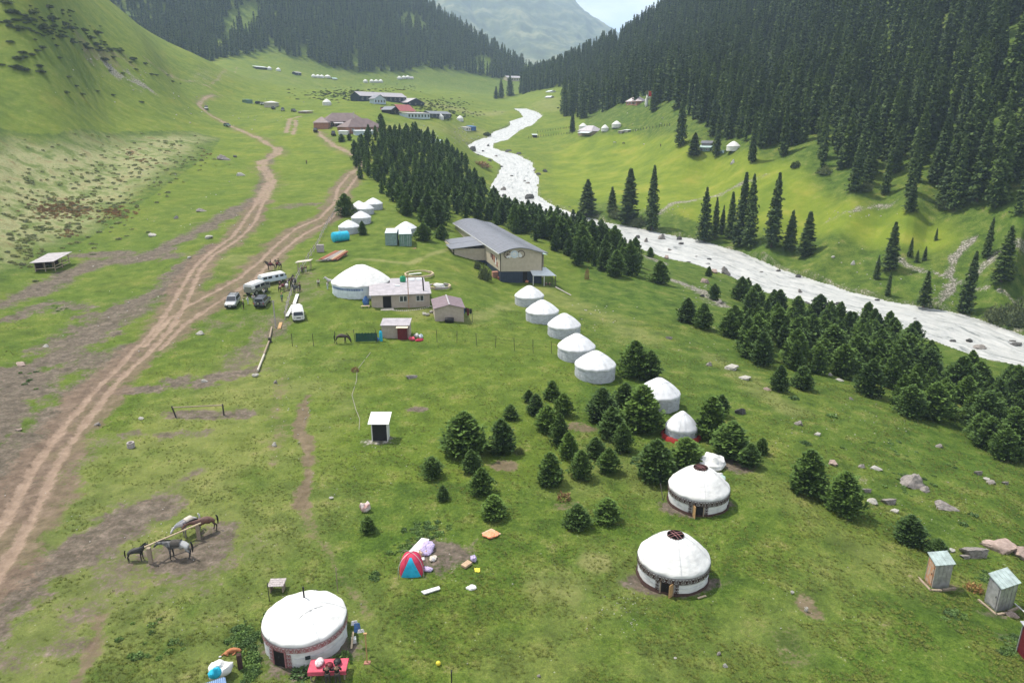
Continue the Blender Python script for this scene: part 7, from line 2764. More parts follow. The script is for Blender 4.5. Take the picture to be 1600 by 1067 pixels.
C_dapple = coat('dappled_grey_coat', (.05, .05, .055), (.16, .16, .17), (.03, .028, .03), 4.5, patch=(.42, .42, .42))
C_white = coat('pale_grey_coat', (.30, .29, .30), (.52, .50, .50), (.16, .14, .14), 3.0)
C_bay = coat('bay_coat', (.085, .040, .030), (.14, .065, .045), (.03, .02, .018))
C_dark = coat('dark_brown_coat', (.022, .014, .012), (.055, .032, .024), (.015, .012, .011))
C_black = coat('black_coat', (.012, .012, .013), (.028, .026, .026))
horse('dappled grey horse with a pale rump and dark legs tied at the pole', 281, 872, 183, 'low', C_dapple, K['black'], 1.12, 'iron')
horse('pale grey horse seen from behind at the far side of the pole', 298, 834, -115, 'low', C_white, K['felt'], 1.1, 'concrete')
horse('brown horse behind the right end of the pole', 322, 833, -142, 'low', C_bay, K['black'], 1.08)
horse('small black donkey standing at the left end of the pole', 214, 876, 12, 'up', C_black, K['black'], .80, cat='donkey', name='donkey')
horse('dark brown horse grazing in front of the wire fence', 534, 537, 5, 'graze', C_dark, K['black'], 1.1)
horse('brown horse in the group beside the white minibus', 441, 456, 70, 'up', C_bay, K['black'], 1.0, 'maroon')
horse('white horse in the middle of the group beside the white minibus', 449, 453, 100, 'low', C_white, K['felt'], 1.0, 'black')
horse('dark horse behind the white one beside the white minibus', 453, 446, 60, 'up', C_dark, K['black'], 1.0, 'iron')
horse('grey horse at the right of the group beside the white minibus', 463, 458, 250, 'up', C_dapple, K['black'], 1.0, 'iron')
horse('black horse in the upper part of the group beside the white minibus', 460, 446, 120, 'up', C_black, K['black'], 1.0, 'brown')
horse('dark horse at the hitching place left of the large white yurt', 517, 447, 175, 'up', C_white, K['felt'], .95)
for k, (u, v) in enumerate([(424, 422), (436, 421)]):
    hs = horse(['dark saddled horse on the track behind the minibus, left of two ridden ones', 'dark saddled horse on the track behind the minibus, right of two ridden ones'][k], u, v, 200 - 60 * k, 'up', C_dark, K['black'], 1.05, 'maroon')
    q_ = Vector(hs.location) + Vector((0, 0, .58))
    person(['rider in dark clothes on the left one of the two ridden horses', 'rider in dark clothes on the right one of the two ridden horses'][k], pose='ride', shirt='iron', trousers='black', yaw=200 - 60 * k - 90, loc=q_)
for k, (u, v, m_, lab) in enumerate([(960, 225, C_white, 'pale cow lying far off on the meadow across the river'), (974, 226, C_dark, 'dark cow standing far off on the meadow across the river')]):
    horse(lab, u, v, 10 + 30 * k, 'graze', m_, K['black'], .9, cat='cow', name='cow')

# hitching poles
A, B = hit(236, 879), hit(311, 842)
t = thing('hitching_pole', 'long pale pole on posts to which the four animals are tied', 'hitching pole', A)
MB().box((0, 0, .62), (.30, .30, 1.5), .2).build('post', K['wood'], t, bevel=.03)
o = MB().box((0, 0, .62), (.26, .26, 1.5), .2).build('post', K['wood'], t, bevel=.03)
o.location = B - A
MB().bar(Vector((-.3, 0, 1.42)), (B - A) + Vector((.3, .1, 1.45)), .14, seg=8).build('pole', K['newwood'], t)
A, B = hit(275, 652), hit(350, 649)
t = thing('hitching_rail', 'dark horizontal rail on two posts standing alone beyond the animals', 'hitching rail', A)
MB().box((0, 0, .6), (.13, .13, 1.7)).build('post', K['iron'], t).rotation_euler = (0, R(-12), 0)
o = MB().box((0, 0, .6), (.13, .13, 1.7)).build('post', K['iron'], t)
o.location = B - A
MB().bar((-.25, 0, 1.25), (B - A) + Vector((0, 0, 1.3)), .15, seg=8).build('rail', K['wood'], t)
p = hit(205, 699)
t = thing('well_ring', 'low round grey ring like a stacked tyre pile on worn grass', 'ring', p, scale=.75)
for k in range(3):
    MB().lathe([(.30, .02 + k * .27), (.48, .0 + k * .27), (.52, .13 + k * .27), (.48, .26 + k * .27), (.30, .24 + k * .27), (.28, .13 + k * .27)], 20, wob=lambda r, z, a, kk: (r * (1 + .04 * math.sin(a * 5 + z * 9)), z)).build('ring', K['greywood'], t, smooth='auto')

# ------------------------------------------------------------------ the small camp round the tent
A, B = hit(623, 905), hit(658, 905)
c = (A + B) / 2 + Vector((0, 1.05, 0))
t = thing('tent', 'small dome tent with a crimson cover and a bright blue front', 'tent', c, R(4), scale=1.14)
r0 = (B.x - A.x) / 2 * 1.02
dm = MB()
n_, m_ = 16, 24
V, Fc = [], []
for i in range(n_ + 1):
    th = i / n_ * math.pi / 2
    for j in range(m_):
        a = j / m_ * 2 * math.pi
        sq = 1 / max(abs(math.cos(a)), abs(math.sin(a))) ** .55
        rr = r0 * math.cos(th) ** .9 * sq * .92 + .01
        V.append((rr * math.cos(a), rr * math.sin(a) * .95, 1.42 * math.sin(th) ** .95))
for i in range(n_):
    for j in range(m_):
        Fc.append((i * m_ + j, i * m_ + (j + 1) % m_, (i + 1) * m_ + (j + 1) % m_, (i + 1) * m_ + j))
dm.add(V, Fc)
dm.build('canopy', K['tentred'], t, smooth=True)
fp = MB()
V, Fc = [], []
for i in range(n_ + 1):
    th = min(i / n_ * 1.12, 1.12)
    half = (1 - i / n_ * .78) * .74
    for j in range(7):
        a = -math.pi / 2 + (j / 6 - .5) * 2 * half
        sq = 1 / max(abs(math.cos(a)), abs(math.sin(a))) ** .55
        rr = (r0 * math.cos(th) ** .9 * sq * .92 + .01) * 1.015 + .02
        V.append((rr * math.cos(a), rr * math.sin(a) * .95, 1.42 * math.sin(th) ** .95 + .02))
for i in range(n_):
    for j in range(6):
        Fc.append((i * 7 + j, i * 7 + j + 1, (i + 1) * 7 + j + 1, (i + 1) * 7 + j))
fp.add(V, Fc)
fp.build('front_panel', K['tentblue'], t, smooth=True)
for sgn in (-1, 1):
    pb = MB()
    last = None
    for k in range(15):
        th = k / 14 * math.pi
        q_ = (math.cos(th) * r0 * .98 * sgn, math.cos(th) * r0 * .90, 1.45 * math.sin(th) ** .62 + .02)
        if last:
            pb.bar(last, q_, .025)
        last = q_
    pb.build('tent_pole', K['tin'], t)


def sheet(name, label, cat, px, m, th=.05, sag=.04, z0=.0, seed=0, zs=None):
    """a cloth or board laid on the ground, given by the pixels of its corners"""
    P_ = [hit(u, v) for u, v in px]
    c = sum(P_, Vector()) / 4
    n_ = 8
    g = np.random.default_rng(seed)
    V = []
    for i in range(n_ + 1):
        for j in range(n_ + 1):
            a, b_ = i / n_, j / n_
            q_ = P_[0] * (1 - a) * (1 - b_) + P_[1] * a * (1 - b_) + P_[2] * a * b_ + P_[3] * (1 - a) * b_ - c
            zz = zs[0] * (1 - a) * (1 - b_) + zs[1] * a * (1 - b_) + zs[2] * a * b_ + zs[3] * (1 - a) * b_ if zs else 0
            V.append((q_.x, q_.y, q_.z + z0 + zz + sag * g.random()))
    m_ = len(V)
    V += [(x, y, z + th) for x, y, z in V]
    Fc = []
    for i in range(n_):
        for j in range(n_):
            k = i * (n_ + 1) + j
            q_ = (k, k + 1, k + n_ + 2, k + n_ + 1)
            Fc += [q_[::-1], tuple(x + m_ for x in q_)]
    rim = [j for j in range(n_ + 1)] + [i * (n_ + 1) + n_ for i in range(1, n_ + 1)] + [n_ * (n_ + 1) + j for j in range(n_ - 1, -1, -1)] + [i * (n_ + 1) for i in range(n_ - 1, 0, -1)]
    for a, b_ in zip(rim, rim[1:] + rim[:1]):
        Fc.append((a, b_, b_ + m_, a + m_))
    o = MB().add(V, Fc).build(name, m, smooth='auto')
    o.location = c
    return tag(o, label, cat)


sheet('foam_mat', 'long white foam mat laid behind the dome tent', 'mat', [(634, 869), (651, 872), (671, 845), (659, 843)], K['felt'], .08, .02, .1)
bundle('blanket', 'lilac patterned blanket heaped beside the white foam mat', 'blanket', 667, 861, (1.5, 1.1, .55), K['lilac'], 81)
box_at('carton', 'open brown carton behind the dome tent', 'carton', 661, 867, (.55, .45, .4), .6, K['card'])
box_at('food_box', 'white tray right of the dome tent', 'tray', 658, 875, (.6, .35, .15), .2, K['white'])
bundle('cooking_pots', 'pots and dishes in the middle of the bare patch', 'pots', 677, 874, (.7, .6, .3), K['concrete'], 82)
bundle('kettle', 'white kettle beside the pots on the bare patch', 'kettle', 677, 876.5, (.3, .3, .3), K['white'], 83)
bundle('cloth_bundle', 'mauve cloth bundle at the right side of the dome tent', 'bundle', 668, 891, (.8, .5, .3), K['lilac'], 84)
box_at('carton', 'flattened brown carton on the right rim of the bare patch', 'carton', 729, 883, (.8, .5, .2), .9, K['card'])
bundle('cloth_bundle', 'purple grey bundle on the right rim of the bare patch', 'bundle', 740, 876, (.55, .5, .5), K['lilac'], 85)
sheet('cloth', 'small yellow green cloth right of the bare patch', 'cloth', [(741, 888), (750, 888), (750, 894), (742, 894)], K['yellow'], .03)
sheet('foam_board', 'long white board lying below the dome tent', 'board', [(658, 926), (663, 930), (688, 922), (686, 918)], K['white'], .09, .01, .06)
bundle('white_bag', 'crumpled white bag on the grass right of the white board', 'bag', 737, 920, (.75, .5, .3), K['felt'], 86)
sheet('picnic_cloth', 'peach coloured cloth under the orange one on the grass', 'cloth', [(752, 833), (770, 842), (783, 834), (768, 826)], mat('peach_cloth', (.52, .36, .26), .9), .03, .03)
bundle('orange_cloth', 'orange red crumpled cloth on the peach coloured one', 'cloth', 767, 837, (1.2, 1.1, .35), K['orange'], 87)
bundle('painted_rock', 'white rock with a red side on the grass above the tiny spruce', 'rock', 571, 798, (.85, .7, .8), mat('red_and_white_rock', (.60, .56, .54), .9, scale=1.2, col2=(.35, .12, .10)), 88)
p = hit(434, 921)
t = thing('plank_table', 'small weathered plank table just above the nearest yurt', 'table', p, R(3))
for k in range(4):
    MB().box((0, -.36 + k * .24, .62), (1.15, .22, .05)).build('plank', K['greywood'], t)
for x_ in (-.45, .45):
    MB().box((x_, 0, .3), (.08, .7, .62)).build('leg', K['wood'], t)
beam('pole', 'thin upright stick left of the nearest yurt', 'pole', (421, 938), (421, 938), .05, .05, K['iron'], -.1, 1.5)
beam('pole', 'thin upright stick behind the nearest yurt', 'pole', (528, 926), (528, 926), .05, .05, K['wood'], -.1, 2.2)
p = hit(574, 1036)
t = thing('wooden_post', 'tall thin post with a wide foot on the grass right of the nearest yurt', 'post', p)
MB().cyl((0, 0, 0), .045, 2.3, 8).build('shaft', K['doorwood'], t)
MB().box((0, 0, .04), (.4, .3, .1)).build('foot', K['brick'], t)
MB().box((0, 0, 2.28), (.22, .12, .08)).build('cap', K['doorwood'], t)
A, B = hit(553, 1000), hit(574, 1036)
beam('clothes_line', 'thin line from the nearest yurt to the tall post', 'line', (553, 1000), (574, 1036), .015, .015, K['iron'], 1.7, 2.1)
for u, v, L_, m_, lab in [(560, 1010, .8, 'bluecl', 'blue cloth hanging on the line beside the nearest yurt'), (556, 1006, .4, 'felt', 'small white cloth hanging beside the blue one'), (566, 1020, .3, 'felt', 'tiny white cloth low on the line beside the nearest yurt')]:
    p = hit(u, v)
    o = MB().add([(-.16, 0, 0), (.16, .08, 0), (.24, .05, -L_ * .7), (-.05, .1, -L_), (-.22, -.02, -L_ * .8), (-.16, .03, 0), (.16, .11, 0), (.24, .08, -L_ * .7), (-.05, .13, -L_), (-.22, .01, -L_ * .8)],
                 [(0, 1, 2, 3, 4), (9, 8, 7, 6, 5)] + [(i, (i + 1) % 5, 5 + (i + 1) % 5, 5 + i) for i in range(5)]).build('hanging_cloth', K[m_])
    o.location = p + Vector((0, 0, 1.8))
    tag(o, lab, 'cloth')
box_at('white_bucket', 'white bucket at the right side of the nearest yurt', 'bucket', 553, 1003, (.32, .32, .35), .3, K['white'])
beam('board', 'pale board leaning at the right side of the nearest yurt', 'board', (549, 1014), (553, 1000), .12, .05, K['newwood'], .05, .7)
# the rose table at the bottom edge
p4 = [hit(490, 1067), hit(541, 1061), hit(539, 1043), hit(488, 1045)]
c = sum(p4, Vector()) / 4
t = thing('picnic_table', 'table under a rose red cloth in front of the nearest yurt', 'table', (c.x, c.y, c.z), R(3))
tw, td = 2.35, 1.05
MB().box((0, 0, .74), (tw, td, .05)).build('tablecloth', K['rose'], t, bevel=.02)
for k in range(2):
    MB().box((0, (-1, 1)[k] * (td / 2 + .012), .60), (tw, .02, .28)).build('cloth_side', K['rose'], t)
for sx in (-1, 1):
    for sy in (-1, 1):
        MB().box((sx * (tw / 2 - .15), sy * (td / 2 - .12), .36), (.07, .07, .72)).build('leg', K['wood'], t)
for dx, dy, sz, m_, nm, ct, lab in [(-.55, .05, (.55, .75, .34), mat('white_and_rose_cloth', (.62, .50, .52), .9, scale=9, var=.3), 'bread_cloth', 'bundle', 'pale rose and white patterned bundle on the rose table'), (.12, -.2, (.5, .5, .3), K['maroon'], 'red_bag', 'bag', 'dark red bag in the middle of the rose table'), (.55, .1, (.5, .5, .32), K['black'], 'black_pot', 'pot', 'large black pot near the right end of the rose table')]:
    o = MB().ball((0, 0, sz[2] * .5), (sz[0] / 2, sz[1] / 2, sz[2] / 2), 12, 8, jit=.05, rn=rnd).build(nm, m_, smooth=True)
    o.location = (c.x + dx, c.y + dy, c.z + .765)
    tag(o, lab, ct)
person('person in black leaning over the rose table with a red scarf', pose='reach', shirt='black', trousers='iron', hair='maroon', yaw=0, loc=Vector((c.x + .15, c.y - .85, c.z)), hgt=1.6)
person('person in black with black hair at the right end of the rose table', pose='reach', shirt='black', trousers='iron', yaw=10, loc=Vector((c.x + .75, c.y - .85, c.z)), hgt=1.65)
# blue tin roof and bags at the lower edge
A_ = hit(318, 1080)
fr = Frame(hit(312, 1098), hit(353, 1084))
t = thing('blue_roof_shed', 'corner of a blue corrugated roof at the lower edge of the picture', 'shed', fr.o)
fr.fb().hexa(.1, fr.w - .1, -1.6, 0, -.2, .9).build('wall', K['wood'], t)
fb = fr.fb().slab([(-.2, -1.9, .95), (fr.w + .1, -1.9, .95), (fr.w + .1, .1, 1.1), (-.2, .1, 1.1)], .04)
rf = fb.build('roof', mat('blue_tin', (.14, .22, .38), .45, .2), t)
ribs(fr.fb(), -.1, fr.w, -1.9, .1, 1.0, 1.15, 14, .05, .07).build('seam', rf.data.materials[0], rf, kind='stuff')
bundle('white_cloth', 'pale crumpled cloth behind the blue roof corner', 'cloth', 345, 1058, (1.3, 1.0, .8), K['felt'], 91, dz=.2)
bundle('turquoise_bag', 'turquoise plastic bag beside the blue roof corner', 'bag', 340, 1064, (.8, .7, .6), K['turq'], 92, dz=.45)
# ginger and white animal lying on the grass
p = hit(361, 1019)
t = thing('dog', 'ginger dog with a white tail tip lying on the grass by the leafy weeds', 'dog', p, R(15))
me = skin_mesh('body', [(-.30, 0, .16), (0, .03, .18), (.30, 0, .18), (.46, -.08, .20), (.58, -.16, .16), (.66, -.22, .13), (.28, -.22, .06), (.10, -.36, .05), (-.28, -.20, .08), (-.12, -.34, .05), (-.42, -.12, .10), (-.58, -.26, .06)],
               [(0, 1), (1, 2), (2, 3), (3, 4), (4, 5), (2, 6), (6, 7), (0, 8), (8, 9), (0, 10), (10, 11)], [.17, .19, .18, .12, .12, .06, .06, .05, .09, .05, .05, .04])
me.materials.append(mat('ginger_fur', (.36, .15, .07), .9, var=.15))
link(bpy.data.objects.new('body', me), t)
MB().ball((-.62, -.29, .06), (.10, .07, .05), 8, 5).build('tail_tip', K['felt'], t, smooth=True)
for s in (-1, 1):
    MB().add([(.54 + .05 * s, -.12, .22), (.58 + .05 * s, -.16, .24), (.52 + .05 * s, -.17, .22), (.54 + .05 * s, -.14, .32)], [(0, 1, 3), (1, 2, 3), (2, 0, 3), (0, 2, 1)]).build('ear', me.materials[0], t)
box_at('dark_log', 'short dark upright log on the grass beside the dog', 'log', 376, 1044, (.28, .28, 1.1), .3, K['brown'])
p = hit(685, 1039)
o = MB().ball((0, 0, .16), .16, 14, 9).build('ball', K['yellow'], smooth=True)
o.location = p
tag(o, 'yellow ball on the grass near the lower edge', 'ball')
p = hit(706, 1072)
t = thing('garden_tap', 'thin black standpipe at the lower edge, right of the yellow ball', 'pipe', p)
MB().cyl((0, 0, -.1), .04, 1.2, 8).build('shaft', K['black'], t)
MB().box((0, .06, 1.08), (.08, .2, .07)).build('nozzle', K['black'], t)
# heap of white tarpaulin behind the open topped yurt
bundle('tarpaulin', 'heap of white tarpaulin behind the yurt with the brown band', 'tarpaulin', 1110, 730, (2.2, 2.6, 1.3), K['felt'], 93)
bundle('tarpaulin', 'flat white end of the tarpaulin beside the mint basin', 'tarpaulin', 1118, 744, (1.3, .9, .35), K['felt'], 94)
bundle('mint_basin', 'mint coloured basin right behind the open topped yurt', 'basin', 1128, 746, (1.1, .7, .2), K['minttin'], 95)
beam('stake', 'dark bent stake left of the open topped yurt by the spruces', 'stake', (1036, 782), (1031, 770), .06, .06, K['iron'], 0, 1.0)
beam('stake', 'dark stake right of the open topped yurt by the spruces', 'stake', (1137, 798), (1134, 785), .06, .06, K['iron'], 0, .9)
beam('board', 'pale board on the grass at the right side of the nearer open topped yurt', 'board', (1090, 935), (1103, 931), .14, .05, K['newwood'], .05)
beam('hose', 'thin grey hose lying on the grass, upper stretch', 'hose', (579, 551), (558, 578), .035, .035, K['greywood'], .05)
for i, (a, b_) in enumerate(zip([(558, 578), (557, 595), (550, 618), (556, 640), (562, 655)], [(557, 595), (550, 618), (556, 640), (562, 655), (561, 672)])):
    beam('hose', ['thin grey hose on the grass below the brown plant', 'thin grey hose on the grass, the bulge to the left', 'thin grey hose on the grass, below its bulge', 'thin grey hose on the grass above the black outhouse', 'lowest stretch of the grey hose beside the outhouse'][i], 'hose', a, b_, .035, .035, K['greywood'], .05)


# ------------------------------------------------------------------ rocks
def rock_mesh(seed, rough=.28, sub=3):
    bm = bmesh.new()
    bmesh.ops.create_icosphere(bm, subdivisions=sub, radius=1)
    g = random.Random(seed)
    pl = [(Vector((g.gauss(0, 1), g.gauss(0, 1), g.gauss(0, 1))).normalized(), g.uniform(.45, .9)) for _ in range(12)]
    for v_ in bm.verts:
        q_ = v_.co * 1.7
        v_.co *= 1 + .35 * vn3(q_.x, q_.y + seed, q_.z)
        for n_, d in pl:
            t_ = v_.co.dot(n_)
            if t_ > d:
                v_.co -= n_ * (t_ - d) * .92
        q_ = v_.co * 2.3
        v_.co *= 1 + rough * .6 * vn3(q_.x + seed, q_.y, q_.z) + .10 * vn3(q_.x * 3, q_.y * 3, q_.z * 3 + seed)
    me = bpy.data.meshes.new('rock')
    bm.to_mesh(me)
    bm.free()
    me.polygons.foreach_set('use_smooth', [True] * len(me.polygons))
    me.set_sharp_from_angle(angle=R(32))
    return me


ROCKS = {}
for mname in ('rock', 'rockpink', 'rockpale', 'rockdark'):
    for s_ in range(4):
        me = rock_mesh(s_ + 5 * len(ROCKS), sub=4 if mname in ('rock', 'rockpink') else 3)
        me.materials.append(K[mname])
        ROCKS[mname, s_] = me


def rock(label, u, v, wpx, hpx, mname='rock', depth=None, cat='boulder', group=None, yaw=None, k=None, sink=.3, name='boulder', z=None):
    p = hit(u, v) if z is None else Vector(p_z(u, v, z))
    mp_ = m_per_px(p)
    w_ = wpx * mp_ * .9
    dep = max(.12, PITCH + (v - 533.5) / 1100 * 57.3) if True else 0
    sd_, cd_ = math.sin(R(max(dep, 1))), math.cos(R(dep))
    hh = max(.08, .85 * hpx * mp_ / (cd_ + sd_ * 1.0))
    o = link(bpy.data.objects.new(name, ROCKS[mname, rnd.randrange(4) if k is None else k]))
    o.scale = (w_ / 2 * 1.1, (depth or w_ * .7) / 2 * 1.1, hh * .85)
    o.location = (p.x, p.y + (depth or w_ * .7) * .3, p.z + hh * (.5 - sink))
    o.rotation_euler = (0, 0, rnd.uniform(-.3, .3) if yaw is None else R(yaw))
    return tag(o, label, cat, group)


BOULD = [
    (1432, 762, 50, 27, 'rock', 'largest grey boulder on the right slope, flat topped and split'),
    (1448, 769, 22, 12, 'rock', 'wedge of rock under the right end of the largest boulder'),
    (1478, 797, 42, 14, 'rock', 'long low grey rock below the largest boulder'),
    (1527, 873, 44, 28, 'rock', 'rounded grey boulder left of the pink outcrop'),
    (1570, 866, 62, 26, 'rockpink', 'wide pink outcrop at the right edge above the tin toilets'),
    (1598, 872, 40, 26, 'rockpink', 'pink rock cut by the right edge of the picture'),
    (1510, 873, 18, 9, 'rock', 'small rock touching the rounded grey boulder'),
    (1487, 862, 14, 8, 'rockpale', 'pale stone between the rusty toilet and the rounded boulder'),
    (1355, 770, 16, 12, 'rock', 'grey stone right of the dark round spruce on the slope'),
    (1364, 787, 24, 10, 'rockpale', 'flat pale slab below the grey stone on the slope'),
    (1391, 789, 26, 16, 'rock', 'jagged brown grey rock on the slope left of the long low rock'),
    (1399, 801, 18, 7, 'rockpale', 'pale slab at the foot of the jagged rock'),
    (1303, 726, 22, 10, 'rockpink', 'pinkish slab between the two dark spruces of the pair'),
    (1370, 734, 24, 8, 'rockpale', 'pale flat rock above the largest boulder, to its left'),
    (1348, 731, 14, 8, 'rock', 'small grey rock left of the pale flat one'),
    (1249, 665, 18, 11, 'rock', 'grey rock on the middle of the right slope'),
    (1278, 681, 14, 7, 'rockpale', 'low pale stone right of the grey rock on the middle slope'),
    (1469, 700, 15, 9, 'rock', 'grey stone beside the lower edge of the riverside plantation'),
    (1530, 742, 14, 11, 'rock', 'round grey boulder on the right part of the slope'),
    (1551, 757, 20, 9, 'rock', 'low grey rock below the round boulder'),
    (1572, 757, 12, 8, 'rock', 'small grey rock near the right edge of the slope'),
    (1542, 750, 12, 6, 'rockpale', 'pale stone just under the round boulder'),
    (1585, 965, 20, 16, 'rockpink', 'pinkish rock behind the clean tin toilet'),
    (1159, 647, 20, 18, 'rockdark', 'blackish boulder right of the small red skirted yurt'),
    (1144, 578, 30, 10, 'rockpale', 'pale slab on the grass above the blackish boulder'),
    (1165, 593, 26, 6, 'rockpale', 'long thin pale slab on the slope'),
    (1109, 572, 13, 9, 'rock', 'grey boulder left of the pale slab'),
    (1200, 610, 12, 8, 'rockpink', 'pinkish stone at the left of the slim yellow green spruce'),
    (1298, 587, 11, 7, 'rockpale', 'pale stone under the near edge of the riverside plantation'),
    (1313, 595, 16, 5, 'rockpale', 'flat pale stone at the near edge of the riverside plantation'),
    (1330, 625, 9, 6, 'rock', 'small grey stone below the near edge of the riverside plantation'),
    (1125, 475, 14, 8, 'rock', 'round pale boulder beside the thin spruce near the river'),
    (1098, 464, 9, 7, 'rockdark', 'dark stone left of the round pale boulder near the river'),
    (1045, 530, 12, 7, 'rock', 'grey stone on the open slope above the yurts'),
    (1103, 443, 15, 14, 'rockpink', 'pinkish boulder at the lower end of the gravel patch'),
    (1117, 427, 18, 9, 'rockpink', 'left half of the split boulder on the river bank'),
    (1133, 428, 17, 15, 'rock', 'right half of the split boulder jutting into the river'),
    (1042, 405, 12, 9, 'rockpink', 'pinkish boulder at the river edge above the gravel'),
    (1312, 528, 11, 8, 'rockpale', 'pale stone among the riverside spruces'),
    (346, 250, 24, 9, 'rock', 'grey boulder on the grass left of the upper dirt track'),
    (376, 275, 16, 7, 'rockpale', 'pale rock between the hillside and the upper dirt track'),
    (367, 246, 8, 5, 'rockdark', 'dark stone right of the grey boulder near the upper track'),
    (312, 331, 20, 6, 'rock', 'low grey rock on the left meadow'),
    (237, 370, 14, 8, 'rockpale', 'pale boulder on the green left meadow'),
    (325, 373, 20, 6, 'rockpale', 'flat pale rock beside the left track'),
    (275, 342, 9, 6, 'rock', 'small grey rock on the left meadow'),
    (295, 404, 10, 4, 'rockpale', 'flat pale stone in the fork of the tracks'),
    (30, 571, 18, 8, 'rockpink', 'pale pink stone at the left edge of the lower mud'),
    (27, 674, 12, 8, 'rockpink', 'small pink stone near the left edge'),
    (151, 665, 14, 7, 'rock', 'greenish flat stone right of the double track'),
    (220, 656, 9, 8, 'rockpale', 'whitish stone left of the lone hitching rail'),
    (319, 597, 12, 7, 'rockpale', 'pale stone above the lone hitching rail'),
    (311, 523, 18, 7, 'rockpale', 'pale stone on the grass right of where the tracks meet'),
    (70, 543, 14, 6, 'rockpale', 'flat pale stone on the left mud'),
    (1016, 155, 7, 5, 'rockpale', 'pale rock beside the dark spruce and the flag'),
    (1145, 256, 9, 7, 'rockpale', 'pale rock below the white yurt under the forest'),
    (1333, 414, 9, 8, 'rockpale', 'round pale boulder on the steep river bank'),
    (1302, 403, 8, 4, 'rockpale', 'pale stone on the steep river bank'),
    (1134, 1042, 10, 10, 'rockpale', 'white stone on the grass near the lower edge'),
    (1124, 1023, 9, 8, 'rock', 'grey stone just above the white one near the lower edge'),
    (842, 1058, 9, 7, 'rock', 'grey stone at the lower edge in the middle'),
    (1055, 1029, 6, 4, 'rockpale', 'small white stone left of the two near the lower edge'),
    (1260, 955, 8, 12, 'rockpale', 'pale chalky stone in the bare patch on the right lawn'),
    (1238, 927, 7, 8, 'rockpale', 'small pale stone above the chalky one'),
    (517, 779, 8, 5, 'rockpale', 'white stone beside the worn path'),
    (428, 697, 12, 9, 'rockpale', 'pale stone at the left side of the worn path'),
    (430, 599, 9, 8, 'rock', 'grey stone at the head of the stone row'),
    (642, 592, 20, 9, 'rock', 'low mossy rock on the lawn below the wire fence'),
]
for u, v, w_, h_, m_, lab in BOULD:
    rock(lab, u, v, w_, h_, m_)
# stones in and beside the river
RS = [(1035, 374, 16, 10), (1062, 375, 9, 6), (1064, 382, 11, 5), (1046, 391, 8, 3), (1109, 406, 9, 4), (1107, 413, 8, 3), (1076, 411, 7, 4), (1088, 402, 6, 3), (1120, 378, 12, 6), (1010, 378, 8, 8), (977, 350, 11, 5), (997, 372, 8, 5),
      (787, 297, 11, 6), (828, 311, 16, 8), (788, 307, 8, 4), (825, 287, 9, 3), (842, 274, 10, 6), (852, 270, 9, 8), (836, 268, 7, 5), (765, 256, 9, 7), (747, 247, 11, 8), (775, 245, 8, 3), (755, 237, 5, 3), (763, 229, 5, 3), (736, 221, 5, 3), (784, 262, 6, 4), (799, 276, 7, 3), (820, 284, 6, 3), (795, 238, 12, 4), (811, 242, 10, 4), (725, 236, 16, 8), (739, 237, 12, 8),
      (1310, 477, 10, 6), (1295, 476, 7, 4), (1329, 493, 8, 5), (1260, 476, 18, 7), (1250, 457, 8, 7), (1217, 424, 8, 3), (1248, 434, 9, 6), (1190, 426, 6, 3), (1430, 499, 8, 3), (1516, 534, 12, 8), (1535, 545, 26, 7), (1490, 534, 10, 4), (1590, 540, 24, 6), (1583, 535, 10, 6), (1372, 470, 9, 5), (1395, 471, 7, 4), (1132, 424, 8, 4), (960, 340, 7, 3), (890, 327, 7, 4), (868, 316, 8, 4), (846, 300, 6, 4)]
for i, (u, v, w_, h_) in enumerate(RS):
    P_ = p_prof(u, v, RZ)
    big_ = w_ >= 14
    zone = 'beside the split boulder' if 1050 < u < 1150 else 'opposite the four tall spruces' if 940 < u <= 1050 else 'in the lower right stretch' if u >= 1150 else 'in the bend above the middle plantation' if v > 280 else 'in the upper stretch near the lodges'
    lab = 'dark wet stone in the white river ' + zone
    if big_:
        lab = {1035: 'round grey boulder standing in the river below the tall spruces', 828: 'flat dark boulder at the right bank of the upper river', 1260: 'low grey boulder washed over by white water', 1535: 'long reddish dark boulder in the lower right river', 1590: 'dark stone ridge in the river at the right edge', 725: 'large pink grey rock block on the left river bank'}.get(u, lab)
    o = rock(lab, u, v, w_, h_, 'rockdark' if i % 3 else 'rock', cat='stone', group=None if big_ else 'river stones ' + zone, name='river_stone', z=P_[2], sink=.25)
g = random.Random(77)
PAL = [(-1, 0)]
# loose pale stones on the grass: pixel clusters
cl = [(445, 640, 22, 80, 34), (975, 955, 45, 30, 60), (590, 690, 28, 14, 26), (1110, 545, 60, 25, 26), (1350, 680, 120, 60, 60), (1450, 800, 110, 60, 36), (250, 820, 60, 40, 14), (120, 840, 80, 60, 14), (480, 640, 10, 20, 8), (930, 490, 50, 22, 26), (1090, 455, 40, 18, 40), (1210, 690, 60, 40, 14), (690, 865, 50, 40, 14), (1250, 960, 30, 40, 12), (700, 1000, 250, 80, 40), (560, 700, 150, 80, 50), (1200, 950, 200, 90, 40), (250, 900, 200, 140, 60), (300, 330, 90, 60, 26), (250, 470, 160, 90, 30), (430, 180, 60, 22, 26), (300, 170, 40, 20, 12), (660, 205, 60, 14, 26), (720, 215, 30, 14, 22), (1370, 420, 70, 25, 26), (1490, 455, 40, 25, 24), (1060, 330, 40, 12, 14), (1330, 335, 60, 8, 16), (150, 120, 70, 40, 18), (215, 120, 16, 14, 12), (1000, 190, 70, 20, 8)]
peb = []
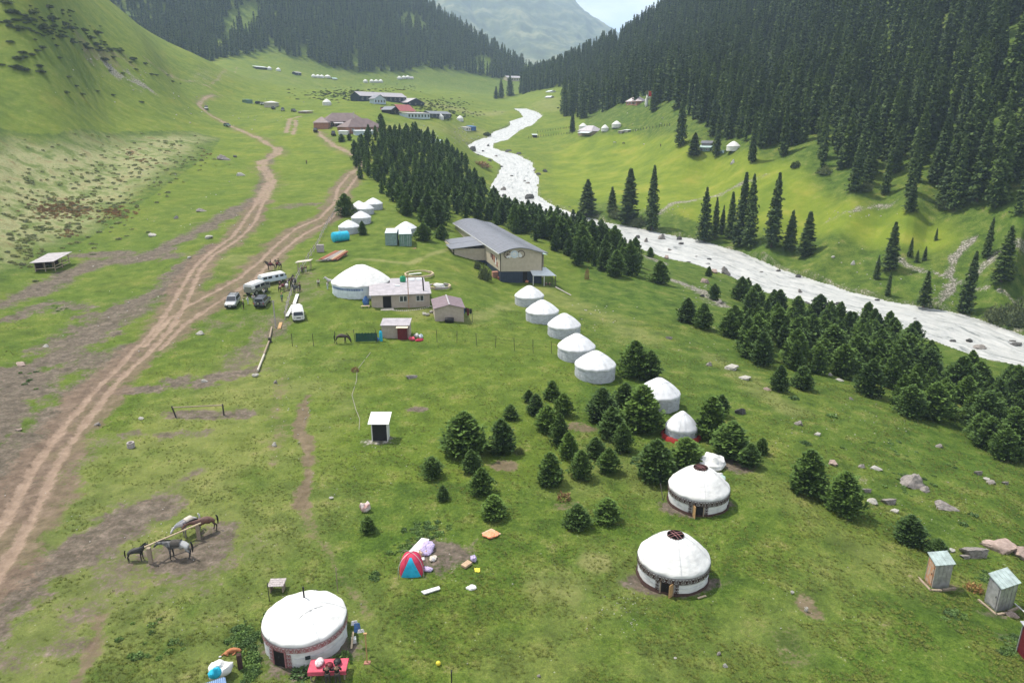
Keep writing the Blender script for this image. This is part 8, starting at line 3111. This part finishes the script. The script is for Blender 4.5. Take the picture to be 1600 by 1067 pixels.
for u, v, su, sv, n_ in cl:
    for _ in range(n_):
        uu, vv = g.gauss(u, su * .55), g.gauss(v, sv * .55)
        p = hit(uu, vv)
        if p is None or inpoly(np.array([p.x]), np.array([p.y]), RPOLY)[0]:
            continue
        s_ = g.uniform(.7, 2.0) * m_per_px(p) * (1.0 if v > 500 else 1.3)
        peb.append((p, s_))
sv_, sf_ = [], []
mbp = MB()
for p, s_ in peb:
    mbp.ball((p.x, p.y, p.z + s_ * .12), (s_ * .6, s_ * .5, s_ * .4), 6, 4, jit=.22, rn=g)
o = mbp.build('pebbles', K['rockpale'])
tag(o, 'small pale stones strewn over the pasture', kind='stuff')


# low fences across the river
for px_, lab in [([(826, 217), (845, 214), (865, 212), (885, 210), (897, 209)], 'row of low stakes between the river hut and the grey roofed farmhouse'), ([(840, 208), (860, 205), (880, 202), (893, 200)], 'upper row of stakes left of the grey roofed farmhouse'), ([(985, 207), (1005, 203), (1030, 199), (1050, 196)], 'faint fence running right from the wood stores across the river')]:
    A = hit(*px_[0])
    t = thing('stake_fence', lab, 'fence', A)
    pm = None
    for (u0, v0), (u1, v1) in zip(px_[:-1], px_[1:]):
        for k in range(5):
            p = hit(u0 + (u1 - u0) * k / 5, v0 + (v1 - v0) * k / 5) - A
            if pm is None:
                pm = MB().box((0, 0, .6), (.28, .28, 1.5)).build('stake', K['iron'], t)
                o = pm
            else:
                o = link(pm.copy(), t)
            o.location = p


# ------------------------------------------------------------------ shrubs and weeds
def bush_mesh(name, seed, n=420, flat=.7, c=None, sl=.16, sw=.06, core=True):
    gg = np.random.default_rng(seed)
    d = gg.normal(0, 1, (n, 3))
    d[:, 2] = np.abs(d[:, 2])
    d /= np.linalg.norm(d, axis=1, keepdims=True)
    lum = 1 + .22 * np.sin(d[:, 0] * 5 + seed) * np.cos(d[:, 1] * 4)
    P = d * (gg.uniform(.62, 1, n) * lum)[:, None] * np.array([1, 1, flat])
    D = d + gg.normal(0, .5, (n, 3))
    D /= np.linalg.norm(D, axis=1, keepdims=True)
    S = np.cross(D, gg.normal(0, 1, (n, 3)))
    S /= np.linalg.norm(S, axis=1, keepdims=True)
    l_ = sl * gg.uniform(.7, 1.4, n)[:, None]
    w_ = sw * gg.uniform(.7, 1.4, n)[:, None]
    V = np.stack([P - D * l_ * .4, P + S * w_, P + D * l_ * .6, P - S * w_], 1).reshape(-1, 3)
    q = np.arange(n * 4).reshape(n, 4)
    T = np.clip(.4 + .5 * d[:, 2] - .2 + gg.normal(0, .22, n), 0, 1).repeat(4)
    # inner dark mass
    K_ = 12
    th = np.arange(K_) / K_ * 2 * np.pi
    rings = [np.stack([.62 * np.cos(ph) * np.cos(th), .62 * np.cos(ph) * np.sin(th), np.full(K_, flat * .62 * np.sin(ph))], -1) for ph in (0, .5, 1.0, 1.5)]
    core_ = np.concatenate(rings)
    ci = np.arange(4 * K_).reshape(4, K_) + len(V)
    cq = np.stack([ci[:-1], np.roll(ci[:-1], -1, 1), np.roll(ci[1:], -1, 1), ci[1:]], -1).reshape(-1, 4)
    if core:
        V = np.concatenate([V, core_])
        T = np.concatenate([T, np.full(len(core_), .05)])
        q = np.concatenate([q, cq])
    tri = np.concatenate([q[:, [0, 1, 2]], q[:, [0, 2, 3]]])
    return mesh_np(name, V, tri, [c], smooth=False, attrs={'tint': np.stack([T, T, T, np.ones_like(T)], -1)})


M_jun = needle_mat('juniper_leaves', (.035, .055, .022), (.085, .115, .042))
M_wil = needle_mat('willow_leaves', (.050, .070, .030), (.13, .16, .075))
M_weed = needle_mat('leafy_weeds', (.055, .105, .028), (.15, .25, .08))
M_dry = needle_mat('dry_weeds', (.17, .10, .05), (.33, .21, .11))
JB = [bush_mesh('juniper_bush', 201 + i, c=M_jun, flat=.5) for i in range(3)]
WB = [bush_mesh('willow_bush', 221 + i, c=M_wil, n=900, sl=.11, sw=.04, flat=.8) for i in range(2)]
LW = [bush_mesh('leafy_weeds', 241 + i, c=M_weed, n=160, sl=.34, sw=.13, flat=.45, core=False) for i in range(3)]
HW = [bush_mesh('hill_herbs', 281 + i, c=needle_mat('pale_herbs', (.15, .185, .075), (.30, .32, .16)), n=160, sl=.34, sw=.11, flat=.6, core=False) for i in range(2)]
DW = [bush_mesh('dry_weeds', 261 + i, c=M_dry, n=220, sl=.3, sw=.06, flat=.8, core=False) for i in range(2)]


def bush(name, label, u, v, wpx, hpx, mesh, group=None, cat='bush'):
    p = hit(u, v)
    if p is None:
        return
    mp_ = m_per_px(p)
    o = link(bpy.data.objects.new(name, mesh))
    o.location = (p.x, p.y, p.z - .05)
    o.scale = (wpx * mp_ / 2, wpx * mp_ / 2 * .9, max(.2, hpx * mp_ * 1.1))
    o.rotation_euler = (0, 0, rnd.uniform(0, 6))
    return tag(o, label, cat, group)


JP = [(16, 66, 12), (65, 75, 15), (35, 83, 14), (49, 86, 13), (28, 92, 18), (38, 90, 12), (92, 91, 10), (26, 106, 20), (38, 110, 18), (63, 113, 16), (61, 104, 14), (106, 121, 11), (162, 94, 17), (103, 145, 12), (127, 148, 12), (151, 143, 9), (176, 149, 8), (135, 76, 14), (112, 67, 16), (176, 90, 10), (206, 93, 12), (203, 98, 8), (226, 100, 10), (212, 109, 8), (191, 115, 8), (208, 92, 11), (171, 111, 7), (244, 118, 9), (236, 117, 10), (261, 118, 6), (269, 128, 8), (281, 131, 5), (221, 160, 9), (57, 80, 12), (87, 72, 10), (3, 102, 10), (118, 135, 9), (66, 45, 24), (95, 58, 18), (50, 20, 20), (80, 30, 22), (20, 20, 22), (110, 45, 20), (140, 60, 18), (30, 45, 20), (100, 38, 16), (130, 48, 16), (75, 12, 18), (150, 70, 16), (10, 5, 20), (170, 78, 14), (185, 80, 16), (150, 52, 18), (45, 32, 18)]
JL = ['low dark juniper bush high on the crest of the left hillside', 'low dark juniper bush in the band below the crest of the left hillside', 'low dark juniper bush standing lowest on the open left slope']
for u, v, w_ in JP:
    bush('juniper_bush', JL[0 if v < 62 else 1 if v < 100 else 2], u, v, w_ * 1.15, w_ * .42, rnd.choice(JB), 'juniper bushes ' + ('on the crest' if v < 62 else 'below the crest' if v < 100 else 'low on the slope'))
bush('willow_bush', 'large round grey green willow bush at the right edge of the river bank', 1588, 506, 62, 46, WB[0])
bush('willow_bush', 'smaller willow bush left of the large one on the far river bank', 1555, 498, 40, 24, WB[1])
bush('willow_bush', 'grey green bush between the two stout spruces on the far bank', 963, 340, 28, 16, WB[0])
bush('willow_bush', 'low bush at the foot of the broad split spruce on the far bank', 1000, 352, 36, 16, WB[1])
bush('willow_bush', 'small round bush on the bright meadow under the forest', 1243, 262, 17, 17, JB[0])
bush('willow_bush', 'grey bush under the trees at the left end of the hillside forest', 1288, 272, 26, 14, WB[0])
bush('willow_bush', 'grey bush at the forest foot right of the pale green spruce', 1475, 325, 30, 18, WB[1])
bush('willow_bush', 'grey bush at the forest foot above the meadow path', 1352, 298, 24, 16, WB[0])
bush('garden_bush', 'leafy yellow green bushes growing against the hall base, lower clump', 757, 437, 22, 26, WB[0])
bush('garden_bush', 'leafy bush against the hall base, upper clump', 746, 420, 14, 14, WB[1])
bush('river_bush', 'round green bush on the left bank of the upper river', 761, 212, 14, 9, JB[1])
bush('river_bush', 'low brown green bush on the left bank above the plantation', 755, 262, 30, 8, DW[0])
bush('dry_plant', 'tall dry yellow plant on the slope right of the hall', 917, 437, 8, 20, DW[1], cat='plant')
bush('dry_plant', 'small brown plant on the hose above the black outhouse', 555, 580, 13, 9, DW[0], cat='plant')
bush('dry_plant', 'brown leafy tuft on the lawn above the two low spruces', 881, 780, 26, 14, DW[1], cat='plant')
bush('grey_bush', 'grey twiggy heap left of the wide cone shaped spruce', 812, 708, 16, 12, WB[1], cat='plant')
bush('dry_plant', 'red brown plants on the slope between the plantation and the river', 750, 258, 26, 7, DW[1], cat='plant')
for k, (u, v) in enumerate([(1588, 868), (1505, 820), (1520, 806), (1258, 693), (1300, 651), (1415, 745), (1240, 623)]):
    bush('weed_clump', ['yellow green weed clump beside the pink outcrop', 'weed clump in the middle of the slope above the rounded boulder', 'upper weed clump above the rounded boulder', 'weed clump on the left part of the right slope', 'weed clump below the riverside plantation', 'weed clump left of the largest boulder', 'weed clump under the small rounded spruce'][k], u, v, 18, 8, LW[k % 3], cat='weeds')
bush('weed_clump', 'dark green leafy weeds at the right foot of the nearest yurt', 535, 1032, 34, 22, LW[0], cat='weeds')
bush('weed_clump', 'leafy weeds between the nearest yurt and the rose table', 470, 1052, 40, 14, LW[1], cat='weeds')
bush('weed_clump', 'leafy weeds at the left foot of the nearest yurt', 416, 1000, 20, 26, LW[2], cat='weeds')
bush('weed_clump', 'brown plants in the bed beside the orange cloth at the tin toilets', 1520, 922, 30, 16, DW[0], cat='weeds')

# stands of weeds and coarse herbs that nobody could count
def weed_field(name, label, clusters, protos, size, seed):
    gg = random.Random(seed)
    pts = []
    for u, v, su, sv, n_ in clusters:
        for _ in range(n_):
            p = hit(gg.gauss(u, su * .5), gg.gauss(v, sv * .5))
            if p is None:
                continue
            s_ = gg.uniform(*size)
            pts.append((p.x, p.y, p.z - .02, s_, gg.uniform(.8, 1.3)))
    return instance_group(name, pts, protos, label)


weed_field('leafy_weeds', 'patches of broad leaved weeds in the grass of the camp', [(385, 995, 26, 22, 90), (395, 1040, 14, 30, 50), (420, 965, 8, 10, 14), (670, 830, 30, 14, 50), (640, 855, 26, 14, 50), (1580, 1010, 24, 20, 50), (1490, 965, 16, 12, 16), (585, 900, 8, 8, 12), (1540, 900, 20, 14, 20), (250, 1000, 60, 40, 16), (360, 470, 40, 10, 10), (95, 483, 18, 6, 12), (1440, 740, 60, 40, 30), (1380, 690, 60, 40, 24), (40, 590, 20, 20, 10)], LW, (.12, .34), 5)
weed_field('hill_herbs', 'rough tall herbs covering the foot of the left hillside', [(100, 320, 110, 60, 260), (200, 260, 120, 50, 180), (40, 380, 50, 50, 90), (290, 240, 50, 24, 50)], HW, (.3, .8), 6)
weed_field('red_dock', 'rust brown dock plants in the rough grass of the left hillside', [(100, 328, 50, 16, 300), (180, 333, 30, 10, 120), (200, 240, 14, 8, 20), (225, 250, 16, 8, 24), (320, 243, 8, 6, 14), (105, 365, 18, 10, 30)], DW, (.25, .55), 8)
weed_field('scrub', 'dark scrub dots on the stony slope behind the lodges', [(520, 148, 60, 10, 150), (560, 146, 30, 8, 90), (680, 165, 60, 10, 160), (700, 178, 60, 8, 90), (600, 140, 60, 6, 50)], JB, (.6, 1.3), 9)
weed_field('hill_scrub', 'small dark scrub on the crest of the left hill', [(90, 45, 50, 22, 70), (150, 75, 40, 10, 30), (40, 30, 40, 20, 40)], JB, (.7, 1.4), 10)


# short grass tufts over the near pasture
def tuft_mesh(seed, m):
    gg = np.random.default_rng(seed)
    n = 16
    a = gg.uniform(0, 6.28, n)
    r_ = gg.uniform(0, .5, n)
    b0 = np.stack([r_ * np.cos(a), r_ * np.sin(a), np.zeros(n)], -1)
    a2 = a + gg.normal(0, .8, n)
    tip = b0 + np.stack([.45 * np.cos(a2), .45 * np.sin(a2), gg.uniform(.45, 1.0, n)], -1)
    sd_ = np.stack([-np.sin(a2), np.cos(a2), np.zeros(n)], -1) * .10
    V = np.stack([b0 - sd_, b0 + sd_, tip], 1).reshape(-1, 3)
    T = np.tile([.1, .1, .9], n) * gg.uniform(.5, 1, n).repeat(3)
    return mesh_np('tuft', V, np.arange(3 * n).reshape(n, 3), [m], smooth=False, attrs={'tint': np.stack([T, T, T, np.ones_like(T)], -1)})


M_gr = needle_mat('grass_blades', (.10, .135, .026), (.190, .215, .060), .3)
gg = np.random.default_rng(99)
n_ = 150000
ya = np.exp(gg.uniform(math.log(30), math.log(125), n_))
xa = gg.uniform(-.95, .95, n_) * ya
ja = np.clip(((xa / ya + 1.3) / 2.6 * (NA - 1)).astype(int), 0, NA - 1)
ia = np.clip(((np.log(ya) - gs[0]) / (gs[-1] - gs[0]) * (NS - 1)).astype(int), 0, NS - 1)
bare = np.maximum.reduce([M_dirt[ia, ja], M_rut[ia, ja], M_tan[ia, ja], M_gravel[ia, ja]])
ok = (fbm(xa / 2.5, ya / 2.5, 3, 98) + gg.normal(0, .08, n_) > .0) & (bare < .3) & (gg.random(n_) > bare * 2)
xa, ya, ia, ja = xa[ok], ya[ok], ia[ok], ja[ok]
za = GZ[ia, ja]
instance_group('grass_tufts', [(xa[i], ya[i], za[i] - .03, .08 + .08 * gg.random(), gg.uniform(.9, 1.6)) for i in range(len(xa))], [tuft_mesh(s_, M_gr) for s_ in range(4)], 'short uneven grass tufts of the grazed pasture')

# ------------------------------------------------------------------ the sunlit mountain closing the valley
def far_mountain(name, base, ridge, seed, m, rows=150, cols=260, rough=70, kind='structure'):
    """base and ridge: (u, v, Y) polylines; the slope between them is folded into gullies"""
    b_ = resample([p_at(*p) for p in base], cols)
    r_ = resample([p_at(*p) for p in ridge], cols)
    t = np.linspace(-.15, 1.12, rows)[:, None, None]
    P = b_[None] * (1 - t) + r_[None] * t
    tt_ = t[..., 0]
    over = np.clip(tt_ - 1, 0, 1)
    P[..., 2] -= over * .9 * np.linalg.norm((r_ - b_), axis=1)[None]
    P[..., 1] += over * 1500
    s_ = np.arange(cols)[None] / cols
    env = np.clip(tt_ * 3, 0, 1)
    gul = np.abs(vnoise(s_ * 13 + .6 * np.sin(tt_ * 3), tt_ * 1.3, seed)) * 2 - .5
    P[..., 2] += env * rough * gul * (1 - .85 * np.clip(tt_, 0, 1))
    P[..., 2] += env * rough * .35 * fbm(s_ * 40, tt_ * 16, 4, seed + 3)
    i = np.arange(rows * cols).reshape(rows, cols)
    q = np.stack([i[:-1, :-1], i[:-1, 1:], i[1:, 1:], i[1:, :-1]], -1).reshape(-1, 4)
    o = link(bpy.data.objects.new(name, mesh_np(name, P.reshape(-1, 3), q, [m])))
    tag(o, kind=kind)
    return P


def mountain_mat():
    m = bpy.data.materials.new('sun_patched_slope')
    m.use_nodes = True
    nt = m.node_tree
    L = nt.links.new
    b = nt.nodes['Principled BSDF']
    b.inputs['Roughness'].default_value = .95
    tc = N(nt, 'ShaderNodeTexCoord')
    mp = N(nt, 'ShaderNodeMapping')
    mp.inputs['Scale'].default_value = (1, 1, .35)
    L(tc.outputs['Object'], mp.inputs['Vector'])
    n1 = N(nt, 'ShaderNodeTexNoise', Scale=.009, Detail=8.0, Roughness=.68)
    L(mp.outputs['Vector'], n1.inputs['Vector'])
    cr = N(nt, 'ShaderNodeValToRGB')
    e = cr.color_ramp.elements
    e[0].position, e[0].color = .40, (.025, .040, .022, 1)
    e[1].position, e[1].color = .64, (.15, .155, .08, 1)  # pale stop paints sunlit patches into the slope colour
    x = e.new(.50)
    x.color = (.050, .072, .035, 1)
    L(n1.outputs['Fac'], cr.inputs['Fac'])
    L(cr.outputs['Color'], b.inputs['Base Color'])
    return m


MM = mountain_mat()
far_mountain('mountain', [(380, 120, 2300), (640, 125, 2400), (780, 118, 2500), (880, 110, 2600), (1010, 100, 2800)], [(330, -60, 4300), (640, -55, 4400), (800, -50, 4500), (892, -6, 4500), (925, 24, 4500), (968, 56, 4500), (1020, 100, 4500)], 900, MM, rough=130)

# ------------------------------------------------------------------ the air between: thin even haze
def haze_box():
    V = [(x, y, z) for z in (-45, 1250) for x, y in ((-5600, -120), (5600, -120), (5600, 6200), (-5600, 6200))]
    Qd = [(0, 3, 2, 1), (4, 5, 6, 7), (0, 1, 5, 4), (1, 2, 6, 5), (2, 3, 7, 6), (3, 0, 4, 7)]
    m = bpy.data.materials.new('air')
    m.use_nodes = True
    nt = m.node_tree
    nt.nodes.remove(nt.nodes['Principled BSDF'])
    vol = N(nt, 'ShaderNodeVolumePrincipled')
    vol.inputs['Color'].default_value = (.60, .77, 1.0, 1)
    vol.inputs['Density'].default_value = HAZE
    vol.inputs['Anisotropy'].default_value = .0
    nt.links.new(vol.outputs['Volume'], nt.nodes['Material Output'].inputs['Volume'])
    o = link(bpy.data.objects.new('haze', mesh_np('haze', V, Qd, [m], smooth=False)))
    tag(o, kind='stuff')


HAZE = 0.00016
haze_box()
